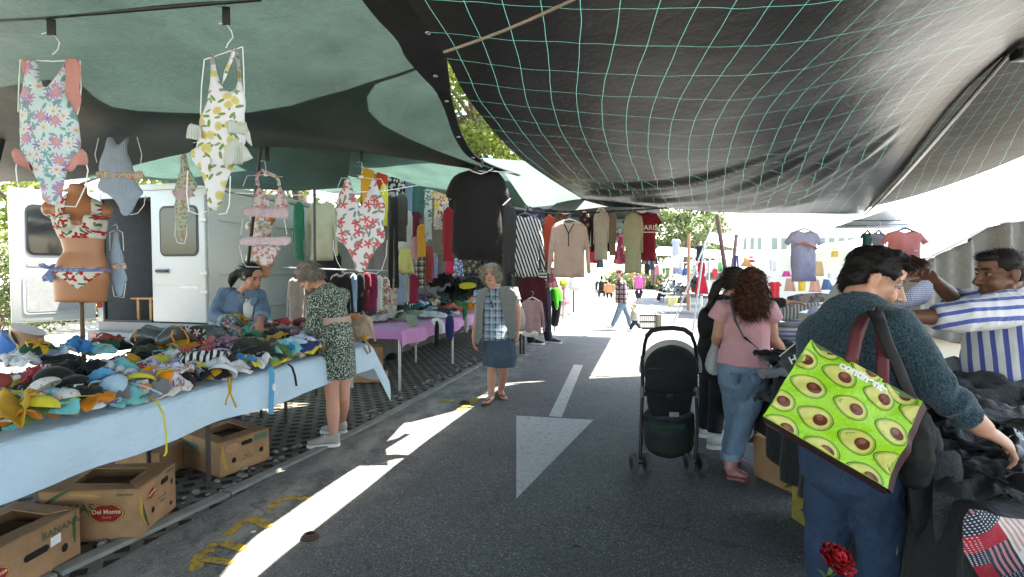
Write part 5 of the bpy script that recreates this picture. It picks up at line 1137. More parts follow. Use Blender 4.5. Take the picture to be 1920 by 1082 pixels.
def head_tubes(mb, C, f, u=V((0, 0, 1)), k=1.0, ear=True, male=False):
 f, r, u = orient(f, u); ax = (r, f, u); p = lambda a, b, c: C + (r * a + f * b + u * c) * k
 R3 = lambda *q: tuple(x * k for x in q)
 mb.ell(p(0, -.012, .035), R3(.074, .092, .092), ax); mb.ell(p(0, .022, -.035), R3(.060, .068, .085), ax); mb.ell(p(0, .012, .055), R3(.066, .078, .062), ax)
 mb.ell(p(0, .058, -.098), R3(.028 if not male else .034, .030, .024), ax); mb.tube([p(.058, -.005, -.065), p(.04, .045, -.096), p(0, .066, -.104), p(-.04, .045, -.096), p(-.058, -.005, -.065)], .020 * k, 8, dome=.8)
 mb.tube([p(0, .086, .020), p(0, .098, -.005), p(0, .112, -.028)], [.008 * k, .011 * k, .0145 * k], 8, dome=.9)
 for s in (-1, 1):
  mb.ell(p(.014 * s, .096, -.033), R3(.010, .011, .009), ax); mb.ell(p(.036 * s, .062, -.032), R3(.024, .024, .026), ax); mb.ell(p(.030 * s, .069, .030), R3(.026, .012, .009), ax)
  if ear:
   mb.ell(p(.078 * s, -.012, -.006), R3(.008, .018, .031), ax); mb.tube([p(.080 * s, -.012, -.030), p(.086 * s, -.026, .0), p(.086 * s, -.024, .022), p(.082 * s, -.004, .026), p(.078 * s, .004, .008)], .0055 * k, 6, dome=.8)
 mb.ell(p(0, .083, -.068), R3(.024, .012, .006), ax); mb.ell(p(0, .081, -.079), R3(.021, .012, .0065), ax)
def face_parts(t, C, f, u=V((0, 0, 1)), k=1.0, brow=(.03, .02, .015), lips=LIP, open_eyes=True, glasses=False):
 f, r, u = orient(f, u); ax = (r, f, u); p = lambda a, b, c: C + (r * a + f * b + u * c) * k
 bm_ = hair_mat(brow, 'eyebrow_hair')
 for s in (-1, 1):
  m = MB(); m.tube([p(.014 * s, .0880, .034), p(.032 * s, .083, .0375), p(.052 * s, .066, .032)], [.0028 * k, .0042 * k, .002 * k], 6, dome=.5); m.build('eyebrow', bm_, t)
  m = MB(); m.ell(p(.032 * s, .0715, .010), tuple(x * k for x in (.0115, .0105, .0058 if open_eyes else .0025)), ax, 12, 8); e = m.build('eye', EYEW, t)
  m = MB(); m.ell(p(.032 * s, .0795, .008 if open_eyes else .006), tuple(x * k for x in (.0078, .0040, .0058)), ax, 10, 6); m.build('iris', IRIS, e, origin=t.location)
  m = MB(); m.tube([p(.019 * s, .079, .012), p(.032 * s, .0835, .017), p(.045 * s, .072, .011)], [.0016 * k, .0026 * k, .0016 * k], 6); m.build('eyelash', bm_, t)
 m = MB(); m.tube([p(-.023, .084, -.073), p(-.009, .0945, -.0675), p(0, .0955, -.0685), p(.009, .0945, -.0675), p(.023, .084, -.073)], [.0016 * k, .0036 * k, .0034 * k, .0036 * k, .0016 * k], 8)
 m.tube([p(-.021, .084, -.075), p(0, .094, -.0785), p(.021, .084, -.075)], [.0016 * k, .0048 * k, .0016 * k], 8); m.build('lips', lips, t)
def hand_tubes(mb, W, d, n, k=1.0, curl=.5, spread=.12, thumb=1, point=False):
 """W wrist, d along the hand, n out of the palm's back; thumb: +1 or -1 side"""
 d = d.normalized(); n = (n - d * n.dot(d)).normalized(); s = d.cross(n) * thumb
 q = lambda a, b, c: W + (d * a + s * b + n * c) * k
 mb.tube([W - d * .02 * k, q(.012, 0, 0), q(.045, .002, .002), q(.082, 0, 0)], [(.026 * k, .019 * k), (.029 * k, .019 * k), (.038 * k, .016 * k), (.039 * k, .013 * k)], 12, side=s, dome=.5)
 L = (.040, .046, .042, .033)
 for i in range(4):
  b = .029 - .0195 * i; c_ = 0 if (point and i == 0) else curl * (1 + .12 * i)
  base = q(.080 - .004 * abs(i - 1.2), b, 0); a = spread * (1.3 - i * .9); dd = (d * math.cos(a) + s * math.sin(a)).normalized(); pts = [base - dd * .012 * k, base]; ang = 0
  for j, l in enumerate((L[i], L[i] * .68, L[i] * .55)):
   ang += c_ * (.55, .75, .5)[j]; pts.append(pts[-1] + (dd * math.cos(ang) - n * math.sin(ang)) * l * k)
  mb.tube(pts, [.0095 * k, .0092 * k, .0083 * k, .0076 * k, .0062 * k], 8, dome=.9)
 b = q(.022, .026, -.004); t1 = (d * .62 + s * .72 - n * .25).normalized(); t2 = (d * .85 + s * .35 - n * (.3 + .35 * curl)).normalized()
 mb.tube([q(.012, .012, -.002), b, b + t1 * .036 * k, b + t1 * .036 * k + t2 * .030 * k, b + t1 * .036 * k + t2 * .052 * k], [.014 * k, .014 * k, .0105 * k, .0095 * k, .0065 * k], 8, dome=.9)
def wr(amp=.004, sc=9.0, vert=.45, fine=.3, seed=0.0, kn=0.0):
 def f(p, n):
  q = V((p.x * sc, p.y * sc, p.z * sc * vert)) + V((seed, seed * 1.7, 0)); a = noise.noise(q); b = 1 - 2 * abs(noise.noise(q * 1.7 + V((9, 2, 4))))
  return amp * (.6 * a + .5 * b) + amp * fine * noise.noise(p * sc * 4.5)
 return f
def body_of(mb, name, mat, t, voxel, smooth=2, disp=None):
 return solid(name, remesh(mb, voxel, smooth, name, disp, t.location), mat, t)
def strands(name, mat, t, pts_dirs, n_seg=4, w=.0016, seed=0, curl=.0):
 rnd = random.Random(seed); m = MB()
 for (p, d, L, g) in pts_dirs:
  d = d.normalized(); side = d.cross(V((rnd.gauss(0, 1), rnd.gauss(0, 1), rnd.gauss(0, 1)))).normalized(); q = p.copy(); A = []; ph = rnd.uniform(0, 6)
  for i in range(n_seg + 1):
   ww = w * (1 - .8 * i / n_seg); o = V((0, 0, 0))
   if curl: o = side * (curl * math.sin(ph + i * 1.9)) + d.cross(side) * (curl * math.cos(ph + i * 1.9))
   A += [q + o - side * ww, q + o + side * ww]; q = q + d * (L / n_seg); d = (d + g * (1.0 / n_seg) + V((rnd.gauss(0, .07), rnd.gauss(0, .07), rnd.gauss(0, .07)))).normalized()
  m.add(A, [(2 * i, 2 * i + 1, 2 * i + 3, 2 * i + 2) for i in range(n_seg)])
 return m.build(name, mat, t, smooth=2)
def hair_cap(t, C, f, u, k, blobs, mat, n, L, comb, seed=1, voxel=.008, disp=None, w=.0018, curl=0.0, jitter=.25, name='hair'):
 """blobs: (x, y, z, rx, ry, rz) in head axes; strands grow from the cap's skin along comb(x,y,z)->(dx,dy,dz)"""
 f, r, u = orient(f, u); ax = (r, f, u); mb = MB()
 for b in blobs: mb.ell(C + (r * b[0] + f * b[1] + u * b[2]) * k, tuple(x * k for x in b[3:6]), ax, 18, 12)
 me = remesh(mb, voxel, 2, name, disp, t.location); o = solid(name, me, mat, t)
 rnd = random.Random(seed); pd = []; P_ = list(me.polygons)
 for i in range(n):
  p = rnd.choice(P_); c = t.location + p.center; q = (c - C) / k; x, y, z = q.dot(r), q.dot(f), q.dot(u)
  d = comb(x, y, z); d = r * d[0] + f * d[1] + u * d[2] + V((rnd.gauss(0, jitter), rnd.gauss(0, jitter), rnd.gauss(0, jitter)))
  pd.append((c - p.normal * .004, d.normalized() + p.normal * (.12 if jitter < .15 else .3), L * rnd.uniform(.5, 1.3), V((0, 0, -.25))))
 strands('hair_strands', mat, t, pd, 4, w, seed, curl); return o
def shoe(mb, heel, toe, h=.07, w=.045, up=V((0, 0, 1))):
 d = (toe - heel); L = d.length; d.normalize(); s = d.cross(up).normalized(); q = lambda a, z: heel + d * a * L + up * z
 mb.tube([q(-.02, h * .5), q(.10, h * .55), q(.28, h * .52), q(.5, h * .42), q(.72, h * .32), q(.93, h * .26), q(1.0, h * .22)], [(w * .6, h * .42), (w * .8, h * .54), (w * .8, h * .52), (w * .9, h * .42), (w * 1.08, h * .31), (w * .85, h * .24), (w * .5, h * .18)], 14, side=s, dome=.4)
def sole(mb, heel, toe, h=.022, w=.05, z=.0, up=V((0, 0, 1))):
 d = (toe - heel); L = d.length; d.normalize(); s = d.cross(up).normalized(); pts = []
 for (a, ww) in ((-.06, .35), (-.02, .7), (.1, .85), (.35, .72), (.6, .9), (.8, 1.05), (.95, .8), (1.05, .35)): pts.append((a, ww))
 o = [heel + d * a * L + s * ww * w + up * z for a, ww in pts] + [heel + d * a * L - s * ww * w + up * z for a, ww in reversed(pts)]
 mb.prism(o, up * h)
def gnd(p, z=0.0): return V((p.x, p.y, z))
def person_root(label, p): return thing('person', label, 'person', V((p.x, p.y, 0)))
Y = 3.72; q = lambda x, y, d=0: P(x, y, Y + d)
t = person_root('woman in pale pink T-shirt and rolled jeans, long brown curly hair, back turned', q(1385, 890))
hd = q(1410, 537); f = V((.45, .85, -.28)); sd = V((.93, -.25, 0)).normalized(); nb = q(1402, 572); sc_ = q(1397, 586); wa = q(1400, 640); hp = q(1396, 700)
shL, shR = q(1357, 577), q(1441, 578, -.08); elR, wrR = q(1449, 634, -.03), q(1477, 674, .18); elL, wrL = q(1346, 628, .05), q(1342, 650, .2)
mb = MB(); head_tubes(mb, hd, f, k=.95); mb.tube([nb - V((0, 0, .03)), hd - V((0, 0, .05))], .05, 12)
mb.tube([nb, sc_, q(1397, 615), wa, hp], [(.06, .05), (.15, .075), (.15, .10), (.125, .095), (.15, .11)], 16, side=sd)
for a, b, c, hd_ in ((shR, elR, wrR, (V((.75, .5, -.42)), V((.3, -.2, 1)))), (shL, elL, wrL, (V((0, .2, -1)), V((-1, 0, 0))))):
 mb.tube([a, lerp(a, b, .5), b, lerp(b, c, .35), c], [.052, .046, .040, .041, .027], 12, dome=.8); hand_tubes(mb, c, hd_[0], hd_[1], .95, .55, .1, 1)
for (kn, an) in ((q(1390, 790), q(1371, 868)), (q(1378, 790, .15), q(1366, 862, .28))): mb.tube([q(1395, 720), kn, lerp(kn, an, .4), an, an - V((0, 0, .05))], [.045, .042, .045, .034, .036], 12)
body_of(mb, 'body', SKIN_F, t, .0075, 2); face_parts(t, hd, f, k=.95)
def curls(p, n): return .014 * noise.noise(p * 34) + .010 * noise.noise(p * 62 + V((3, 3, 3)))
hair_cap(t, hd, f, V((0, 0, 1)), 1.0, [(0, -.02, .05, .088, .10, .085), (0, -.05, -.04, .095, .085, .11), (-.02, -.075, -.14, .10, .075, .09), (.035, -.05, -.12, .085, .075, .10), (.07, .01, -.03, .03, .06, .09), (-.07, .0, -.03, .03, .06, .09), (.0, -.08, -.2, .08, .05, .05)], hair_mat((.06, .022, .012)), 2600, .07, lambda x, y, z: (x * 2, -.1, -1), 3, .008, curls, .0022, .007, .35)
m = MB(); c_, r_, u_ = hd, *orient(f)[1:]; m.tube([hd + r_ * .085 + V((0, 0, .05)), hd + V((0, 0, .128)) + f * .02, hd - r_ * .08 + V((0, 0, .06))], .005, 6); m.build('hair_band', plain('hair_band', (.5, .45, .4), .4), t)
mb = MB(); mb.tube([q(1401, 566), q(1399, 574), q(1397, 584), q(1398, 610), q(1398, 640), q(1394, 684)], [(.075, .06), (.115, .075), (.175, .095), (.168, .122), (.158, .12), (.182, .138)], 26, side=sd)
for a, b, e in ((shR, elR, q(1450, 600, -.06)), (shL, elL, q(1344, 600, .02))): mb.tube([lerp(a, sc_, .35), a, e], [.075, .068, .070], 14)
body_of(mb, 'tshirt', cloth((.56, .29, .33), .85, .4, 0, .2, 0, 'pink_jersey'), t, .0085, 3, wr(.006, 8, .6))
mb = MB(); mb.tube([q(1395, 668), q(1394, 695), q(1393, 722), q(1393, 742)], [(.160, .118), (.172, .135), (.165, .13), (.10, .09)], 24, side=sd, dome=.5)
for (h0, kn, an) in ((q(1412, 725, -.02), q(1397, 785), q(1373, 858)), (q(1378, 725, .04), q(1380, 790, .16), q(1366, 856, .28))): mb.tube([h0 + V((0, 0, .06)), h0, lerp(h0, kn, .5), kn, lerp(kn, an, .5), an], [(.10, .11), (.098, .105), (.083, .088), (.072, .072), (.066, .066), (.056, .056)], 18)
def denim(c, name='denim', fade=.5):
 t_ = NT(name); v = t_.co(); n = t_.noise(v, 6.0, 4, .6); fi = t_.noise(t_.vm('MULTIPLY', v, (1, 1, .4)), 330.0, 2, .7)
 col = t_.mix(t_.mr(n, .4, .75, 0, fade), c, tuple(min(1, x * 1.9 + .03) for x in c)); col = t_.mix(t_.mr(fi, .35, .65), tuple(x * .7 for x in c), col)
 return t_.out(t_.pbr(col, .88, 0, .25, t_.bump(fi, .2, .001, t_.bump(t_.noise(v, 18.0, 3), .4, .012))))
body_of(mb, 'jeans', denim((.15, .225, .33), 'light_denim'), t, .0085, 3, wr(.007, 10, .5, .3, 3))
for an in (q(1373, 856), q(1366, 855, .28)): m = MB(); m.tube([an + V((0, 0, .03)), an - V((0, 0, .02))], [.062, .063], 18); m.build('cuff', denim((.22, .3, .40), 'denim_cuff'), t)
BOOT = plain('pink_leather', (.42, .17, .17), .5, 0, .5, .1)
for (hl, to, an) in ((q(1364, 893), q(1402, 902, -.05), q(1371, 868)), (q(1358, 880, .28), q(1390, 885, .3), q(1366, 862, .28))):
 hl, to = gnd(hl, .012), gnd(to, .012); mb = MB(); shoe(mb, hl, to, .075, .045); mb.tube([lerp(hl, to, .14) + V((0, 0, .05)), gnd(an, .14)], [(.045, .045), (.043, .043)], 12); b = body_of(mb, 'boot', BOOT, t, .007, 2)
 m = MB(); sole(m, hl, to, .018, .05, -.012); m.build('sole', plain('pink_sole', (.30, .10, .10), .7), b, origin=t.location)
 m = MB(); m.tube([gnd(an, .16), gnd(an, .13)], [.044, .044], 12); m.build('sock', cloth((.4, .2, .2)), t)
for (a, b_) in ((1368, 1388), (1408, 1430)): garment('back_pocket', None, None, [(a, 700), (b_, 701), (b_ - 1, 718), ((a + b_) / 2, 724), (a + 1, 717)], Y - .150, denim((.135, .20, .30), 'pocket_denim'), .012, parent=t, res=.02, sm_it=0, fold=.002)
mb = MB(); sp = [q(1372, 550, -.08), q(1371, 568, -.13), q(1378, 600, -.15), q(1395, 632, -.155), q(1420, 652, -.16), q(1436, 672, -.14), q(1444, 692, -.06)]; mb.tube(sp, [(.011, .003)] * 7, 6, side=(.7, 0, -.7))
b = thing('handbag', 'small black crossbody bag with strap over the pink T-shirt', 'bag', gnd(q(1444, 700, 0), q(1444, 700, 0).z)); mb.build('strap', black_plastic(), b)
mb = MB(); mb.box(q(1443, 708, -.02), (.05, .14, .13), rz=.2, bevel=.02); mb.build('pouch', plain('black_leather', (.008, .0075, .0075), .75, 0, .25), b)
mb = MB(); mb.tube([lerp(elR, wrR, .70), lerp(elR, wrR, .97)], [.034, .031], 14); mb.build('wristband', cloth((.10, .10, .11)), t)
wb = q(1338, 672, .12); garment('carrier_bag', 'white plastic carrier bag hanging from the hand behind the pink T-shirt', 'bag', [(1336, 640), (1343, 640), (1349, 655), (1352, 690), (1348, 704), (1332, 703), (1321, 690), (1324, 668), (1332, 652)], 3.86, cloth((.6, .62, .64), .4, .5, .25, 0, 0, 'thin_plastic'), .09, 0, fold=.012, ff=30)
Y = 4.5; q = lambda x, y, d=0: P(x, y, Y + d)
t = person_root('woman dressed in black with tied dark hair, arm stretched out pointing', q(1334, 815))
hd = q(1380, 527); f = V((.95, .25, -.12)); sd = V((.3, -.95, 0)); nb = q(1362, 558); chs = q(1350, 590); wa = q(1340, 635); hp = q(1342, 680)
shR, elR, wrR = q(1362, 568, -.15), q(1435, 570, -.16), q(1476, 566, -.16); shL, elL, wrL = q(1352, 572, .18), q(1345, 620, .25), q(1380, 640, .2)
mb = MB(); head_tubes(mb, hd, f, k=.95); mb.tube([nb, hd - V((0, 0, .06)) - f * .02], .05, 12)
mb.tube([nb, q(1357, 572), chs, wa, hp], [(.05, .05), (.14, .07), (.145, .1), (.12, .095), (.14, .11)], 16, side=sd)
mb.tube([shR, elR, lerp(elR, wrR, .4), wrR], [.05, .04, .04, .026], 12, dome=.8); hand_tubes(mb, wrR, V((1, -.05, -.08)), V((.05, .2, 1)), .98, .25, .06, -1, True)
mb.tube([shL, elL, wrL], [.05, .04, .028], 12, dome=.8); hand_tubes(mb, wrL, V((1, 0, -.2)), V((0, 0, 1)), .95, .5)
body_of(mb, 'body', SKIN_P, t, .0085, 2); face_parts(t, hd, f, k=.95)
hair_cap(t, hd, f, V((0, 0, 1)), 1.0, [(0, -.015, .05, .082, .098, .078), (0, -.05, .0, .082, .065, .085), (0, -.10, -.03, .045, .04, .05)], hair_mat((.016, .012, .012)), 900, .08, lambda x, y, z: (0, -1, -.25), 4, .009, None, .0018, 0, .08)
m = MB(); hb = hd - f.normalized() * .12; m.tube([hb, hb + V((-.05, .02, -.05)), hb + V((-.09, .03, -.16)), hb + V((-.10, .03, -.25))], [.03, .045, .04, .012], 10, dome=.7); m.build('ponytail', hair_mat((.016, .012, .012)), t)
BLK = cloth((.008, .008, .010), .85, .4, 0, .1, 0, 'black_jersey')
mb = MB(); mb.tube([q(1362, 556), q(1357, 566), q(1350, 590), q(1341, 635), q(1338, 665)], [(.07, .06), (.16, .085), (.17, .125), (.15, .12), (.168, .135)], 22, side=sd)
mb.tube([q(1357, 570, -.08), shR, elR, lerp(elR, wrR, .86)], [.075, .066, .052, .040], 14); mb.tube([q(1354, 572, .1), shL, elL, lerp(elL, wrL, .8)], [.07, .064, .052, .042], 14)
body_of(mb, 'sweater', BLK, t, .0095, 3, wr(.006, 8, .6))
mb = MB(); mb.tube([q(1338, 655), q(1340, 690), q(1341, 705)], [(.155, .125), (.165, .14), (.15, .13)], 20, side=sd)
feet = ((q(1352, 700, -.06), q(1345, 760, -.1), q(1340, 812, -.15)), (q(1332, 700, .08), q(1326, 755, .1), q(1322, 800, .16)))
for (h0, kn, an) in feet: mb.tube([h0 + V((0, 0, .06)), h0, kn, an], [.10, .095, .072, .058], 16)
body_of(mb, 'trousers', cloth((.010, .011, .016), .85, .4, 0, .1, 0, 'black_trousers'), t, .0095, 3, wr(.006, 9, .5))
SNK = plain('white_sneaker', (.55, .55, .54), .55)
for (h0, kn, an) in feet:
 hl = gnd(an, .015) - V((.05, 0, 0)); mb = MB(); shoe(mb, hl, hl + V((.25, -.04, 0)), .085, .045); b = body_of(mb, 'sneaker', SNK, t, .008, 2); m = MB(); sole(m, hl, hl + V((.25, -.04, 0)), .025, .05, -.015); m.build('sole', PAPER, b, origin=t.location)
b = thing('backpack', 'black bag on the back of the woman who points', 'bag', q(1318, 600, .02)); mb = MB(); mb.ell(q(1322, 608, .0), (.055, .11, .15)); solid('pouch', remesh(mb, .012, 2, 'pouch', wr(.008, 12), b.location), plain('black_leather', (.008, .0075, .0075), .75, 0, .25), b); mb = MB(); mb.tube([q(1318, 580, -.08), q(1338, 562, -.16), q(1356, 566, -.20), q(1362, 590, -.17)], [(.014, .003)] * 4, 6); mb.build('strap', black_plastic(), b)
Y = 5.99; q = lambda x, y, d=0: P(x, y, Y + d)
t = person_root('grey-haired woman walking in grey vest, blue plaid shirt, denim skirt and sandals', q(927, 745))
hd = q(921, 515, -.03); f = V((-.18, -.97, .02)); sd = V((1, -.1, 0)).normalized(); nb = q(926, 537)
shL, elL, wrL = q(899, 550), q(896, 598, -.02), q(888, 632, -.08); shR, elR, wrR = q(962, 546), q(971, 590), q(971, 618, -.05)
mb = MB(); head_tubes(mb, hd, f, k=.98); mb.tube([nb - V((0, 0, .03)), hd - V((0, 0, .06))], .054, 12)
mb.tube([nb, q(930, 548), q(931, 570), q(932, 600), q(936, 632)], [(.055, .05), (.15, .075), (.155, .10), (.14, .10), (.16, .12)], 16, side=sd)
for a, b, c, n_, th in ((shL, elL, wrL, V((-1, -.2, 0)), 1), (shR, elR, wrR, V((1, -.3, 0)), -1)):
 mb.tube([a, lerp(a, b, .5), b, lerp(b, c, .35), c], [.055, .052, .044, .042, .027], 12, dome=.8); hand_tubes(mb, c, V((0, -.1, -1)), n_, 1.0, .45, .08, th)
for (kn, an, toe) in ((q(922, 695), q(921, 738, -.03), V((-.05, -.2, 0))), (q(945, 695, .08), q(939, 731, .25), V((.04, -.2, -.02)))):
 mb.tube([q(933, 660) if kn.x < q(933, 0).x else q(944, 660), kn, lerp(kn, an, .35), an, an - V((0, 0, .035))], [.075, .056, .056, .037, .036], 12)
 fl = gnd(an, max(.035, an.z - .085)); mb.tube([fl - toe * .2, fl + toe * .35, fl + toe * .85, fl + toe * 1.1], [(.032, .034), (.036, .032), (.044, .02), (.036, .012)], 12, side=V((1, 0, 0)), dome=.6)
 for i in range(5): b0 = fl + toe * 1.0 + V((-.034 + .017 * i, 0, -.004)); mb.tube([b0, b0 + toe * (.24 - .022 * abs(i - (3 if toe.x > 0 else 1)))], [.009, .007], 6, dome=.8)
body_of(mb, 'body', SKIN_F, t, .0075, 2); face_parts(t, hd, f, k=.98, brow=(.18, .15, .12))
hair_cap(t, hd, f, V((0, 0, 1)), 1.0, [(0, -.02, .055, .088, .10, .085), (0, -.06, -.01, .088, .06, .10), (.068, -.005, .01, .028, .06, .07), (-.068, -.005, .01, .028, .06, .07), (.02, .05, .10, .06, .04, .026)], hair_mat((.30, .28, .25)), 1900, .06, lambda x, y, z: (x * 9, .1 if y > 0 else -.3, -.45 if y > .03 else -.8), 5, .008, lambda p, n: .008 * noise.noise(p * 40), .0022, .003, .3)
PL = plaid((.22, .29, .42), [(.12, .028, (.02, .03, .06), 1), (.30, .07, (.40, .46, .48), .7), (.62, .028, (.02, .03, .06), 1), (.82, .05, (.40, .44, .36), .7)], 7.0)
mb = MB(); mb.tube([q(927, 541), q(930, 549), q(931, 570), q(932, 600), q(934, 637, -.02)], [(.085, .065), (.155, .085), (.165, .12), (.155, .12), (.185, .145)], 26, side=sd)
for a, b in ((shL, elL), (shR, elR)): mb.tube([lerp(a, q(930, 555), .3), a, lerp(a, b, .42)], [.075, .072, .074], 14)
body_of(mb, 'shirt', PL, t, .009, 2, wr(.005, 9))
VEST = cloth((.17, .175, .17), .9, .5, 0, .25, .35, 'grey_knit')
for (s, cx) in ((-1, 899), (1, 955)):
 pts = [(898, 546), (910, 538), (916, 542), (908, 560), (905, 590), (903, 632), (896, 646), (889, 640), (892, 600), (893, 560)] if s < 0 else [(938, 538), (952, 536), (967, 546), (971, 556), (966, 580), (968, 620), (967, 634), (958, 638), (953, 625), (946, 600), (940, 570), (934, 548)]
 garment('vest_front', None, None, pts, Y - .165, VEST, .014, parent=t, res=.02, fold=.010, sm_it=0)
mb = MB(); mb.tube([q(930, 540, .05), q(931, 552, .06), q(931, 600, .06), q(933, 640, .06)], [(.13, .06), (.175, .085), (.172, .10), (.19, .12)], 20, side=sd); body_of(mb, 'vest_back', VEST, t, .011, 2, wr(.005, 9))
mb = MB(); mb.tube([q(935, 628), q(936, 640), q(937, 665), q(936, 685)], [(.165, .13), (.185, .145), (.20, .165), (.195, .17)], 28, side=sd); body_of(mb, 'skirt', denim((.06, .085, .125), 'denim_skirt'), t, .009, 2, wr(.008, 8, .3))
for (an, tx) in ((q(921, 738, -.03), V((-.05, -.2, 0))), (q(939, 731, .25), V((.04, -.2, -.02)))):
 fl = gnd(an, max(.0, an.z - .118)); m = MB(); sole(m, fl - tx * .3, fl + tx * 1.35, .018, .05); sn = m.build('sandal', plain('sandal_sole', (.06, .02, .02), .7), t)
 m = MB(); c = fl + tx * .75; w_ = V((.052, 0, 0)); m.tube([c - w_ + V((0, 0, .018)), c - w_ * .6 + V((0, 0, .055)), c + tx * .3 + V((0, 0, .05)), c + w_ * .6 + V((0, 0, .055)), c + w_ + V((0, 0, .018))], [(.014, .004)] * 5, 6, side=tx); m.build('strap', plain('red_leather', (.18, .035, .03), .5), sn, origin=t.location)
SC_ = cloth((.45, .36, .27), .8); m = MB(); m.tube([nb + V((math.cos(a) * .065, math.sin(a) * .06, .018 + .01 * math.sin(a * 3))) for a in [i * 2 * PI / 20 for i in range(21)]], [(.022, .012)] * 21, 8); m.build('neckerchief', SC_, t)
m = MB(); m.tube([q(916, 540, -.09), q(919, 556, -.15), q(922, 564, -.16), q(927, 556, -.15), q(933, 540, -.09)], .0025, 6); m.build('neck_cord', black_plastic(), t)
m = MB(); m.ell(q(921, 567, -.165), (.014, .006, .022)); m.ell(q(923, 574, -.165), (.014, .006, .022)); tag(m.build('sunglasses', plain('dark_lens', (.01, .01, .012), .1), origin=q(922, 566, -.165)), 'dark sunglasses hanging from the cord on the plaid shirt', 'sunglasses')
garment('shoulder_bag', 'cream fabric shoulder bag behind the arm of the woman in the vest', 'bag', [(965, 552), (974, 562), (981, 578), (986, 600), (983, 618), (972, 622), (962, 610), (960, 580)], Y + .1, cloth((.42, .39, .32), .9, .5, 0, .1, .2), .12, 0, fold=.014)
Y = 4.46; q = lambda x, y, d=0: P(x, y, Y + d)
t = person_root('woman in belted green sprigged dress bending over the swimwear, short grey hair', q(628, 828))
hd = q(578, 519, .0); f = V((-.72, .25, -.62)); up_ = V((-.35, .1, .9)); sd = V((.75, -.66, 0)).normalized(); nb = q(604, 539)
shL, elL, wrL = q(592, 560, -.12), q(590, 614, -.1), q(574, 628, .05); shR, elR, wrR = q(640, 552, .12), q(622, 602, .28), q(592, 622, .3)
mb = MB(); head_tubes(mb, hd, f, up_, .94); mb.tube([nb + V((.03, 0, -.02)), hd - V((-.04, 0, .02))], .052, 12)
mb.tube([nb, q(612, 550), q(618, 570), q(626, 600), q(628, 640)], [(.055, .055), (.12, .07), (.12, .08), (.08, .07), (.1, .08)], 16, side=sd)
for a, b, c in ((shL, elL, wrL), (shR, elR, wrR)):
 mb.tube([a, b, lerp(b, c, .4), c], [.04, .034, .034, .027], 12, dome=.8); hand_tubes(mb, c, V((-.8, .3, -.5)), V((0, .2, 1)), .95, .5)
legs = ((q(620, 700, -.04), q(624, 752, -.05), q(626, 817, -.06)), (q(642, 700, .08), q(644, 745, .1), q(641, 790, .28)))
for (h0, kn, an) in legs: mb.tube([h0, lerp(h0, kn, .6), kn, lerp(kn, an, .33), lerp(kn, an, .7), an, an - V((0, 0, .06))], [.075, .062, .054, .057, .045, .034, .036], 14)
body_of(mb, 'body', SKIN_F, t, .0075, 2); face_parts(t, hd, f, up_, .94, (.2, .17, .14))
hair_cap(t, hd, f, up_, .96, [(0, -.02, .055, .086, .10, .08), (0, -.06, -.005, .084, .062, .09), (.066, -.01, .02, .026, .06, .05), (-.066, -.01, .02, .026, .06, .05), (0, .055, .085, .06, .04, .03)], hair_mat((.22, .19, .17)), 1800, .05, lambda x, y, z: (x * 3, -.2, -.7), 6, .0075, lambda p, n: .006 * noise.noise(p * 45), .0020, .002, .3)
DR = speckle((.018, .045, .032), (.42, .44, .38), 95.0, .54)
mb = MB(); mb.tube([q(603, 538), q(609, 547), q(616, 566), q(626, 598, .02), q(628, 620), q(628, 660), q(628, 705)], [(.075, .065), (.145, .095), (.17, .135), (.128, .12), (.165, .14), (.185, .155), (.198, .165)], 30, side=sd)
for a, b, c in ((shL, elL, wrL), (shR, elR, wrR)): mb.tube([lerp(a, q(614, 560), .35), a, lerp(a, b, .5), b, lerp(b, c, .55)], [.08, .075, .07, .068, .055], 14)
body_of(mb, 'dress', DR, t, .0085, 2, wr(.009, 9, .35))
m = MB(); m.tube([q(626, 594, .02), q(627, 608, .02)], [(.145, .137), (.148, .14)], 28, side=sd); m.build('belt', cloth((.42, .28, .24), .6, .5), t)
SH = plain('beige_sneaker', (.36, .33, .29), .7)
for (an, dx) in ((legs[0][2], V((-.2, -.04, 0))), (legs[1][2], V((-.19, .02, 0)))):
 hl = gnd(an, .022) - dx * .18; mb = MB(); shoe(mb, hl, hl + dx * 1.2, .085, .046); mb.tube([lerp(hl, hl + dx, .15) + V((0, 0, .06)), gnd(an, .11)], [.042, .044], 12); b = body_of(mb, 'sneaker', SH, t, .007, 2); m = MB(); sole(m, hl, hl + dx * 1.2, .026, .05, -.02); m.build('sole', PAPER, b, origin=t.location)
 m = MB()
 for i in range(3): c = hl + dx * (.55 + .12 * i) + V((0, 0, .082 - .014 * i)); sdv = V((dx.y, -dx.x, 0)).normalized() * .035; m.tube([c - sdv - V((0, 0, .018)), c, c + sdv - V((0, 0, .018))], .003, 6)
 m.build('laces', PAPER, b, origin=t.location)
b = thing('handbag', 'beige leather handbag with loop handles at the swimwear table corner', 'bag', q(676, 645, .55)); BG = plain('beige_leather', (.36, .26, .19), .5, 0, .4, .15, 9.0, .3, 30.0); Yb = Y + .5
mb = MB(); mb.tube([P(676, 633, Yb), P(677, 620, Yb), P(679, 602, Yb), P(681, 592, Yb)], [(.11, .06), (.115, .065), (.10, .05), (.075, .03)], 16, side=(1, .2, 0), dome=.3); solid('pouch', remesh(mb, .01, 2, 'pouch', wr(.008, 14, 1), b.location), BG, b)
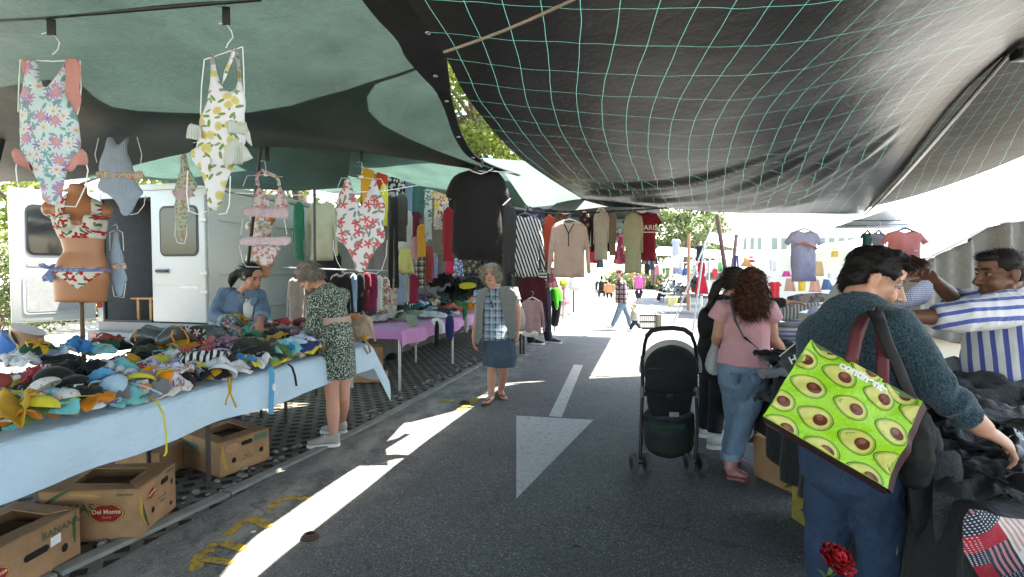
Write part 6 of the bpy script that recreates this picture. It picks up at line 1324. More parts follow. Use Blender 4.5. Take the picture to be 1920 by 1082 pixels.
for pts in ([(666, 600), (672, 588), (680, 584), (684, 592), (682, 604)], [(676, 590), (690, 604), (698, 622), (704, 640)], [(668, 628), (682, 634), (692, 648), (694, 660), (690, 664), (682, 650)]): m = MB(); m.tube([P(x, y, Yb - .08) for x, y in pts], [(.011, .003)] * len(pts), 6, side=(1, 0, .5)); m.build('strap', BG, b)
m = MB(); m.ell(P(664, 593, Yb - .05), (.06, .03, .03)); solid_ = m.build('scarf', cloth((.62, .20, .10)), origin=P(664, 593, Yb - .05)); tag(solid_, 'orange scarf tucked into the top of the beige handbag', 'scarf')
m = MB(); m.ell(P(684, 633, Yb - .13), (.035, .03, .022)); tag(m.build('bikini_piece', pm('mustard'), origin=P(684, 633, Yb - .13)), 'small yellow swim piece beside the beige handbag strap', 'swimwear')
Y = 4.9; q = lambda x, y, d=0: P(x, y, Y + d)
t = person_root('stall seller in blue denim jacket sorting swimwear, dark hair in a ponytail', q(430, 800))
hd = q(474, 520, -.05); f = V((.74, -.48, -.42)); up_ = V((.25, -.1, .95)); sd = V((.85, -.5, 0)).normalized(); nb = q(455, 545)
shL, elL, wrL = q(424, 550, .0), q(405, 592, -.15), q(434, 611, -.35); shR, elR, wrR = q(482, 556, -.05), q(493, 586, -.15), q(488, 602, -.3)
mb = MB(); head_tubes(mb, hd, f, up_, .95); mb.tube([nb - V((.02, 0, .03)), hd - V((.03, -.02, .05))], .05, 12); mb.tube([nb, q(452, 555), q(446, 580), q(435, 620), q(428, 660), q(428, 720)], [(.055, .05), (.15, .08), (.155, .11), (.14, .12), (.16, .13), (.15, .13)], 16, side=sd)
for s in (-.09, .09): mb.tube([q(428, 715) + sd * s, q(428, 760) + sd * s, gnd(q(428, 800) + sd * s, .02)], [.08, .06, .04], 10)
for a, b, c, dd in ((shL, elL, wrL, V((.75, -.35, -.35))), (shR, elR, wrR, V((.2, -.6, -.7)))):
 mb.tube([a, b, lerp(b, c, .4), c], [.05, .042, .041, .028], 12, dome=.8); hand_tubes(mb, c, dd, V((.2, -.3, 1)), .98, .55)
body_of(mb, 'body', SKIN_T, t, .008, 2); face_parts(t, hd, f, up_, .95, (.015, .01, .008), LIP, False)
HB_ = hair_mat((.012, .010, .011)); hair_cap(t, hd, f, up_, .98, [(0, -.02, .05, .082, .098, .078), (0, -.055, .01, .082, .06, .085), (.06, -.03, .03, .03, .06, .05), (-.06, -.03, .03, .03, .06, .05)], HB_, 1300, .09, lambda x, y, z: (0, -1, -.1), 7, .008, None, .0018, 0, .07)
m = MB(); pb = q(456, 514, .08); m.tube([pb, q(446, 513, .1), q(438, 518, .12), q(434, 528, .13), q(433, 538, .13)], [.028, .042, .045, .036, .010], 12, dome=.7); m.build('ponytail', HB_, t)
DJ = denim((.115, .17, .26), 'denim_jacket', .35)
mb = MB(); mb.tube([q(453, 547), q(451, 554), q(446, 578), q(436, 615), q(428, 650)], [(.09, .075), (.165, .10), (.19, .145), (.185, .155), (.20, .16)], 26, side=sd)
for a, b, c in ((shL, elL, wrL), (shR, elR, wrR)): mb.tube([lerp(a, q(450, 560), .35), a, lerp(a, b, .5), b, lerp(b, c, .72)], [.085, .08, .074, .066, .052], 14)
body_of(mb, 'denim_jacket', DJ, t, .009, 2, wr(.009, 10, .8))
garment('undershirt', None, None, [(459, 556), (466, 563), (473, 556), (475, 574), (472, 600), (458, 600), (456, 574)], Y - .205, cloth((.5, .5, .53)), .012, parent=t, res=.02, sm_it=0)
for pts in ([(442, 553), (451, 548), (461, 562), (455, 572), (446, 564)], [(468, 566), (477, 552), (484, 558), (480, 570), (472, 575)]): garment('collar', None, None, pts, Y - .215, DJ, .008, parent=t, res=.015, fold=.002)
m = MB(); m.tube([q(452, 544, -.14), q(456, 560, -.24), q(463, 567, -.245), q(468, 556, -.2)], .003, 6); m.build('necklace', plain('gold', (.5, .3, .08), .3, .9), t)
for c, e in ((wrR, elR), (wrL, elL)): m = MB(); m.tube([lerp(e, c, .52), lerp(e, c, .72)], [.064, .062], 16); m.build('cuff', denim((.22, .29, .39), 'turned_cuff'), t)
mb = MB(); mb.tube([q(428, 655), q(428, 700), q(428, 720)], [(.18, .15), (.19, .16), (.17, .15)], 20, side=sd)
for s in (-.09, .09): mb.tube([q(428, 715) + sd * s, q(428, 760) + sd * s, gnd(q(428, 800) + sd * s, .05)], [.1, .08, .065], 14)
body_of(mb, 'trousers', denim((.04, .055, .09), 'dark_denim'), t, .012, 2, wr(.006, 9))
Y = 1.8; q = lambda x, y, d=0: P(x, y, Y + d)
t = person_root('short-haired woman in teal melange sweater and jeans reaching into dark clothes, back turned', q(1600, 900))
hd = q(1636, 528, .08); f = V((.84, -.36, -.36)); up_ = V((.30, -.12, .94)); sd = V((.80, -.60, 0)); nb = q(1600, 580, .03)
shR, elR, wrR = q(1676, 614, -.12), q(1750, 722, -.2), q(1846, 806, -.22); shL, elL, wrL = q(1546, 616, .12), q(1545, 700, .3), q(1600, 740, .45)
mb = MB(); head_tubes(mb, hd, f, up_, .96); mb.tube([nb - V((.01, 0, .05)), lerp(nb, hd, .5) - V((.012, 0, 0)), hd - V((.03, -.01, .03))], [.058, .052, .050], 14)
mb.tube([nb, q(1608, 612), q(1606, 660), q(1602, 760), q(1600, 850)], [(.06, .055), (.14, .08), (.14, .1), (.13, .1), (.14, .11)], 18, side=sd)
mb.tube([shR, lerp(shR, elR, .5), elR, lerp(elR, wrR, .35), wrR], [.055, .05, .044, .044, .030], 14, dome=.8); hand_tubes(mb, wrR, V((.78, -.05, -.48)), V((.30, -.45, .80)), 1.02, .62, .09, -1)
mb.tube([shL, elL, wrL], [.05, .04, .03], 12, dome=.8); hand_tubes(mb, wrL, V((1, .2, -.2)), V((0, 0, 1)), 1, .5)
body_of(mb, 'body', SKIN_F, t, .0055, 3); face_parts(t, hd, f, up_, .96, (.03, .02, .015))
HD = hair_mat((.006, .0045, .0045)); HRED = hair_mat((.03, .007, .007))
def spike(p, n): return .006 * noise.noise(p * 26) + .004 * noise.noise(p * 60)
hair_cap(t, hd, f, up_, .93, [(0, -.018, .058, .084, .102, .082), (0, -.055, .0, .082, .062, .085), (0, -.070, -.03, .048, .026, .045), (.062, -.025, .052, .026, .055, .032), (-.062, -.025, .052, .026, .055, .032), (0, .06, .098, .062, .045, .030), (0, .03, .108, .058, .07, .034)], HD, 4200, .016, lambda x, y, z: (x * 3, .9 if z > .07 else (-.25 if y < 0 else .05), .0 if z > .08 else -.85), 11, .006, spike, .0011, 0, .10)
r_ = orient(f, up_); pd = []; rnd = random.Random(21)
for i in range(420):
 c = hd + r_[1] * rnd.uniform(-.055, .055) + r_[0] * rnd.uniform(.055, .10) + r_[2] * rnd.uniform(.098, .125); pd.append((c, r_[0] * 1.0 + r_[2] * rnd.uniform(-.35, .1) + r_[1] * rnd.gauss(0, .25), rnd.uniform(.02, .042), V((0, 0, -.6))))
strands('fringe', HRED, t, pd, 4, .0016, 5)
m = MB(); c = hd + r_[1] * .088 - r_[2] * .045 - r_[0] * .012; m.tube([c + r_[0] * math.cos(a) * .013 + r_[2] * (math.sin(a) * .013 - .008) for a in [k * 2 * PI / 16 for k in range(17)]], .0018, 6); m.build('earring', plain('gold', (.5, .3, .08), .3, .9), t)
def knit():
 n_ = NT('teal_melange_knit'); v = n_.co(); a = n_.noise(v, 170.0, 3, .75); b = n_.noise(v, 6.0, 3); w_ = n_.vor(v, 120.0, .9, '3D').outputs['Distance']
 col = n_.mix(n_.mr(a, .38, .66), (.008, .022, .032), (.070, .108, .138)); col = n_.mix(n_.mr(b, .3, .7, 0, .3), col, (.012, .032, .045))
 return n_.out(n_.pbr(col, .95, 0, .15, n_.bump(w_, .5, .004, n_.bump(n_.noise(v, 14.0, 3), .4, .015)), Sheen_Weight=.15))
KN = knit(); mb = MB()
mb.tube([q(1600, 569, .02), q(1603, 584), q(1607, 606), q(1606, 640), q(1602, 700), q(1600, 770), q(1598, 838)], [(.088, .078), (.13, .092), (.182, .11), (.192, .135), (.178, .135), (.182, .14), (.185, .145)], 30, side=sd)
mb.tube([q(1642, 612, -.05), shR, lerp(shR, elR, .5), elR, lerp(elR, wrR, .35), lerp(elR, wrR, .72)], [.085, .078, .070, .062, .056, .050], 18); mb.tube([lerp(shL, q(1610, 614), .3), shL, elL, lerp(elL, wrL, .6)], [.085, .078, .065, .055], 16)
def wr_k(p, n):
 c = (t.location + p - shR).dot((wrR - shR).normalized()); k = sm((c - .1) / .15) if (t.location + p).x > q(1690, 0).x else 0
 return .007 * noise.noise(V((p.x * 7, p.y * 7, p.z * 5))) + .006 * k * math.sin(c * 75 + 4 * noise.noise(p * 9)) + .0025 * noise.noise(p * 60)
body_of(mb, 'sweater', KN, t, .0075, 3, wr_k)
mb = MB(); mb.tube([q(1598, 815), q(1597, 860), q(1597, 900), q(1597, 925)], [(.150, .12), (.162, .135), (.155, .135), (.1, .1)], 26, side=sd, dome=.4)
for (h0, kn, an) in ((q(1560, 890, .06), q(1547, 1040, .05), gnd(q(1560, 1200, .08), .08)), (q(1640, 895, -.06), q(1650, 1040, -.06), gnd(q(1622, 1200, -.02), .08))): mb.tube([h0 + V((0, 0, .09)), h0, lerp(h0, kn, .5), kn, lerp(kn, an, .4), an], [(.080, .118), (.083, .112), (.077, .088), (.064, .068), (.062, .062), (.050, .05)], 20, side=sd)
JN = denim((.022, .042, .085), 'blue_jeans', .4); body_of(mb, 'jeans', JN, t, .008, 8, wr(.009, 11, .9, .3, 2))
mb = MB(); mb.tube([q(1676, 905, -.11), q(1682, 960, -.13), q(1682, 1040, -.135)], .0022, 5); mb.build('seam', plain('jeans_thread', (.16, .13, .09), .8), t)
for (x, d) in ((1560, .08), (1622, -.02)):
 hl = gnd(q(x, 1200, d), .015); mb = MB(); shoe(mb, hl, hl + V((.16, .19, 0)), .085, .045); body_of(mb, 'shoe', black_plastic(), t, .01, 2)
TL, TR, BR, BL = P(1519, 637, 1.50), P(1727, 752, 1.40), P(1662, 916, 1.38), P(1429, 780, 1.47)
b = thing('shopping_bag', 'bright green shopping bag printed with avocado halves, maroon handles', 'bag', lerp(BL, BR, .5))
LIME = NT('lime_bag_print'); v = LIME.co(); LIME = LIME.out(LIME.pbr(LIME.mix(LIME.mr(LIME.noise(v, 3.0, 3), .35, .65), (.24, .52, .012), (.33, .62, .03)), .42, 0, .4, LIME.bump(LIME.noise(v, 11.0, 5, .65), .8, .02)))
MAR = plain('maroon_webbing', (.10, .018, .022), .8); nrm = (BR - BL).cross(TL - BL).normalized()
if nrm.y > 0: nrm = -nrm
back = P(1446, 797, 1.60) - BL
wv = lambda u, v_: .020 * noise.noise(V((u * 3, v_ * 3, 1))) + .016 * math.sin(PI * u) * math.sin(PI * v_) + .007 * (1 - 2 * abs(noise.noise(V((u * 5 + v_ * 2, v_ * 4, 4)))))
BP = lambda u, v_, h=0: lerp(lerp(TL, TR, u), lerp(BL, BR, u), v_) + nrm * (h + wv(u, v_) - .012 * math.exp(-((v_) / .12) ** 2) * math.sin(u * PI * 3))
mb = MB(); mb.grid(lambda u, v_: BP(u, v_), 30, 24); mb.build('front_panel', LIME, b, smooth=2)
mb = MB(); mb.grid(lambda u, v_: BP(u, v_) + back + nrm * .0, 12, 10); mb.build('back_panel', LIME, b, smooth=2)
GUS = plain('dark_maroon_gusset', (.045, .012, .014), .6)
mb = MB(); mb.grid(lambda u, v_: BP(u, 1) + back * v_ + (BL - TL).normalized() * (.014 * math.sin(PI * v_)), 24, 4); mb.build('bottom_gusset', GUS, b, smooth=2)
for u0 in (0, 1): mb = MB(); mb.grid(lambda u, v_: BP(u0, u) + back * v_ + (BR - BL).normalized() * ((.016 if u0 else -.012) * math.sin(PI * v_) * (1 if u0 else -1) * (1 if u0 else 1)), 16, 4); mb.build('side_gusset', GUS, b, smooth=2)
def clip_uv(poly):
 for ax_, lo in ((0, 1), (0, 0), (1, 1), (1, 0)):
  out = []
  for i in range(len(poly)):
   a, c = poly[i], poly[(i + 1) % len(poly)]; da, dc = (a[ax_] - .006, c[ax_] - .006) if not lo else (.994 - a[ax_], .994 - c[ax_])
   if da >= 0: out.append(a)
   if (da >= 0) != (dc >= 0): k = da / (da - dc); out.append((lerp(a[0], c[0], k), lerp(a[1], c[1], k)))
  poly = out
  if not poly: return []
 return poly
Wd, Hd = (TR - TL).length, (BL - TL).length
def uv_of(px, py):
 best = None
 u, v_ = .5, .5
 for _ in range(60):
  p = lerp(lerp(TL, TR, u), lerp(BL, BR, u), v_); e = V(((p.x / p.y), ((p.z - H) / p.y))); r = ray(px, py); g = V((r.x / r.y, r.z / r.y)); d = g - e
  def E(u, v_): p = lerp(lerp(TL, TR, u), lerp(BL, BR, u), v_); return V((p.x / p.y, (p.z - H) / p.y))
  a, c = (E(u + .01, v_) - e) / .01, (E(u, v_ + .01) - e) / .01; D = a.x * c.y - a.y * c.x
  u += (d.x * c.y - d.y * c.x) / D; v_ += (a.x * d.y - a.y * d.x) / D
 return u, v_
AV = [('avocado_rim', (.045, .10, .012)), ('avocado_edge', (.22, .34, .04)), ('avocado_flesh', (.52, .50, .13)), ('avocado_pit', (.11, .028, .014)), ('pit_sheen', (.22, .07, .035))]; AVM = [plain(n_, c_, .45, 0, .4, .12, 40.0, .1) for n_, c_ in AV]
for (zx, zy, sc) in ((370, 570, 1), (240, 612, 1), (530, 658, 1), (400, 697, 1), (268, 740, 1), (575, 795, 1.05), (437, 835, 1.05), (222, 498, .98), (122, 665, .98), (138, 775, 1), (300, 866, 1.02), (590, 930, 1.05), (470, 972, 1.02), (690, 735, 1.02), (325, 458, 1), (478, 548, .95), (625, 640, 1)):
 cu, cv = uv_of(1400 + zx / 2.163, 440 + zy / 2.163); rot = -.06
 layers = []
 for li, (k, ox) in enumerate(((1, 0), (.95, 0), (.83, .01), (.44, .17), (.2, .13))):
  pl = []
  for i in range(36):
   a = i * 2 * PI / 36
   if li < 3: x = math.cos(a); y = math.sin(a) * (.66 + .16 * math.cos(a) - .03 * math.cos(2 * a)); x, y = x * .0525 * k * sc * .84, y * .0525 * k * sc * .84
   else: x, y = math.cos(a) * .0172 * k / .44 * sc + ox * .078 * sc, math.sin(a) * .0150 * k / .44 * sc - (.004 if li == 4 else 0)
   pl.append((cu + (x * math.cos(rot) - y * math.sin(rot)) / Wd, cv + (x * math.sin(rot) + y * math.cos(rot)) / Hd))
  layers.append(clip_uv(pl))
 m = MB()
 for li, pl in enumerate(layers):
  if len(pl) < 3: continue
  c = (sum(p_[0] for p_ in pl) / len(pl), sum(p_[1] for p_ in pl) / len(pl)); h = .0012 + .0007 * li
  m.cur = li; rings = [[BP(lerp(c[0], p_[0], k), lerp(c[1], p_[1], k), h) for p_ in pl] for k in (.34, .67, 1)]; n_ = len(pl)
  m.add([BP(*c, h)] + rings[0] + rings[1] + rings[2], [(0, 1 + i, 1 + (i + 1) % n_) for i in range(n_)] + [(1 + r * n_ + i, 1 + (r + 1) * n_ + i, 1 + (r + 1) * n_ + (i + 1) % n_, 1 + r * n_ + (i + 1) % n_) for r in (0, 1) for i in range(n_)])
 if m.f: m.build('avocado_print', AVM, b, smooth=2)
def bag_text(s, cpx, size, rot, mat_, key='lettering', h=.003, shear=0):
 u0, v0 = uv_of(*cpx); vs, fs = text_verts(s, size, .0016, shear); m = MB(); c, sn = math.cos(rot), math.sin(rot)
 m.add([BP(u0 + (v_.x * c + v_.y * sn) / Wd, v0 + (v_.x * sn - v_.y * c) / Hd, h) for v_ in vs], fs); m.build(key, mat_, b, smooth=False)
bag_text('continente', (1617, 708), .030, .02, PAPER)
gd = (BL - TL).normalized(); m = MB(); fcp = lambda u, k, h: BP(u, 1) + back * k + gd * (.014 * math.sin(PI * k) + h)
for (u0, u1, k0, k1) in ((.02, .13, .25, .8), (.33, .62, .25, .9)): m.add([fcp(u0, k0, .002), fcp(u1, k0, .002), fcp(u1, k1, .002), fcp(u0, k1, .002)], [(0, 1, 2, 3)])
m.build('white_strip', PAPER, b, smooth=False)
for off in (0, 1):
 bk = back * off; m = MB(); d_ = V((0, .02 * off, 0))
 pts = [BP(.36, .03) + bk, P(1598, 668, 1.46) + bk * .6, P(1606, 622, 1.52) + bk * .3, P(1622, 590, 1.60 + .06 * off), P(1640, 583, 1.66 + .06 * off), P(1650, 600, 1.60 + .05 * off), P(1655, 660, 1.52) + bk * .5, BP(.66, .03) + bk]
 m.tube(pts, [(.017, .002)] * len(pts), 6, side=(.9, .2, .25)); m.build('handle', MAR, b, smooth=2)
hb = thing('handbag', 'black leather handbag hanging between the avocado bag and the dark clothes', 'bag', P(1716, 880, 1.52)); m = MB()
m.tube([P(1640, 584, 1.58), P(1647, 600, 1.52), P(1662, 640, 1.50), P(1688, 700, 1.50), P(1712, 760, 1.50)], [(.022, .004)] * 5, 8, side=(.9, .2, .2)); m.build('strap', plain('black_leather', (.008, .0075, .0075), .75, 0, .25), hb, smooth=2)
m = MB(); m.tube([P(1722, 775, 1.52), P(1722, 800, 1.52), P(1718, 860, 1.52), P(1712, 905, 1.52)], [(.03, .02), (.05, .03), (.055, .035), (.04, .03)], 16, side=(1, .2, 0), dome=.5); solid('pouch', remesh(m, .01, 2, 'pouch', wr(.008, 14, 1), hb.location), plain('black_leather', (.008, .0075, .0075), .75, 0, .25), hb)
t = thing('rose', 'single red rose with a green stem in front of the blue jeans', 'rose', P(1545, 1110, 1.15)); c = P(1570, 1049, 1.15); ax_ = V((.25, -.5, .8)).normalized(); a1 = ax_.orthogonal().normalized(); a2 = ax_.cross(a1); m = MB(); rnd = random.Random(4)
for ring, (n_, r0, tilt) in enumerate(((3, .008, .1), (5, .014, .35), (6, .021, .65), (8, .029, 1.0), (9, .034, 1.35))):
 for k in range(n_):
  an = k * 2 * PI / n_ + ring * .7; o = a1 * math.cos(an) + a2 * math.sin(an); tg = ax_.cross(o); wd = .016 + .002 * ring
  m.grid(lambda u, v_: c + o * (r0 * (.35 + .65 * v_) + .006 * v_ * v_ * tilt) + ax_ * (.020 * v_ * math.cos(tilt * .6) + .012 - .006 * ring) + tg * ((u - .5) * 2 * wd * (.35 + .75 * math.sin(PI * min(1, .15 + v_ * .75)))) - o * (.010 * (2 * u - 1) ** 2) + ax_ * (.003 * math.sin(u * 9 + k)), 6, 5)
m.build('petals', plain('rose_petal', (.30, .006, .014), .55, 0, .4, .3, 60.0), t, smooth=2)
m = MB(); m.tube([c - ax_ * .006, P(1556, 1072, 1.16), P(1545, 1110, 1.17), P(1530, 1180, 1.2)], [.006, .004, .004, .004], 8); m.ell(c - ax_ * .004, (.012, .012, .012)); m.build('stem', plain('rose_stem', (.12, .17, .05), .6), t)
for (x, y) in ((1533, 1068), (1566, 1076)): m = MB(); o = P(1552, 1082, 1.16); e = P(x, y, 1.13); m.tube([o, lerp(o, e, .5), e], [(.002, .001), (.007, .001), (.001, .001)], 6); m.build('leaf', plain('rose_leaf', (.05, .10, .03), .6), t)
Y = 2.6; q = lambda x, y, d=0: P(x, y, Y + d)
t = person_root('dark-haired man in blue and white striped shirt holding up a garment behind the table', q(1885, 900))
hd = q(1874, 515); f = V((-.98, .12, -.10)); sd = V((-.1, -1, 0)); nb = q(1893, 549)
shN, elN, wrN = q(1896, 578, -.16), q(1800, 594, -.26), q(1702, 594, -.22); shF, elF, wrF = q(1880, 572, .18), q(1795, 566, .25), q(1752, 526, .2)
mb = MB(); head_tubes(mb, hd, f, k=1.02, male=True); mb.tube([nb - V((0, 0, .03)), hd - V((-.03, 0, .04))], .062, 14); mb.tube([nb, q(1895, 570), q(1888, 620), q(1884, 690), q(1884, 740)], [(.06, .06), (.16, .09), (.16, .11), (.15, .12), (.15, .12)], 18, side=sd)
for a, b_, c, dd, n_, th in ((shN, elN, wrN, V((-.95, .1, .12)), V((-.2, -.5, .85)), -1), (shF, elF, wrF, V((-.75, -.2, .55)), V((.3, .5, .8)), 1)):
 mb.tube([a, b_, lerp(b_, c, .4), c], [.05, .042, .041, .029], 14, dome=.8); hand_tubes(mb, c, dd, n_, 1.05, .7, .07, th)
body_of(mb, 'body', SKIN_M, t, .0065, 3); face_parts(t, hd, f, k=1.02, brow=(.012, .01, .01), lips=plain('dark_lips', (.13, .045, .04), .5))
hair_cap(t, hd, f, V((0, 0, 1)), 1.03, [(0, -.018, .056, .079, .095, .072), (0, -.05, .015, .077, .06, .065), (.06, -.02, .035, .022, .05, .03), (-.06, -.02, .035, .022, .05, .03), (0, .045, .09, .055, .045, .030)], hair_mat((.014, .011, .010)), 2200, .02, lambda x, y, z: (x * 3, .3, .3), 12, .0065, None, .0012, 0, .3)
STR = NT('blue_white_stripes'); v = STR.co(); s_ = STR.sep(v); xx = STR.ma('ADD', STR.ma('ADD', STR.ma('SUBTRACT', STR.ma('MULTIPLY', s_[0], .72), STR.ma('MULTIPLY', s_[1], .69)), STR.ma('MULTIPLY', s_[2], .10)), STR.ma('MULTIPLY', STR.ma('SUBTRACT', STR.noise(v, 5.0, 2), .5), .008)); STR = finish_cloth(STR, STR.mix(STR.ma('LESS_THAN', STR.ma('FRACT', STR.ma('MULTIPLY', xx, 21.0)), .42), (.62, .62, .66), (.075, .10, .36)), v)
SL = NT('blue_white_sleeve'); v = SL.co(); s_ = SL.sep(v); xx = SL.ma('ADD', SL.ma('ADD', s_[2], SL.ma('MULTIPLY', s_[1], .4)), SL.ma('MULTIPLY', s_[0], -.12)); SL = finish_cloth(SL, SL.mix(SL.ma('LESS_THAN', SL.ma('FRACT', SL.ma('MULTIPLY', xx, 20.0)), .38), (.62, .62, .66), (.075, .10, .36)), v)
mb = MB(); mb.tube([q(1893, 549), q(1894, 560), q(1893, 580), q(1886, 630), q(1880, 680), q(1882, 722)], [(.095, .085), (.16, .10), (.19, .13), (.18, .15), (.175, .165), (.17, .16)], 28, side=sd); body_of(mb, 'shirt', STR, t, .0085, 3, wr(.009, 8, .4))
for a, b_, c, k in ((shN, elN, wrN, .50), (shF, elF, wrF, .35)): mb = MB(); e = lerp(b_, c, k) if k > .36 else lerp(b_, c, .2); mb.tube([lerp(a, q(1894, 580), .3), a, lerp(a, b_, .5), b_, e], [.085, .088, .080, .070, .056], 18); body_of(mb, 'sleeve', SL, t, .0085, 3, wr(.009, 11, .9))
mb = MB(); mb.tube([nb + V((.02, 0, -.012)), nb + V((.0, 0, .03))], [(.085, .078), (.070, .066)], 20, side=sd); mb.build('collar', cloth((.60, .60, .65)), t)
mb = MB(); mb.tube([q(1882, 705), q(1884, 740), q(1884, 770)], [(.16, .155), (.165, .16), (.15, .14)], 20, side=sd)
for s in (-.09, .09): mb.tube([q(1884, 760) + sd * s, q(1884, 900) + sd * s, gnd(q(1884, 1000) + sd * s, .02)], [.1, .085, .06], 14)
body_of(mb, 'jeans', denim((.02, .03, .06), 'navy_denim'), t, .011, 2, wr(.006, 9))
garment('held_garment', 'white and blue checked garment held open between the man\'s hands', 'clothing', [(1688, 552), (1712, 536), (1742, 522), (1757, 536), (1746, 562), (1742, 572), (1716, 574), (1688, 584), (1674, 586), (1678, 566)], 2.52, plaid((.55, .56, .62), [(.3, .12, (.12, .16, .36), .7), (.8, .08, (.05, .06, .14), .8)], 60.0, name='fine_check'), .05, .2, fold=.02, ff=24)
def small_person(label, Y, head, neck, hips, legs, arms, top, bottom, hairc, f, k=1.0, skin=None, shoe_c=(.5, .5, .5), top_r=(.17, .12), long_hair=False, hem=None, bare=False, voxel=.016):
 q = lambda p: P(p[0], p[1], Y); t = person_root(label, q(legs[0][-1])); sd = V((-f.y, f.x, 0)).normalized() if abs(f.z) < .9 else V((1, 0, 0))
 hd, nb, hp = q(head), q(neck), q(hips); mb = MB(); head_tubes(mb, hd, f, k=k); mb.tube([nb, hd - V((0, 0, .05 * k))], .05 * k, 10); mb.tube([nb, lerp(nb, hp, .15), lerp(nb, hp, .5), hp], [(.05 * k, .05 * k), (.14 * k, .07 * k), (.13 * k, .09 * k), (.14 * k, .1 * k)], 12, side=sd)
 off = [sd * (.075 * k), sd * (-.075 * k)]
 for i, l in enumerate(legs): w_ = [q(p) + (off[i % 2] if j == 0 else V((0, 0, 0))) for j, p in enumerate(l)]; mb.tube(w_, [.06 * k, .05 * k, .035 * k][:len(w_)], 10)
 for i, a in enumerate(arms):
  w_ = [q(p) + off[i % 2] * 1.6 * (1 - j * .2) for j, p in enumerate(a)]; mb.tube(w_, [.045 * k, .038 * k, .027 * k][:len(w_)], 10, dome=.8); hand_tubes(mb, w_[-1], w_[-1] - w_[-2], sd, k * .95, .5)
 body_of(mb, 'body', skin or SKIN_F, t, voxel * .75, 2)
 mb = MB(); hm = q(hem) if hem else hp; mb.tube([nb + V((0, 0, -.005)), lerp(nb, hm, .1), lerp(nb, hm, .5), hm], [(.075 * k, .065 * k), (top_r[0] * .92 * k, .09 * k), (top_r[0] * k, top_r[1] * k), (top_r[0] * 1.05 * k, top_r[1] * 1.1 * k)], 18, side=sd)
 for i, a in enumerate(arms):
  w_ = [q(p) + off[i % 2] * 1.6 * (1 - j * .2) for j, p in enumerate(a)]
  if bare: w_ = [w_[0], lerp(w_[0], w_[1], .35)]
  else: w_[-1] = lerp(w_[-2], w_[-1], .8)
  mb.tube([lerp(w_[0], nb, .35)] + w_, [.07 * k] + [.066 * k, .06 * k, .048 * k][:len(w_)], 12)
 body_of(mb, 'top', top, t, voxel, 2, wr(.006, 8))
 mb = MB(); mb.tube([lerp(nb, hp, .8), hp, hp - V((0, 0, .06 * k))], [(.14 * k, .11 * k), (.155 * k, .125 * k), (.13 * k, .11 * k)], 16, side=sd)
 for i, l in enumerate(legs): w_ = [q(p) + (off[i % 2] if j == 0 else V((0, 0, 0))) for j, p in enumerate(l)]; w_[-1] = lerp(w_[-2], w_[-1], .85 if not bare else .3); mb.tube(w_, [.09 * k, .07 * k, .052 * k][:len(w_)], 14)
 body_of(mb, 'trousers', bottom, t, voxel, 2, wr(.005, 9))
 for l in legs:
  a = q(l[-1]); dx = V((f.x, f.y, 0)).normalized() * .22 * k; hl = gnd(a, max(.01, a.z - .04 * k)) - dx * .25; mb = MB(); shoe(mb, hl, hl + dx, .075 * k, .042 * k); body_of(mb, 'shoe', plain('shoe', shoe_c, .6), t, voxel * .7, 1)
 bl = [(0, -.015, .05, .084, .10, .08), (0, -.05, .0, .084, .065, .09)] + ([(0, -.07, -.10, .06, .05, .12)] if long_hair else []); fr, r_, u_ = orient(f); mb = MB()
 for b_ in bl: mb.ell(hd + (r_ * b_[0] + fr * b_[1] + u_ * b_[2]) * k, tuple(x * k for x in b_[3:]), (r_, fr, u_))
 body_of(mb, 'hair', hair_mat(hairc), t, voxel * .8, 2, wr(.005, 30)); face_parts(t, hd, f, k=k, brow=hairc) if voxel < .017 else None
 return t
RP = plaid((.20, .03, .05), [(.1, .06, (.55, .5, .5), .8), (.45, .16, (.02, .02, .04), .85), (.75, .03, (.5, .45, .45), .8)], 9.0, name='red_plaid')
small_person('woman in red plaid shirt and light jeans leading a toddler across the sunlit yard', 13.3, (1160, 513), (1164, 524), (1166, 563), [[(1162, 568), (1156, 594), (1147, 612)], [(1172, 568), (1178, 592), (1182, 614)]], [[(1160, 533), (1152, 548), (1158, 560)], [(1174, 532), (1180, 550), (1178, 566)]], RP, denim((.22, .30, .40), 'pale_denim'), (.07, .045, .035), V((-.8, -.55, -.05)), hem=(1165, 568), long_hair=True, voxel=.0155)
small_person('toddler in cream top and dark trousers holding the plaid woman\'s hand', 13.0, (1189, 575), (1190, 582), (1190, 600), [[(1188, 602), (1184, 612), (1181, 619)], [(1192, 602), (1197, 610), (1201, 617)]], [[(1186, 587), (1182, 580), (1180, 573)], [(1194, 587), (1196, 594), (1195, 600)]], cloth((.55, .48, .38)), denim((.03, .035, .06), 'dark_denim'), (.18, .10, .05), V((-.5, -.8, 0)), k=.62, hem=(1190, 601), voxel=.0125, shoe_c=(.7, .7, .7))
small_person('woman in bright pink top and black shorts walking away in the far yard', 24, (1200, 511), (1199, 518), (1198, 541), [[(1196, 545), (1195, 557), (1197, 567)], [(1200, 545), (1200, 556), (1202, 563)]], [[(1194, 521), (1192, 530), (1191, 538)], [(1204, 521), (1206, 530), (1206, 537)]], cloth((.50, .10, .30)), cloth((.02, .02, .022)), (.35, .22, .10), V((.1, 1, 0)), skin=SKIN_F, voxel=.02, top_r=(.19, .14), bare=True)
small_person('man in black seated on a stool at the edge of the far stall', 25, (1236, 527), (1239, 533), (1249, 551), [[(1247, 553), (1235, 551), (1232, 564)], [(1247, 555), (1237, 553), (1236, 566)]], [[(1240, 536), (1238, 545), (1233, 545)], [(1244, 536), (1242, 546), (1236, 546)]], cloth((.012, .012, .014)), cloth((.02, .022, .03)), (.02, .015, .012), V((-.95, -.2, -.1)), voxel=.02, bare=False)
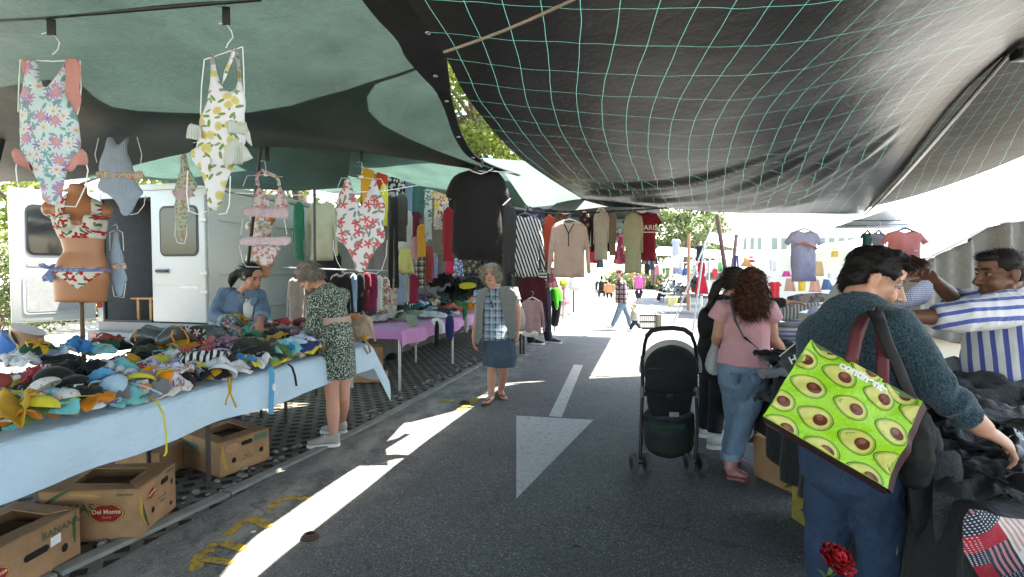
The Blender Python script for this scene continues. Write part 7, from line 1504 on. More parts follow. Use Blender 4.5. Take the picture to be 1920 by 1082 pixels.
small_person('woman in black seated with her back turned on the far pavement', 29, (1128, 521), (1128, 527), (1128, 548), [[(1127, 549), (1123, 550), (1124, 557)], [(1130, 549), (1133, 550), (1132, 557)]], [[(1123, 530), (1121, 539), (1122, 545)], [(1133, 530), (1135, 539), (1134, 545)]], cloth((.015, .015, .017)), cloth((.03, .03, .035)), (.02, .015, .012), V((.1, 1, 0)), voxel=.022)
small_person('person in pale shirt and shorts standing behind the seated woman in black', 33, (1118, 509), (1118, 514), (1118, 532), [[(1117, 534), (1117, 545), (1117, 553)], [(1120, 534), (1120, 545), (1120, 553)]], [[(1114, 517), (1113, 525), (1114, 530)], [(1122, 517), (1123, 525), (1122, 530)]], cloth((.5, .46, .46)), cloth((.40, .30, .26)), (.06, .04, .03), V((-.3, -1, 0)), voxel=.024, bare=True)
small_person('dark-haired person in orange and black crouching by the far rail', 28, (1143, 527), (1143, 533), (1142, 549), [[(1140, 550), (1139, 553), (1139, 559)], [(1145, 550), (1146, 553), (1146, 559)]], [[(1139, 535), (1137, 543), (1138, 548)], [(1147, 535), (1148, 543), (1147, 548)]], cloth((.45, .22, .10)), cloth((.012, .012, .014)), (.015, .012, .01), V((.2, 1, 0)), voxel=.022)
Y = 3.8; q = lambda x, y, d=0: P(x, y, Y + d)
t = thing('stroller', 'black folding stroller with raised hood and hoop handle, seen from behind', 'stroller', G(1252, 885))
FB_ = cloth((.010, .010, .011), .8, .4, 0, .1, 0, 'black_canvas'); FRM = plain('black_tube', (.014, .014, .015), .4, .3)
m = MB(); hp_ = [q(1206, 668, .0), q(1209, 645, -.10), q(1213, 630, -.16), q(1222, 620, -.2), q(1240, 616, -.21), q(1262, 615, -.21), q(1283, 618, -.2), q(1296, 627, -.16), q(1303, 645, -.1), q(1306, 668, 0)]
m.tube(hp_, .0125, 10); m.build('handle', FRM, t); m = MB(); m.tube([lerp(p, q(1256, 640, -.1), -.002) for p in hp_[2:8]], .017, 10); m.build('handle_grip', plain('foam_grip', (.012, .012, .012), .9), t)
m = MB(); mh = lambda u, v: q(lerp(1202, 1309, u), 0, 0)
c = q(1256, 690, .12); m.ell(c, (.205, .20, .185), None, 24, 14); me = remesh(m, .014, 2, 'hood', wr(.006, 7), t.location); solid('hood', me, FB_, t)
m = MB(); m.tube([c + V((math.cos(a) * .208, -.02 - .01 * math.sin(a), math.sin(a) * .190)) for a in [PI * (i / 20 * 1.1 - .05) for i in range(21)]], [(.010, .032)] * 21, 8, side=(0, 1, 0)); m.build('hood_trim', cloth((.40, .41, .41), .8), t)
m = MB(); m.tube([q(1256, 690, -.02), q(1256, 722, -.02), q(1256, 756, .02), q(1256, 775, .06)], [(.175, .05), (.185, .05), (.165, .045), (.15, .04)], 20, side=(1, 0, 0)); solid('seat_back', remesh(m, .012, 2, 'seat_back', wr(.006, 9), t.location), FB_, t)
m = MB(); m.tube([q(1208, 738, -.07), q(1256, 744, -.09), q(1304, 738, -.07)], [(.006, .018)] * 3, 8, side=(0, 1, .2)); m.build('recline_strap', FB_, t); m = MB(); m.box(q(1256, 742, -.1), (.05, .02, .03), bevel=.006); m.build('buckle', black_plastic(), t)
for sx, x0, x1, xw in ((-1, 1204, 1202, (1188, 1213)), (1, 1306, 1308, (1291, 1316))):
 m = MB(); m.tube([q(x0, 668, 0), q(x0 - sx * 1, 730, .02), q(x1, 800, .02), q(sum(xw) / 2, 862, .0)], .013, 8); m.build('rear_frame', FRM, t); m = MB(); m.tube([q(x0, 735, .02), q(x0 + sx * 2, 800, .35), q(x0, 838, .72)], .012, 8); m.build('front_frame', FRM, t); m = MB(); m.tube([q(x0, 790, .02), q(x0, 772, .3), q(x0, 740, .62)], .010, 8); m.build('side_rail', FRM, t)
 m = MB(); m.tube([q(x0, 725, -.02), q(x0, 745, -.02)], .018, 10); m.build('joint', plain('grey_joint', (.12, .12, .12), .4), t)
 for x in xw:
  cz = .076; p = q(x, 866, 0); p.z = cz; a = V((1, .10, 0)).normalized(); m = MB(); m.tube([p - a * .016, p - a * .012, p + a * .012, p + a * .016], [.060, .074, .074, .060], 22); w_ = m.build('wheel', plain('grey_rubber', (.07, .07, .07), .8), t); m = MB(); m.tube([p - a * .018, p + a * .018], .04, 14); m.build('rim', black_plastic(), w_, origin=t.location)
 p0, p1 = q(xw[0], 866, 0), q(xw[1], 866, 0); m = MB(); m.tube([V((p0.x, p0.y, .076)), V((p1.x, p1.y, .076))], .009, 8); m.build('axle', FRM, t)
 p = q((x0 + 1256) / 2, 838, .72); p.z = .07; m = MB(); m.tube([p - V((.014, 0, 0)), p + V((.014, 0, 0))], .07, 20); m.build('wheel', plain('grey_rubber', (.07, .07, .07), .8), t)
m = MB(); m.tube([q(1254, 775, .12), q(1254, 800, .14), q(1254, 832, .16), q(1254, 842, .17)], [(.185, .16), (.195, .17), (.18, .16), (.15, .13)], 22, side=(1, 0, 0)); solid('basket', remesh(m, .014, 2, 'basket', wr(.008, 9), t.location), plain('basket_mesh', (.012, .016, .015), .7), t)
m = MB(); m.tube([q(1222, 800, -.04), q(1250, 803, -.06), q(1285, 800, -.04)], [(.02, .006)] * 3, 8, side=(0, 0, 1)); m.build('basket_edge', cloth((.02, .05, .035)), t)
m = MB(); m.box(q(1264, 777, -.04), (.07, .02, .035), bevel=.006); m.build('label_patch', cloth((.25, .25, .26)), t)
RT = .80
tb = thing('clothes_table', 'long table under dark garments on the right side of the road', 'table', R(1.3, 2.8)); m = MB(); m.box(R(1.32, 2.8, RT - .03), (.74, 4.6, .04), rz=-RA, bevel=.006); m.build('table_top', BLKR, tb)
for s_, t_ in ((1.0, .8), (1.65, .8), (1.0, 3.0), (1.65, 3.0), (1.0, 4.9), (1.65, 4.9)): m = MB(); m.tube([R(s_, t_, 0), R(s_, t_, RT - .05)], .017, 8); m.build('leg', LEG, tb)
BLKC = cloth((.009, .009, .010), .75, .6, 0, .1, .2, 'black_garment'); CHAR = cloth((.032, .034, .038), .9, .6, 0, .1, .55, 'charcoal_denim'); POLY = plain('clear_black_polybag', (.010, .010, .011), .34, 0, .45, .2, 12.0, .8, 30.0)
m = MB()
def fr(u, v):
 t_ = lerp(.5, 5.0, u)
 if v < .3: return R(lerp(1.7, .93, v / .3), t_, RT + .012 + .02 * noise.noise(V((t_ * 5, v * 20, 7))))
 v = (v - .3) / .7; z = lerp(RT + .01, .30 + .12 * noise.noise(V((t_ * 1.3, 0, 3))), v); return R(.90 - .05 * v + .05 * noise.noise(V((t_ * 4, v * 1.2, 1))) - .03 * math.sin(t_ * 17 + v), t_, z)
m.grid(fr, 90, 30); tag(m.build('cloth_front', BLKC, origin=R(.9, 2.8, RT), smooth=2), 'black cloth hanging down the road side of the dark garment table', 'tablecloth')
KR = {'crumple': ('garment', 'clothing', 'garment lying crumpled'), 'long': ('garment', 'clothing', 'folded garment'), 'stack': ('folded_shirt', 'clothing', 'folded shirt')}
pm_old = pm
EXTRA = {'charcoal': CHAR, 'black': BLKC, 'plastic-wrapped black': POLY, 'soft grey': cloth((.20, .20, .215), .9, .5, 0, .2, .2, 'grey_fleece'), 'dark navy': cloth((.015, .02, .04))}
def pm(w): return EXTRA[w] if w in EXTRA else pm_old(w)
RIGHT = [(1880, 748, .16, 'charcoal', 'crumple', .6, .40), (1800, 735, .14, 'soft grey', 'long', .55, .25), (1850, 712, .20, 'soft grey', 'crumple', .5, .22), (1900, 720, .18, 'plastic-wrapped black', 'crumple', .5, .3), (1830, 790, .12, 'charcoal', 'crumple', .5, .35), (1770, 800, .08, 'plastic-wrapped black', 'crumple', .5, .3), (1890, 800, .12, 'black', 'crumple', .45, .3), (1860, 860, .08, 'black', 'crumple', .5, .3), (1790, 860, .05, 'charcoal', 'crumple', .4, .3), (1905, 870, .08, 'plastic-wrapped black', 'crumple', .34, .2), (1840, 905, .06, 'black', 'crumple', .5, .22), (1770, 905, .02, 'black', 'crumple', .35, .22), (1910, 900, .07, 'black', 'crumple', .4, .2), (1740, 740, .10, 'black', 'crumple', .5, .3), (1700, 720, .10, 'dark navy', 'crumple', .5, .3),
 (1470, 715, .04, 'soft grey', 'crumple', .4, .3), (1455, 745, .0, 'charcoal', 'crumple', .34, .26), (1480, 690, .08, 'plastic-wrapped black', 'crumple', .5, .24), (1500, 670, .10, 'charcoal', 'crumple', .5, .3), (1470, 658, .12, 'black', 'crumple', .4, .3), (1500, 648, .14, 'grey', 'crumple', .4, .3), (1530, 690, .1, 'black', 'crumple', .5, .3), (1560, 660, .1, 'dark navy', 'crumple', .5, .3), (1450, 640, .1, 'dark navy', 'crumple', .4, .3), (1600, 700, .1, 'black', 'crumple', .5, .3)]
make_pile(RIGHT, 'the right table', RT, KR, 'garments on the right table', (.92, 1.68))
k = 0
for (px, base, n_, w_) in ((1478, 648, 6, .30), (1512, 640, 6, .28)):
 for i in range(n_):
  c = PZ(px, base, RT + .10); c = c + V((random.uniform(-.015, .015), random.uniform(-.01, .01), .034 * i)); col = [(.30, .29, .42), (.42, .42, .50), (.24, .24, .30), (.36, .34, .50), (.48, .48, .56), (.20, .20, .22)][(i + k) % 6]; m = MB()
  vs, fs = panel_mesh([(-w_ / 2, -.11), (w_ / 2, -.115), (w_ / 2, .11), (-w_ / 2, .115)], .034, .03, .03, .004, 14, random.random() * 20, 1); m.add([V((x, z, -y)) for x, y, z in vs], fs); ob = link('folded_shirt', m.mesh('folded_shirt', cloth(col, .85, .3, 0, .1, 0, 'folded_cotton'), V((0, 0, 0)), 2), None, c, random.uniform(-.12, .12))
  cn = ['lavender', 'pale grey', 'slate', 'violet', 'whitish', 'dark grey'][(i + k) % 6]; od = ['bottom', 'second from bottom', 'third from bottom', 'fourth from bottom', 'second from top', 'top'][i]
  tag(ob, '%s folded shirt, %s of the stack %s' % (cn, od, 'beside the pink T-shirt woman' if k == 0 else 'nearer the teal sweater'), 'clothing', 'folded shirts in stacks')
 k += 2
def hang_px(name, label, pts, Y, mat, thick=.04, cat='clothing', **k): return garment(name, label, cat, pts, Y, mat, thick, **k)
m = MB(); tr = [P(1462, 668, 2.9), P(1490, 655, 2.85), P(1518, 640, 2.8)]; t = thing('polybag', 'black polybag with white edge and white letters beside the avocado bag', 'bag', tr[1]); m.grid(lambda u, v: lerp(lerp(tr[0], tr[2], u), lerp(tr[0], tr[2], u) + V((.05, -.30, -.20)), v) + V((0, 0, .03 * math.sin(PI * u) - .02 * math.sin(PI * v))), 10, 8); m.grid(lambda u, v: lerp(lerp(tr[0], tr[2], u), lerp(tr[0], tr[2], u) + V((.05, -.30, -.20)), v) + V((0, 0, .03 * math.sin(PI * u) - .02 * math.sin(PI * v) - .02)), 10, 8); m.build('body', POLY, t, smooth=2)
m = MB(); m.tube([tr[0], tr[1] + V((0, 0, .03)), tr[2]], [(.010, .004)] * 3, 8); m.build('white_edge', PAPER, t); m = MB(); Face(P(1497, 672, 2.58), (tr[2] - tr[0]), V((-.1, .6, .75))).text(m, 'HM', 0, 0, .055, .012, .001); m.build('lettering', PAPER, t, smooth=False)
for i, (pts, Yg, w) in enumerate((([(1712, 800), (1760, 790), (1775, 850), (1768, 940), (1745, 1035), (1722, 1040), (1705, 960), (1700, 880)], 1.62, 'black trousers hanging beside the avocado bag'), ([(1752, 850), (1800, 840), (1812, 900), (1800, 960), (1770, 1046), (1750, 1030), (1748, 940)], 1.56, 'charcoal trousers hanging nearest the starred cloth'), ([(1668, 905), (1715, 880), (1730, 940), (1722, 1040), (1700, 1030), (1680, 1000)], 1.75, 'black trousers hanging just behind the jeans'))): hang_px('hanging_trousers', w, pts, Yg, (BLKC, CHAR, BLKC)[i], .07, fold=.02, ff=20)
def patch_mat():
 t = NT('patchwork_print'); v = t.co('xz'); r = t.nd('VectorRotate', {'rotation_type': 'Z_AXIS'}, Vector=v, Angle=.9).outputs[0]; sc = 19.0; w = t.vm('SCALE', r, scale=sc); s = t.sep(w); cell = t.comb(t.ma('FLOOR', s[0]), t.ma('FLOOR', s[1])); wn = t.nd('TexWhiteNoise', {'noise_dimensions': '2D'}, Vector=cell); rnd = wn.outputs['Value']
 fx, fy = t.ma('FRACT', s[0]), t.ma('FRACT', s[1]); st = t.ma('LESS_THAN', t.ma('FRACT', t.ma('MULTIPLY', fy, 4.5)), .5); dt = t.ma('LESS_THAN', t.vm('LENGTH', t.comb(t.ma('SUBTRACT', t.ma('FRACT', t.ma('MULTIPLY', fx, 7.0)), .5), t.ma('SUBTRACT', t.ma('FRACT', t.ma('MULTIPLY', fy, 7.0)), .5))), .24)
 red, navy, wh = (.36, .015, .035), (.018, .022, .05), (.58, .56, .53)
 opts = [t.mix(0, red, red), t.mix(st, (.45, .2, .21), navy), t.mix(dt, navy, wh), t.mix(st, (.5, .25, .25), wh), t.mix(dt, red, (.6, .4, .4)), t.mix(0, wh, wh)]
 col = opts[0]
 for i in range(1, 6): col = t.mix(t.ma('GREATER_THAN', rnd, i / 6), col, opts[i])
 d = t.comb(t.ma('SUBTRACT', fx, .5), t.ma('SUBTRACT', fy, .5)); ds = t.sep(d); an = t.ma('ARCTAN2', ds[1], ds[0]); a5 = t.ma('SUBTRACT', t.ma('MODULO', t.ma('ADD', an, 6.2832), 1.2566), .6283)
 star = t.ma('LESS_THAN', t.ma('MULTIPLY', t.vm('LENGTH', d), t.ma('COSINE', t.ma('SUBTRACT', .6283 + .55, t.ma('ABSOLUTE', a5)))), .14); col = t.mix(t.ma('MULTIPLY', star, t.ma('GREATER_THAN', rnd, 5 / 6)), col, navy)
 return finish_cloth(t, col, t.co(), .8, .5)
hang_px('patchwork_cloth', 'red white and navy patchwork cloth with black stars draped over the table edge', [(1742, 918), (1775, 922), (1810, 936), (1860, 944), (1940, 950), (1960, 1110), (1850, 1120), (1822, 1075), (1790, 1040), (1757, 1000)], 1.27, patch_mat(), .05, fold=.02, ff=12, drape=lambda x, z: -.35 * z - .10, res=.02)
lying('plastic_packet', 'clothing packet', '', P(1935, 925, 1.42), (.15, .12), POLY, .2, (.5, 0), 'crumple', 5, None, 'shiny black plastic packet under the reaching hand', hgt=.03)
def carton(label, px, py, pz, size, rz, mat=CARD, words=None):
 g = G(px, py); t = thing('carton', label, 'cardboard box', g, rz); w, d, h = size; th = .006
 for (nm, c, sz) in (('side_panel', (0, -d / 2, h / 2), (w, th, h)), ('side_panel', (0, d / 2, h / 2), (w, th, h)), ('side_panel', (-w / 2, 0, h / 2 - .001), (th, d - th * 1.2, h)), ('side_panel', (w / 2, 0, h / 2 - .001), (th, d - th * 1.2, h)), ('base', (0, 0, .006), (w - .02, d - .02, .006))): m = MB(); m.box(c, sz); link(nm, m.mesh(nm, mat, V((0, 0, 0)), False), t)
 for s in (-1, 1): m = MB(); m.box((0, s * (d / 2 + .045), h - .045), (w * .96, .005, .12), rot=Matrix.Rotation(s * .75, 3, 'X')); link('flap', m.mesh('flap', mat, V((0, 0, 0)), False), t)
 if words: m = MB(); Face(V((0, -d / 2 - .0045, h * .62)), V((1, 0, 0)), V((0, 0, 1))).text(m, words, 0, 0, .06, .001, .001); link('lettering', m.mesh('lettering', INK_YEL, V((0, 0, 0)), False), t)
 return t
carton('open brown carton with torn flap under the right table', 1492, 905, 0, (.34, .42, .30), .35); carton('yellowish green printed carton standing behind the blue jeans', 1548, 990, 0, (.2, .3, .24), .2, plain('yellow_green_carton', (.24, .19, .05), .8, 0, .2, .25, 14.0)); carton('brown carton with PREMIUM lettering low at the frame edge', 1725, 1240, 0, (.50, .36, .36), -.1, plain('dark_carton', (.16, .085, .045), .85, 0, .2, .2, 9.0), 'PREMIUM'); carton('orange printed carton glimpsed between the jeans legs', 1590, 1050, 0, (.2, .3, .25), .2, plain('orange_carton', (.34, .11, .04), .8))
CREAM = plain('cream_paint', (.60, .57, .50), .35, 0, .5, .05, 2.0, .04); c0 = P(1705, 509, 4.2); vv = thing('parked_van', 'cream van with dark wheel arch behind the striped shirt man', 'van', V((c0.x + 1.2, 4.7, 0))); o = V((P(1690, 509, 4.2).x, 4.2, 0)); out = [(0, .30), (.0, 1.05), (.25, 1.12), (.55, 1.62), (2.9, 1.75), (2.9, .30), (1.05, .30)] ; wc, wr_ = (.52, .32), .36
arch = [(wc[0] + wr_ * math.cos(a), max(.30, wc[1] + wr_ * math.sin(a))) for a in [i * PI / 14 for i in range(15)]]
m = MB(); m.prism([o + V((x, 0, z)) for x, z in out[:6] + arch], V((0, 1.5, 0))); m.build('body', CREAM, vv, smooth=False)
cw = o + V((wc[0], .0, wc[1])); m = MB(); m.tube([cw + V((0, .02, 0)), cw + V((0, .05, 0)), cw + V((0, .22, 0))], [.27, .31, .31], 26); w_ = m.build('wheel', BLKR, vv); m = MB(); m.tube([cw + V((0, .005, 0)), cw + V((0, .04, 0))], .19, 18); m.build('rim', steel(), w_, origin=vv.location)
m = MB(); m.tube([cw + V((math.cos(a) * .375, -.004, math.sin(a) * .375)) for a in [i * PI / 16 for i in range(17)]], .012, 6); m.build('arch_trim', CREAM, vv); m = MB(); m.box(o + V((1.25, -.008, .82)), (.5, .014, .06), bevel=.005); m.build('side_moulding', black_plastic(), vv); m = MB(); m.tube([o + V((.16, -.003, 1.05)), o + V((.16, -.003, .66))], .004, 5); m.build('panel_gap', BLKR, vv)
GCUR = NT('grey_canvas'); v = GCUR.co(); n_ = GCUR.noise(v, 5.0, 5, .7); GCUR = finish_cloth(GCUR, GCUR.mix(GCUR.mr(n_, .55, .7, 0, .6), (.24, .235, .225), (.36, .34, .28)), v, .9, .5, transl=.10)
def hs(x, z): return .05 * math.sin(x * 19 + 2 * noise.noise(V((x, z, 0)))) * (1 + .5 * math.sin(x * 7)) + .02 * math.sin(x * 47)
hang_px('canvas_curtain', 'grey canvas curtain hanging in folds behind the man\'s head', [(1700, 605), (1722, 545), (1728, 500), (1762, 478), (1800, 458), (1858, 422), (1890, 416), (1960, 410), (1980, 640), (1850, 650), (1760, 640)], 4.05, GCUR, .03, 'curtain', drape=hs, res=.03, fold=.01)
m = MB(); m.tube([P(1725, 492, 4.0), P(1790, 460, 4.0), P(1860, 420, 4.0), P(1990, 405, 4.0)], .008, 6); tag(m.build('tension_rope', wire_white(), origin=P(1725, 492, 4.0)), 'cord carrying the grey canvas curtain', 'cord')
TPL = {'tee': [(.3, 0), (.5, .045), (.7, 0), (.86, .05), (1, .24), (.89, .31), (.84, .24), (.85, 1), (.15, 1), (.16, .24), (.11, .31), (0, .24), (.14, .05)], 'shirt': [(.36, 0), (.43, .035), (.5, .045), (.57, .035), (.64, 0), (.82, .05), (.90, .12), (.97, .5), (1, .92), (.92, .95), (.87, .6), (.845, .4), (.85, 1), (.5, 1.01), (.15, 1), (.155, .4), (.13, .6), (.08, .95), (0, .92), (.03, .5), (.10, .12), (.18, .05)], 'side': [(.42, 0), (.6, 0), (.92, .07), (1, .2), (.98, .66), (.9, .67), (.88, .4), (.92, 1), (.5, .985), (.08, 1), (.12, .45), (.06, .7), (0, .68), (.02, .2), (.12, .07)], 'dress': [(.3, 0), (.4, .14), (.6, .14), (.7, 0), (.78, .2), (.70, .42), (1, .97), (.5, 1), (0, .97), (.30, .42), (.22, .2)], 'pants': [(.1, 0), (.9, 0), (1, 1), (.58, 1), (.5, .3), (.42, 1), (0, 1)], 'skirt': [(.2, 0), (.8, 0), (1, 1), (.5, .97), (0, 1)]}
KIND_ = {'tee': ('hanging_tshirt', 'T-shirt'), 'shirt': ('hanging_shirt', 'shirt'), 'side': ('hanging_garment', 'clothing'), 'dress': ('hanging_dress', 'dress'), 'pants': ('hanging_trousers', 'trousers'), 'skirt': ('hanging_skirt', 'skirt')}
def hung(label, bb, tpl, Y, mat, hanger_=None, thick=None, group=None, yaw=0, **k):
 x0, y0, x1, y1 = bb; nm, cat = KIND_[tpl]; w = (x1 - x0) / F * Y; res = max(.022, w / 16, (y1 - y0) / F * Y / 26)
 ob = garment(nm, label, cat, [(lerp(x0, x1, a), lerp(y0, y1, b)) for a, b in TPL[tpl]], Y, mat, thick or min(.05, .02 + w * .05), yaw, group, res=res, rim=.022, fold=min(.034, .012 + w * .045), ff=max(6, min(26, 5 / max(.1, w))), sm_it=0, **k)
 if hanger_:
  c = P((x0 + x1) / 2, y0, Y); t = thing('clothes_hanger', hanger_, 'hanger', c); hw = w * .28; m = MB(); m.tube([c + V((-hw, -.002, -.035)), c + V((-hw * .4, -.002, .004)), c + V((0, -.002, .02)), c + V((hw * .4, -.002, .004)), c + V((hw, -.002, -.035))], [.006, .009, .010, .009, .006], 8); m.build('arms', PAPER if 'white' in hanger_ else plain('grey_plastic', (.10, .10, .13), .5), t)
  m = MB(); m.tube([c + V((0, 0, .02)), c + V((0, 0, .05)), c + V((.018, 0, .07)), c + V((.016, 0, .095)), c + V((-.004, 0, .105)), c + V((-.018, 0, .09))], .0022, 6); m.build('hook', steel(), t)
 return ob
CL = lambda c, **k: cloth(c, .88, .5, 0, .15, 0, 'hung_cloth', **k) if not k else cloth(c, .88, .5, k.get('tr', 0), .15, 0, 'hung_cloth')
TEE_B = cloth((.008, .008, .009), .85, .3, 0, .1, 0, 'black_cotton')
ob = garment('hanging_tshirt', 'large plain black T-shirt with white collar rim hanging above the road', 'T-shirt', [(878, 319), (888, 317), (905, 323), (922, 317), (934, 322), (948, 340), (957, 372), (943, 386), (936, 380), (942, 420), (942, 491), (900, 489), (846, 487), (848, 420), (851, 368), (845, 374), (834, 368), (842, 342), (854, 327)], 4.4, TEE_B, .10, fold=.02, ff=9)
m = MB(); m.tube([P(880, 318, 4.35), P(888, 322, 4.34), P(901, 326, 4.34), P(914, 322, 4.34), P(923, 317, 4.35)], .006, 6); m.build('collar_trim', PAPER, ob); m = MB(); m.tube([P(943, 385, 4.36), P(950, 379, 4.35), P(957, 372, 4.36)], .006, 6); m.build('sleeve_trim', PAPER, ob)
t = thing('clothes_hanger', 'dark hanger inside the large black T-shirt', 'hanger', P(901, 318, 4.4)); m = MB(); m.tube([P(884, 322, 4.4), P(893, 312, 4.4), P(901, 309, 4.4), P(909, 312, 4.4), P(918, 321, 4.4)], .011, 8); m.build('arms', plain('navy_plastic', (.03, .035, .08), .5), t); m = MB(); m.tube([P(901, 309, 4.4), P(901, 299, 4.4), P(906, 294, 4.4), P(903, 289, 4.4)], .003, 6); m.build('hook', steel(), t)
hung('black and white striped shirt hanging turned beside the black T-shirt', (946, 403, 1022, 518), 'shirt', 6.1, stripes((.012, .012, .012), (.62, .62, .62), 26, .5, 'd', wob=.02), 'dark hanger of the striped shirt'); hung('pale peach blouse with dark zip neckline on a white hanger', (1026, 414, 1108, 520), 'shirt', 6.6, CL((.62, .45, .38), tr=.15), 'white hanger of the peach blouse')
m = MB(); m.tube([P(1058, 420, 6.48), P(1066, 438, 6.46), P(1066, 462, 6.46)], .008, 6); m.tube([P(1076, 420, 6.48), P(1066, 438, 6.46)], .008, 6); tag(m.build('zip_neckline', black_plastic(), origin=P(1066, 440, 6.46)), 'dark zip trim on the peach blouse front', 'zip')
ob = hung('dark red T-shirt with white block print at the awning corner', (1166, 396, 1242, 488), 'tee', 7.3, CL((.20, .010, .022)), 'white hanger of the dark red T-shirt'); m = MB(); Face(P(1214, 428, 7.3) + V((0, -.075, 0)), V((1, 0, 0)), V((0, 0, 1))).text(m, 'PARIS', 0, 0, .10, 0, .001); fq = Face(P(1213, 437, 7.3) + V((0, -.075, 0)), V((1, 0, 0)), V((0, 0, 1))); m.quad(fq.p(-.13, 0), fq.p(.18, 0), fq.p(.18, .012), fq.p(-.13, .012)); m.build('print', PAPER, ob, smooth=False)
hung('sheer beige cardigan hung sideways near the red T-shirt', (1112, 392, 1142, 488), 'side', 6.9, CL((.46, .40, .34)), 'white hanger of the sheer beige cardigan'); hung('olive beige knit top in front of the red T-shirt', (1168, 397, 1206, 513), 'side', 6.9, CL((.38, .36, .23)), 'dark hanger of the olive beige top'); hung('narrow brown cardigan seen edge on', (1141, 392, 1156, 480), 'side', 7.1, CL((.25, .20, .14))); hung('black and maroon jacket behind the sheer beige cardigan', (1100, 402, 1152, 472), 'shirt', 7.4, CL((.03, .008, .012))); hung('pink and red floral dress under the narrow brown cardigan', (1150, 428, 1176, 496), 'dress', 8.5, floral((.45, .06, .12), [(.6, .5, .5), (.3, .02, .05)], 12, None, 'xz'), 'dark hanger of the floral dress')
hung('small checked shirt hanging just under the red T-shirt', (1202, 470, 1236, 496), 'skirt', 7.6, plaid((.5, .5, .52), [(.3, .2, (.02, .02, .04), .9)], 14.0)); hung('black patterned dress behind the peach blouse', (1085, 396, 1106, 470), 'side', 7.2, floral((.02, .015, .02), [(.3, .05, .06), (.3, .25, .2)], 12, None, 'xz')); hung('charcoal coat behind the black T-shirt and striped shirt', (942, 382, 968, 516), 'side', 5.8, CL((.035, .035, .035))); hung('dark blue patterned tops behind the striped shirt', (980, 388, 1024, 450), 'shirt', 7.4, floral((.03, .04, .09), [(.3, .3, .4), (.3, .06, .08)], 10, None, 'xz')); hung('orange red dress beside the peach blouse', (1020, 402, 1040, 492), 'side', 7.0, CL((.42, .06, .03))); hung('brown patterned scarf rail piece left of the peach blouse', (1040, 396, 1064, 440), 'side', 7.6, floral((.25, .12, .1), [(.4, .3, .25), (.1, .03, .04)], 12, None, 'xz'))
hung('red small handbag-shaped top under the maroon jacket', (1100, 462, 1120, 494), 'skirt', 9.0, CL((.45, .03, .04))); hung('small denim skirt hanging in the far stall', (1118, 478, 1132, 502), 'skirt', 10, CL((.06, .09, .14)))
FAR_L = [('orange blouse topmost behind the hibiscus swimsuit', (676, 312, 703, 405), 'side', 6.8, (.50, .24, .02)), ('red scarf top beside the orange blouse', (704, 320, 727, 372), 'side', 6.9, (.50, .05, .02)), ('yellow green tunic under the red scarf top', (712, 344, 728, 424), 'side', 6.85, (.50, .48, .05)), ('pale blue blouse high on the rail', (756, 334, 774, 398), 'side', 7.2, (.18, .28, .38)), ('teal velvet top high on the rail', (766, 338, 800, 404), 'tee', 7.3, (.06, .15, .15)), ('long black trousers hanging in front of the brown jacket', (728, 368, 748, 540), 'pants', 6.4, (.008, .008, .008)), ('dark taupe jacket with sleeve hanging beside long black trousers', (740, 362, 765, 454), 'side', 6.5, (.05, .046, .036)), ('grey white skirt above the lemon pleated skirt', (744, 392, 774, 470), 'side', 6.8, (.36, .37, .35)), ('lemon pleated skirt low on the far rail', (743, 466, 777, 513), 'skirt', 6.7, (.45, .43, .15)), ('maroon top below the teal velvet top', (769, 396, 790, 445), 'tee', 7.1, (.10, .012, .022)), ('dusty pink top below the maroon top', (771, 443, 786, 487), 'side', 7.1, (.42, .22, .24)), ('golden orange scarf hanging in a point', (781, 420, 800, 482), 'side', 7.0, (.5, .24, .03)), ('terracotta blouse on the low far rail', (794, 460, 814, 530), 'shirt', 7.6, (.28, .055, .04)), ('lavender shirt at the end of the low far rail', (810, 474, 821, 522), 'side', 7.7, (.28, .28, .50)), ('dark red coat hanging left of the black T-shirt', (829, 388, 852, 490), 'side', 5.6, (.22, .012, .024)), ('crimson top peeping out under the dark red coat', (834, 486, 852, 514), 'skirt', 6.2, (.45, .02, .07)),
 ('taupe bedspread hung behind the floral blouse', (808, 418, 848, 482), 'skirt', 8.6, (.17, .145, .115)), ('khaki cream cardigan on a hanger by the van side', (572, 376, 634, 488), 'shirt', 6.6, (.36, .36, .25)), ('dark green velvet top hanging edge on', (549, 378, 571, 488), 'side', 6.5, (.012, .10, .055)), ('black dress below the cream cardigan', (588, 470, 640, 545), 'side', 7.0, (.010, .010, .011)), ('taupe long sweater on the lower rack left of the grey-haired woman', (536, 520, 575, 612), 'shirt', 5.9, (.27, .23, .21)), ('black sweater on the lower rack behind the green dress', (614, 512, 664, 606), 'shirt', 5.8, (.010, .010, .011)), ('pale blue shirt on the lower rack', (656, 513, 670, 586), 'side', 5.9, (.26, .36, .52)), ('black cardigan between pale blue and burgundy ones', (666, 512, 684, 592), 'side', 6.0, (.010, .010, .011)), ('burgundy cardigan on the lower rack', (678, 510, 696, 584), 'side', 6.05, (.12, .012, .03)), ('plum cardigan at the end of the dark group', (690, 512, 708, 584), 'side', 6.15, (.16, .015, .06)), ('white top between plum and red patterned ones', (704, 516, 718, 582), 'side', 6.25, (.5, .5, .5)), ('grey sweater under the lemon skirt', (756, 514, 768, 566), 'side', 7.0, (.26, .28, .27)), ('crimson dress under the lemon skirt', (764, 514, 784, 570), 'side', 7.2, (.20, .012, .04)), ('blue grey jeans on the lower rack', (742, 514, 758, 572), 'side', 6.9, (.20, .27, .38))]
for lb, bb, tp, Yg, c in FAR_L: hung(lb, bb, tp, Yg, CL(c), group=None)
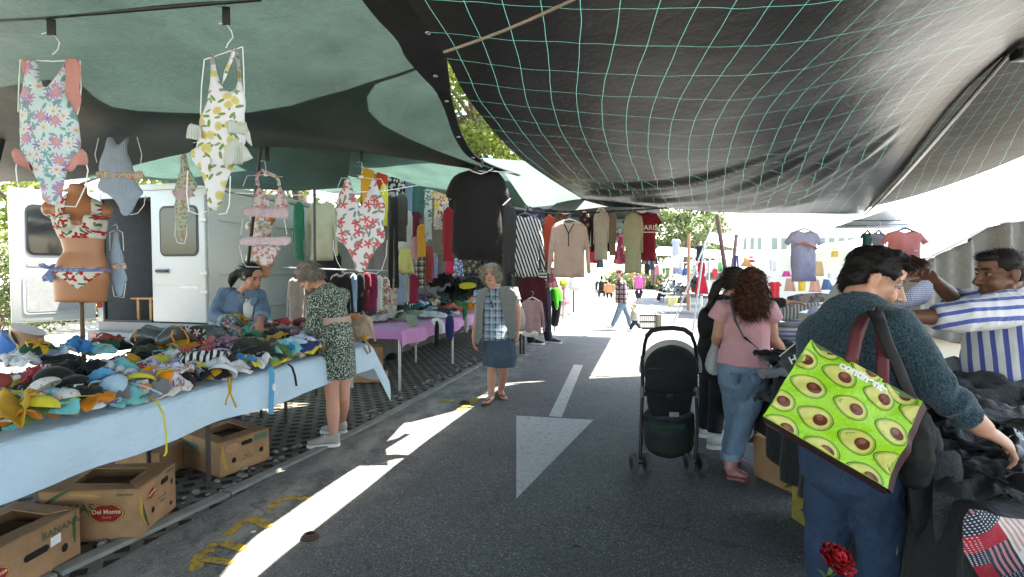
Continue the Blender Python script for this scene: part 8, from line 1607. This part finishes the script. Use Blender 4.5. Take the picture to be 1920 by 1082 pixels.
for lb, bb, tp, Yg, m_ in (('black and white patterned scarf high on the far rail', (727, 328, 760, 402), 'side', 7.0, speckle((.02, .02, .02), (.5, .5, .5), 22, .5)), ('multicoloured leaf print blouse beside the black T-shirt', (806, 352, 848, 430), 'tee', 7.0, floral((.46, .38, .26), [(.4, .08, .08), (.5, .33, .06), (.25, .27, .42)], 9, (.12, .05, .03), 'xz', .5)), ('grey leaf print blouse hanging edge on', (795, 352, 811, 454), 'side', 7.0, floral((.34, .38, .36), [(.06, .1, .09), (.45, .45, .42)], 10, (.08, .12, .1), 'xz', .5)), ('dark tartan trousers on the low far rail', (778, 470, 798, 540), 'side', 7.5, plaid((.14, .10, .09), [(.3, .1, (.4, .37, .33), .8), (.7, .1, (.02, .02, .02), .9)], 12)), ('blue and white print blouse behind the black T-shirt hem', (848, 484, 870, 518), 'skirt', 6.6, speckle((.1, .16, .36), (.6, .6, .65), 26, .5)), ('dark floral print dresses under the black T-shirt', (866, 484, 908, 520), 'skirt', 6.7, floral((.03, .035, .04), [(.35, .25, .22), (.2, .22, .22)], 14, (.05, .1, .06), 'xz')), ('white blouse with wine red pattern on the lower rack', (700, 518, 734, 586), 'shirt', 6.3, floral((.5, .47, .44), [(.2, .03, .05), (.25, .06, .06)], 13, None, 'xz', .5)), ('floral blouse beside the wine patterned one', (724, 522, 746, 584), 'side', 6.5, floral((.45, .42, .38), [(.4, .1, .12), (.3, .15, .15)], 13, (.1, .15, .1), 'xz', .4))): hung(lb, bb, tp, Yg, m_)
def rail(label, pts, r=.012, mat=None, name='clothes_rail'): m = MB(); q_ = [P(*p) for p in pts]; m.tube(q_, r, 8); tag(m.build(name, mat or steel(), origin=q_[0]), label, 'rail')
rail('white cord strung from the cardigan to the floral blouse', [(440, 362, 6.4), (560, 366, 6.5), (720, 358, 6.6), (800, 345, 6.8), (850, 336, 7.0)], .005, wire_white(), 'clothes_line'); rail('steel rail of the low clothes rack behind the green dress', [(530, 502, 6.0), (640, 506, 6.1), (735, 508, 6.5)]); rail('steel rail high over the far left clothes', [(660, 328, 7.0), (850, 340, 7.2)], .01); rail('steel rail carrying the peach blouse and beige tops', [(940, 392, 6.6), (1060, 402, 6.7), (1250, 390, 7.3)], .012, DKPOLE)
sheet('market_canopy', 'added pale shade sheet over the pink table', [R(-4.3, 5.6, 2.95), R(-1.7, 6.0, 2.85)], [R(-4.3, 7.8, 2.95), R(-1.4, 7.8, 2.8)], [R(-4.3, 5.6, 2.95), R(-4.3, 7.8, 2.95)], [R(-1.7, 6.0, 2.85), R(-1.4, 7.8, 2.8)], PALE_NET, 12, 12, .02)  # added to block the sun that reached the pink table
sheet('backdrop_sheet', 'added dark grey backdrop sheet behind the far clothes stalls', [R(-4.3, 7.4, 2.75), R(-4.3, 13.2, 2.85)], [R(-4.3, 7.4, .0), R(-4.3, 13.2, .0)], [R(-4.3, 7.4, 2.75), R(-4.3, 7.4, 0)], [R(-4.3, 13.2, 2.85), R(-4.3, 13.2, 0)], net_mat('dark_backdrop', (.05, .05, .052), (.004, .004, .004)), 30, 10, 0, lambda p, u, v: p + V((.05 * math.sin(u * 50), 0, 0)), 'curtain')  # dark sheet added to keep the background behind the hung clothes from showing bright
sheet('backdrop_sheet', 'dark backdrop sheet across the far end of the clothes stalls', [R(-4.2, 13.1, 2.85), R(-2.2, 13.1, 2.7)], [R(-4.2, 13.1, .05), R(-2.2, 13.1, .05)], [R(-4.2, 13.1, 2.85), R(-4.2, 13.1, .05)], [R(-2.2, 13.1, 2.7), R(-2.2, 13.1, .05)], net_mat('dark_backdrop', (.05, .05, .052), (.004, .004, .004)), 30, 10, 0, lambda p, u, v: p + V((0, .05 * math.sin(u * 50), 0)), 'curtain')  # dark backdrop continued across the far end
PT = .745; pt = thing('clothes_table', 'second table under a pink cloth heaped with mixed clothes', 'table', R(-3.3, 8.6)); m = MB(); m.box(R(-3.32, 8.7, PT - .02), (.84, 5.6, .025), rz=-RA, bevel=.004); m.build('table_top', TOP, pt)
for s_, t_ in ((-2.93, 5.95), (-3.6, 5.95), (-2.95, 7.9), (-3.6, 7.9), (-2.95, 9.9), (-2.95, 11.3)): m = MB(); m.tube([R(s_, t_, 0), R(s_, t_, PT - .035)], .018, 8); m.build('leg', steel(), pt)
PKC = cloth((.46, .20, .42), .7, .5, 0, .1, 0, 'pink_tablecloth'); m = MB(); pr = [(-3.76, PT - .12), (-3.74, PT + .004), (-2.9, PT + .006), (-2.875, PT - .01), (-2.865, PT - .06), (-2.86, PT - .15)]
def pk(u, v):
 i = u * 5; k = min(int(i), 4); f_ = i - k; s_, z = lerp(pr[k][0], pr[k + 1][0], f_), lerp(pr[k][1], pr[k + 1][1], f_); t_ = lerp(5.86, 11.5, max(0, (v - .02) / .98)); e = max(0, .02 - v) / .02
 return R(s_ + (.03 * math.sin(t_ * 9) if z < PT - .03 else 0), t_ - .01 * e, z - .09 * e - (.05 * (.5 + noise.noise(V((t_ * 1.5, 0, 0)))) if z < PT - .1 else 0))
m.grid(pk, 20, 100); tag(m.build('tablecloth', PKC, origin=R(-3.3, 8.6, PT), smooth=2), 'pink cloth with short drop covering the second clothes table', 'tablecloth')
z5 = lambda x, y: (660 + x / 6.013, 520 + y / 6.013)
PILE = []
for (x, y, h, c, k, w, d) in ((240, 335, .12, 'rust red', 'crumple', .5, .26), (355, 290, .2, 'black floral', 'crumple', .4, .26), (350, 385, .12, 'charcoal', 'crumple', .7, .3), (330, 460, .06, 'light grey', 'crumple', .62, .24), (640, 455, .1, 'grey green', 'crumple', .5, .3), (650, 355, .16, 'teal', 'long', .6, .2), (760, 430, .08, 'beige', 'long', .5, .22), (520, 300, .16, 'aqua', 'crumple', .4, .24), (560, 250, .22, 'striped black and white', 'crumple', .5, .3), (660, 215, .26, 'light grey', 'crumple', .5, .3), (800, 165, .3, 'black', 'crumple', .6, .4), (760, 200, .28, 'rust red', 'crumple', .4, .3), (870, 190, .28, 'black floral', 'crumple', .5, .3), (960, 185, .28, 'red', 'long', .6, .3), (1020, 165, .28, 'sky blue', 'crumple', .5, .3), (1080, 185, .26, 'purple', 'crumple', .5, .3), (1050, 255, .2, 'white', 'crumple', .6, .34), (1000, 305, .16, 'teal', 'crumple', .4, .3), (740, 330, .16, 'white', 'crumple', .6, .3), (850, 335, .15, 'blue', 'crumple', .36, .24), (740, 275, .2, 'navy', 'crumple', .5, .3), (880, 280, .2, 'cream', 'crumple', .5, .3), (840, 250, .22, 'grey green', 'crumple', .5, .3), (970, 375, .12, 'brown', 'long', .7, .24), (910, 445, .06, 'white', 'long', .5, .3), (1100, 420, .08, 'navy', 'crumple', .4, .3), (1165, 365, .12, 'coral', 'crumple', .5, .3), (1205, 345, .14, 'red', 'crumple', .5, .3), (1270, 350, .14, 'bright green', 'crumple', .4, .3), (1180, 170, .26, 'grey green', 'crumple', .6, .3), (1235, 205, .24, 'sky blue', 'crumple', .5, .3), (1290, 260, .2, 'orange', 'crumple', .4, .3), (1330, 310, .18, 'white', 'crumple', .5, .3), (1345, 350, .14, 'orange', 'crumple', .4, .3), (1380, 250, .2, 'light grey', 'crumple', .5, .3), (1230, 270, .2, 'dark green', 'crumple', .5, .3), (1120, 250, .22, 'coral', 'crumple', .5, .3), (940, 225, .26, 'charcoal', 'crumple', .6, .3), (600, 310, .16, 'charcoal', 'crumple', .5, .3), (480, 420, .1, 'black', 'crumple', .5, .3), (860, 395, .12, 'pale blue', 'crumple', .5, .3), (800, 390, .1, 'black', 'crumple', .4, .3), (480, 360, .12, 'dark olive', 'crumple', .5, .3), (1080, 320, .14, 'rust red', 'crumple', .5, .3), (1150, 430, .06, 'cream', 'crumple', .3, .2)): px, py = z5(x, y); PILE.append((px, py, h, c, k, w, d))
EXTRA.clear(); KP = {'crumple': ('garment', 'clothing', 'crumpled garment'), 'long': ('garment', 'clothing', 'garment laid long')}
make_pile(PILE, 'the pink table', PT, KP, 'clothes heaped on the pink table', (-3.7, -2.95))
for lb, pts, Yg, c in (('beige trousers hanging over the pink cloth front', [(762, 605), (778, 603), (782, 618), (788, 642), (776, 650), (764, 646), (766, 625)], 6.9, 'beige'), ('white top hanging over the pink cloth front', [(806, 598), (826, 595), (834, 612), (832, 626), (822, 625), (814, 610)], 7.3, 'white'), ('black leggings hanging over the pink cloth front', [(815, 602), (823, 602), (823, 640), (819, 650), (815, 648)], 7.25, 'black'), ('navy jeans hanging over the pink cloth front', [(836, 592), (848, 590), (852, 605), (850, 640), (838, 640), (834, 615)], 7.6, 'navy'), ('green scarf hanging over the pink cloth front', [(866, 575), (874, 572), (876, 590), (873, 602), (868, 600)], 8.6, 'bright green'), ('pale scarf hanging lowest over the pink cloth front', [(870, 596), (877, 592), (880, 612), (876, 626), (871, 618)], 8.5, 'light grey'), ('bundled grey green sweater sleeve hanging at the pink table edge', [(758, 592), (776, 588), (784, 600), (782, 614), (772, 612), (764, 604)], 6.85, 'grey green')): hang_px('hanging_garment', lb, pts, Yg, pm_old(c), .05, fold=.012)
hang_px('folded_garment', 'bright yellow green folded garment on the dark far stack', [(860, 530), (892, 529), (893, 540), (862, 543)], 9.0, pm_old('lemon yellow'), .08)
for i, (px, py, c, w) in enumerate(((835, 540, 'black', .7), (900, 545, 'charcoal', .8), (870, 556, 'black', .8), (850, 562, 'dark green', .6), (905, 562, 'charcoal', .7), (830, 570, 'black', .6))): lying('garment_bundle', 'clothing', '', P(px, py, 9.6 + .2 * i), (w, .5), pm_old(c), .3 * i, (.3, .1), 'crumple', i + 90, 'dark bundles behind the pink table', 'dark %s clothes bundle %s' % (('black charcoal black green grey black').split()[i], ('beside the low far rail', 'under the floral dresses', 'under the yellow green garment', 'at the heap top near the lavender shirt', 'behind the vest woman shoulder', 'lowest behind the heap')[i]), hgt=.2)
for lb, pts, Yg, c in (('dark shoe bag on the pavers under the pink table', [(724, 665), (742, 660), (744, 674), (722, 676)], 8.2, 'black'), ): hang_px('shoe_bag', lb, pts, Yg, pm_old(c), .16, 'bag')
carton('small brown carton beside the leg of the pink table', 695, 690, 0, (.36, .3, .34), .3); carton('flat open carton lying behind the hanging blue cloth corner', 690, 712, 0, (.5, .3, .10), .1)
hung('burgundy corduroy jacket on the rail end above the pink sweater', (966, 516, 1030, 612), 'shirt', 7.6, cloth((.075, .012, .020), .9, .6), 'white hanger of the burgundy jacket'); ob = hung('pale pink sweater with white hem on a white hanger', (974, 560, 1022, 626), 'shirt', 7.3, CL((.48, .29, .30)), 'white hanger of the pale pink sweater'); hang_px('sweater_hem', None, [(980, 619), (1010, 620), (1009, 633), (979, 631)], 7.29, PAPER, .05, parent=ob)
hung('striped sleeve top hanging behind the burgundy jacket', (1008, 505, 1026, 560), 'side', 7.9, stripes((.02, .02, .02), (.6, .6, .6), 20, .4, 'z')); hung('pink and white patterned dress above the child mannequin', (1024, 496, 1048, 540), 'dress', 8.4, floral((.5, .1, .15), [(.65, .55, .55)], 12, None, 'xz')); hung('dark jeans hanging beside the burgundy jacket', (1018, 545, 1034, 615), 'pants', 8.2, CL((.03, .055, .10)))
def leg_px(t, name, pts, Y, r, mat): m = MB(); m.tube([P(x, y, Y) for x, y in pts], r, 12, dome=.5); return m.build(name, mat, t)
MANW = plastic_skin((.60, .58, .56), 'white_mannequin')
t = thing('child_mannequin', 'standing child mannequin in neon green top and black trousers', 'mannequin', G(1044, 622)); leg_px(t, 'legs', [(1043, 560), (1042, 600), (1040, 618)], 12.6, [.08, .05, .035], MANW); leg_px(t, 'top', [(1042, 537), (1043, 545), (1044, 562), (1044, 568)], 12.6, [.07, .15, .14, .13], CL((.08, .62, .03))); leg_px(t, 'sleeve', [(1040, 545), (1042, 560), (1044, 576)], 12.4, [.06, .055, .045], CL((.08, .62, .03))); leg_px(t, 'trousers', [(1044, 564), (1043, 585), (1040, 609)], 12.6, [.14, .11, .09], CL((.01, .01, .01))); leg_px(t, 'foot', [(1039, 619), (1050, 621)], 12.6, [.035, .025], MANW); leg_px(t, 'hand', [(1044, 576), (1044, 580)], 12.4, [.03, .02], MANW)
t = thing('child_mannequin', 'standing child mannequin in pink dress with yellow cap', 'mannequin', G(1063, 598)); leg_px(t, 'legs', [(1058, 560), (1057, 590), (1056, 598)], 15.5, [.09, .05, .04], MANW); leg_px(t, 'dress', [(1058, 538), (1058, 550), (1059, 566)], 15.5, [.09, .13, .2], floral((.5, .2, .3), [(.65, .5, .5)], 14, None, 'xz')); leg_px(t, 'cap', [(1056, 525), (1057, 531), (1058, 534)], 15.5, [.1, .15, .13], CL((.5, .55, .05))); leg_px(t, 'head', [(1057, 528), (1057, 540)], 15.5, [.1, .05], MANW); leg_px(t, 'foot', [(1056, 598), (1064, 599)], 15.5, [.04, .03], MANW)
t = thing('child_dress_form', 'white frilly child dress on a dark pole', 'mannequin', G(1075, 582)); leg_px(t, 'pole', [(1075, 535), (1075, 585)], 18, .03, DKPOLE); leg_px(t, 'dress', [(1077, 508), (1078, 516), (1080, 528), (1080, 538)], 18, [.07, .14, .26, .32], CL((.6, .6, .6)))
for lb, x, y0, y1, Yg in (('grey steel pole beside the neon green mannequin', 1031, 470, 621, 12.9), ('short black support leg under the pink sweater, left', 976, 626, 664, 9.3), ('short black support leg under the pink sweater, nearer the shoe', 982, 626, 664, 9.25), ('thin steel pole by the white frilly dress', 1087, 470, 580, 20)): pole('stall_pole', lb, P(x, y1, Yg), P(x, y0, Yg), .022, DKPOLE if 'black' in lb else steel())
for lb, p in (('black and white sneaker pair half hidden under the pink sweater', (996, 645)), ('black and white sneaker at the foot of the dark jeans', (1029, 643))):
 g = G(*p); m = MB(); shoe(m, g + V((0, 0, .02)), g + V((.26, -.06, .02)), .09, .045); t = thing('sneaker', lb, 'shoe', g); solid('upper', remesh(m, .01, 2, 'upper', None, g), black_plastic(), t); m = MB(); sole(m, g, g + V((.26, -.06, 0)), .03, .05); m.build('sole', PAPER, t)
for lb, pts, Yg in (('dark trouser leg of the display figure behind the pink sweater', [(1024, 600), (1026, 620), (1029, 638)], 10.0), ('black trouser leg of the display figure below the pink sweater', [(994, 622), (995, 632), (996, 642)], 10.2)): m = MB(); m.tube([P(x, y, Yg) for x, y in pts], [.09, .085, .075], 14); tag(m.build('display_trousers', CL((.015, .018, .03)), origin=P(*pts[0], Yg)), lb, 'trousers')
for lb, a, b, Yg, r, c in (('long grey tent pole leaning in the middle of the yard', (1262, 606), (1338, 418), 14, .022, 0), ('second long tent pole leaning nearer the women', (1299, 622), (1322, 452), 12.5, .022, 0), ('dark wooden post leaning at the tent corner', (1345, 404), (1362, 520), 9.5, .04, 1), ('orange brown upright pole by the grey stacked clothes', (1290, 582), (1292, 438), 18, .05, 2), ('thin white pole behind the red cloth', (1316, 575), (1314, 452), 19, .03, 3), ('brown pole at the tent edge behind the curly hair', (1381, 440), (1372, 520), 14, .05, 1), ('thin rope pole right of the red cloth', (1327, 582), (1332, 470), 18, .02, 3), ('far brown post behind the pink top woman', (1227, 500), (1224, 535), 30, .12, 1)): pole('tent_pole', lb, P(*a, Yg), P(*b, Yg), r, (steel(), plain('brown_wood', (.13, .075, .06), .8), plain('orange_wood', (.35, .17, .09), .8), wire_white())[c])
for lb, bb, tp, Yg, c in (('black T-shirt hanging over the far stall', (1301, 459, 1324, 490), 'tee', 18, (.02, .02, .024)), ('pale blue shirt hanging high in the far stall', (1258, 448, 1277, 479), 'tee', 20, (.42, .45, .55)), ('white T-shirt below the pale blue shirt', (1261, 472, 1284, 503), 'tee', 20, (.6, .6, .58)), ('red cloth draped from the far stall table', (1303, 518, 1328, 552), 'skirt', 18, (.48, .015, .04)), ('crimson scarf hanging under the far black T-shirt', (1308, 490, 1322, 525), 'side', 18.2, (.40, .012, .04)), ('lavender cloth on the far clothes line', (1260, 500, 1274, 514), 'skirt', 26, (.28, .25, .5)), ('blue bag shape on the far clothes line', (1193, 490, 1204, 502), 'skirt', 26, (.08, .16, .40)), ('black jacket on the far line by the pink top', (1208, 492, 1218, 515), 'side', 26, (.015, .015, .015)), ('teal top on the far clothes line', (1241, 502, 1248, 514), 'tee', 30, (.05, .28, .25)), ('blue jacket on the far clothes line', (1280, 503, 1291, 516), 'side', 28, (.06, .12, .35)), ('white shirt far left on the clothes line', (1284, 498, 1296, 516), 'tee', 30, (.6, .6, .6)),
 ('red child T-shirt with white print at the tent wall', (1440, 528, 1466, 560), 'tee', 12, (.50, .03, .04)), ('yellow child T-shirt at the tent wall', (1494, 514, 1514, 546), 'tee', 12.5, (.6, .42, .05)), ('yellow child tank top high at the tent wall', (1556, 462, 1574, 482), 'tee', 12.5, (.6, .45, .1)), ('magenta shorts under the printed pale T-shirt', (1466, 508, 1484, 519), 'skirt', 11.5, (.5, .05, .22)), ('pink packaged clothes at the tent wall, left one', (1470, 522, 1492, 546), 'skirt', 12.6, (.5, .30, .24)), ('pink packaged clothes at the tent wall, right of the yellow T-shirt', (1516, 524, 1540, 548), 'skirt', 12.6, (.55, .30, .25)), ('orange baby dress near the curly hair', (1388, 480, 1412, 500), 'dress', 12, (.55, .28, .10)), ('red baby dress near the curly hair', (1402, 478, 1416, 492), 'dress', 12.2, (.5, .06, .1)), ('white patterned baby top beside the curly hair', (1440, 484, 1462, 508), 'tee', 11, (.6, .55, .58)), ('blue denim baby dungarees', (1540, 522, 1562, 544), 'skirt', 9, (.08, .15, .30)), ('white baby top above the denim dungarees', (1548, 508, 1574, 530), 'tee', 9.1, (.62, .62, .62)), ('white frilly baby dress right of the denim dungarees', (1556, 530, 1586, 550), 'skirt', 9, (.62, .61, .62)), ('dark blue hanging trousers near the slanting post', (1376, 478, 1386, 500), 'pants', 13, (.04, .05, .16)), ('beige packaged clothes row at the tent wall', (1522, 490, 1546, 518), 'skirt', 12.8, (.50, .38, .24))):
 hung(lb, bb, tp, Yg, CL(c, tr=.15))
ob = hung('pale lavender T-shirt with orange stripe and bicycle print under the net edge', (1468, 432, 1548, 528), 'tee', 5.6, CL((.52, .50, .68), tr=.25), 'white hanger of the lavender T-shirt', yaw=.2); m = MB(); pcs = [P(x, y, 5.6) + V((0, -.055, 0)) for x, y in ((1486, 459), (1500, 456), (1518, 463), (1527, 466))]; m.tube(pcs, [(.012, .003)] * 4, 6, side=(0, 0, 1)); m.build('orange_stripe', CL((.55, .16, .08)), ob)
m = MB();
for dx in (-.022, .022): c = P(1524, 468, 5.6) + V((dx, -.066, 0)); m.tube([c + V((math.cos(a) * .016, 0, math.sin(a) * .016)) for a in [i * PI / 6 for i in range(13)]], .0025, 5)
c = P(1524, 468, 5.6) + V((0, -.066, 0)); m.tube([c + V((-.022, 0, 0)), c + V((-.008, 0, .02)), c + V((.022, 0, 0)), c + V((.012, 0, .025))], .0025, 5); m.build('bicycle_print', black_plastic(), ob)
ob = hung('coral linen shirt with open neck hanging above the dark hair', (1652, 432, 1742, 520), 'tee', 4.6, CL((.60, .20, .19)), 'grey hanger of the coral shirt'); m = MB(); Face(P(1716, 471, 4.5), V((1, 0, 0)), V((0, 0, 1))).poly(m, [(-.016, 0), (.016, 0), (.016, .008), (-.016, .008)], .01); m.build('chest_label', PAPER, ob)
hung('dark green top at the left of the three hangers', (1612, 436, 1640, 476), 'tee', 4.9, CL((.02, .09, .07)), 'grey hanger of the dark green top'); hung('pale grey top in the middle of three hangers', (1630, 436, 1664, 480), 'tee', 4.75, CL((.36, .36, .44)), 'grey hanger of the pale grey top')
rail('thin cord strung under the white tarpaulin', [(1480, 410, 6.0), (1640, 414, 5.2), (1780, 413, 4.8)], .004, DKPOLE, 'clothes_line'); rail('second thin cord across the white tarpaulin', [(1560, 424, 5.6), (1700, 421, 5.0), (1760, 421, 4.8)], .003, DKPOLE, 'clothes_line')
for i, (cn, c, x, y) in enumerate((('cream', (.5, .45, .35), 1214, 500), ('navy', (.03, .04, .12), 1222, 496), ('rose', (.5, .2, .25), 1232, 506), ('olive', (.2, .22, .1), 1252, 510), ('white', (.6, .6, .6), 1268, 516), ('sky blue', (.2, .35, .55), 1275, 508), ('black', (.02, .02, .02), 1282, 520), ('mustard', (.5, .33, .05), 1296, 520), ('grey', (.3, .3, .32), 1302, 506), ('lilac', (.4, .33, .5), 1330, 500), ('red', (.45, .04, .05), 1340, 512), ('green', (.08, .25, .12), 1350, 500), ('brown', (.2, .12, .08), 1352, 524), ('turquoise', (.1, .4, .4), 1364, 508), ('orange', (.55, .25, .06), 1184, 508), ('wine', (.2, .03, .06), 1176, 500))): hung('small %s garment among the crowded far clothes racks' % cn, (x - 5, y - 9, x + 5, y + 10), ('tee', 'side', 'skirt')[i % 3], 27 + i % 4, CL(c))
rail('pale cord over the crowded far clothes racks', [(1150, 490, 28), (1260, 494, 29), (1372, 488, 29)], .03, wire_white(), 'clothes_line')
t = thing('market_stall', 'low far stall table heaped with grey striped clothes over boxes', 'stall', G(1275, 578)); q = lambda x, y, d=0: P(x, y, 19 + d)
a, b = q(1250, 553), q(1306, 551); m = MB(); m.box((a + b) / 2, (b.x - a.x, 1.4, .05), bevel=.01); m.build('table_top', TOP, t)
for x in (1252, 1285, 1304):
 g = q(x, 553); m = MB(); m.tube([V((g.x, g.y - .5, 0)), V((g.x, g.y - .5, g.z))], .025, 8); m.build('leg', steel(), t)
for i, (x, y, c, w) in enumerate(((1262, 546, 'grey', 1.0), (1280, 542, 'light grey', 1.1), (1296, 544, 'charcoal', .9), (1256, 552, 'grey green', .9), (1270, 537, 'white', .8), (1300, 538, 'black', .8))): lying('clothes_heap', 'clothing', '', q(x, y, -.3), (w, .8), pm_old(c), .4 * i, (.3, 0), 'crumple', 60 + i, 'clothes heaped on the far stall', '%s clothes heap on the far stall, %s' % (c, ('front at its road end', 'in the middle', 'at the front by the red cloth', 'hanging lowest over the edge', 'topmost at the back', 'topmost by the red cloth')[i]), hgt=.3)
for lb, x, y, c, s in (('dark green crate under the far stall table', 1280, 569, (.03, .04, .03), (.6, .5, .4)), ('orange clay-coloured tub on the far stall front', 1276, 548, (.4, .14, .07), (.35, .35, .4)), ('second orange tub on the far stall nearer the pole', 1298, 548, (.4, .14, .07), (.35, .35, .4)), ('yellow green sack under the far stall', 1262, 566, (.4, .38, .12), (.4, .4, .4)), ('green box on the far grass', 1262, 522, (.10, .14, .08), (1.6, .8, .6)), ('grey plinth under the far stall', 1288, 577, (.26, .26, .25), (2.2, .8, .14))):
 g = G(x, 575) if y > 560 else q(x, y); base = V((g.x, g.y, 0)) if y > 560 else V((g.x, g.y - .4, g.z));
 if 'grass' in lb: base = gz(x, 32) + V((0, 0, .2))
 m = MB(); w, d, h = s; m.tube([base, base + V((0, 0, h * .5)), base + V((0, 0, h))], [(w * .46, d * .46), (w * .5, d * .5), (w * .48, d * .48)], 4 if 'tub' not in lb and 'sack' not in lb else 16, side=(1, .9, 0) if 'tub' not in lb and 'sack' not in lb else None); tag(m.build('crate' if 'crate' in lb else 'tub' if 'tub' in lb else 'sack' if 'sack' in lb else 'box', plain('box_paint', c, .7), origin=base), lb, 'container')
g = G(1215, 617); t = thing('plastic_crate', 'black slatted plastic crate standing on edge beside the toddler', 'crate', g); w, h = 30 / F * g.y, 27 / F * g.y
for i in range(9): m = MB(); m.box(g + V((-w / 2 + w * i / 8, 0, h / 2)), (.022, .03, h), bevel=.004); m.build('slat', plain('grey_crate', (.05, .048, .045), .7), t)
for z in (.02, h * .5, h - .02): m = MB(); m.box(g + V((0, .034, z)), (w + .03, .03, .04), bevel=.004); m.build('bar', plain('grey_crate', (.05, .048, .045), .7), t)
m = MB(); m.box(g + V((w / 2 + .1, .16, h / 2)), (.1, .3, h), bevel=.01); m.build('side', plain('tan_crate', (.22, .17, .12), .7), t)
for lb, x, y, Yg in (('stool under the man in black', 1249, 566, 25), ('stool under the seated woman with her back turned', 1128, 559, 29)):
 g = gz(x, Yg); t = thing('stool', lb, 'stool', g); m = MB(); m.box(g + V((0, 0, .43)), (.4, .4, .05), bevel=.01); m.build('seat', black_plastic() if 'man' in lb else PAPER, t)
 for sx in (-.16, .16):
  for sy in (-.16, .16): m = MB(); m.tube([g + V((sx * 1.15, sy * 1.15, 0)), g + V((sx, sy, .41))], .02, 6); m.build('leg', black_plastic() if 'man' in lb else PAPER, t)
hang_px('striped_cloth', 'grey and white striped cloth fronting the tent table', [(1450, 572), (1560, 566), (1562, 602), (1450, 606)], 6.6, stripes((.16, .16, .17), (.55, .54, .52), 22, .5, 'x'), .04, res=.06); hang_px('beige_cloth', 'dim patterned cloth strip above the striped one', [(1476, 552), (1560, 548), (1560, 566), (1476, 570)], 6.8, speckle((.13, .14, .16), (.34, .27, .24), 8, .5), .04, res=.06); hang_px('held_card', 'pale lavender garment sheet standing by the teal shoulder', [(1512, 578), (1540, 572), (1538, 605), (1512, 612)], 3.4, CL((.34, .34, .48)), .03)
g = gz(1332, 30); t = thing('parked_car', 'white car parked in the far yard behind the poles', 'car', g); m = MB(); m.prism([g + V((x, -.8, z)) for x, z in ((-.9, .35), (.9, .35), (.95, .9), (.75, 1.0), (.55, 1.5), (-.55, 1.5), (-.75, 1.0), (-.95, .9))], V((0, 3.2, 0))); m.build('body', WHITE, t, smooth=False); m = MB(); m.prism([g + V((x, -.81, z)) for x, z in ((-.62, 1.02), (.62, 1.02), (.46, 1.42), (-.46, 1.42))], V((0, .01, 0))); m.build('windscreen', plain('dim_glass', (.12, .15, .15), .1), t, smooth=False)
for sx in (-.75, .75): m = MB(); m.tube([g + V((sx - .09, -.4, .3)), g + V((sx + .09, -.4, .3))], .3, 18); m.build('wheel', BLKR, t)
for sx in (-.65, .65): m = MB(); m.ell(g + V((sx, -.82, .75)), (.14, .04, .08)); m.build('headlight', PAPER, t)
cam = bpy.data.cameras.new('camera'); camo = bpy.data.objects.new('camera', cam); COL.objects.link(camo)
cam.sensor_width = 36; cam.lens = 36 * F / 1920; cam.clip_end = 1000; cam.clip_start = .05
camo.location = (0, 0, H); camo.rotation_euler = (PI / 2 - TH, 0, 0)
SC.camera = camo
SUN_DIR = (R(.38, .25) + V((0, 0, 1))).normalized()
elev = math.asin(SUN_DIR.z); az = math.atan2(SUN_DIR.x, SUN_DIR.y)
w = bpy.data.worlds.new('World'); SC.world = w; w.use_nodes = True
nt = w.node_tree; sky = nt.nodes.new('ShaderNodeTexSky'); sky.sky_type = 'NISHITA'; sky.sun_disc = False
sky.sun_elevation = elev; sky.sun_rotation = az; sky.dust_density = 2.0; sky.air_density = 1.2
bg = nt.nodes['Background']; nt.links.new(sky.outputs[0], bg.inputs[0]); bg.inputs[1].default_value = .15
sl = bpy.data.lights.new('sun', 'SUN'); sl.energy = 5.0; sl.angle = math.radians(.5); sl.color = (1, .95, .88)
so = bpy.data.objects.new('sun', sl); COL.objects.link(so); so.rotation_euler = SUN_DIR.to_track_quat('Z', 'Y').to_euler(); so.location = (0, 0, 20)
SC.view_settings.view_transform = 'Standard'; SC.view_settings.look = 'None'; SC.view_settings.exposure = 2.85; SC.view_settings.gamma = 1
SC.view_settings.use_curve_mapping = False
try: SC.view_settings.use_white_balance = True; SC.view_settings.white_balance_temperature = 7100; SC.view_settings.white_balance_tint = 8
except Exception: pass
SC.cycles.use_denoising = True
try: SC.cycles.denoiser = 'OPENIMAGEDENOISE'
except Exception: pass
SC.cycles.max_bounces = 8; SC.cycles.diffuse_bounces = 5; SC.cycles.transparent_max_bounces = 12
SC.cycles.sample_clamp_indirect = 4.0
SC.cycles.caustics_reflective = False; SC.cycles.caustics_refractive = False
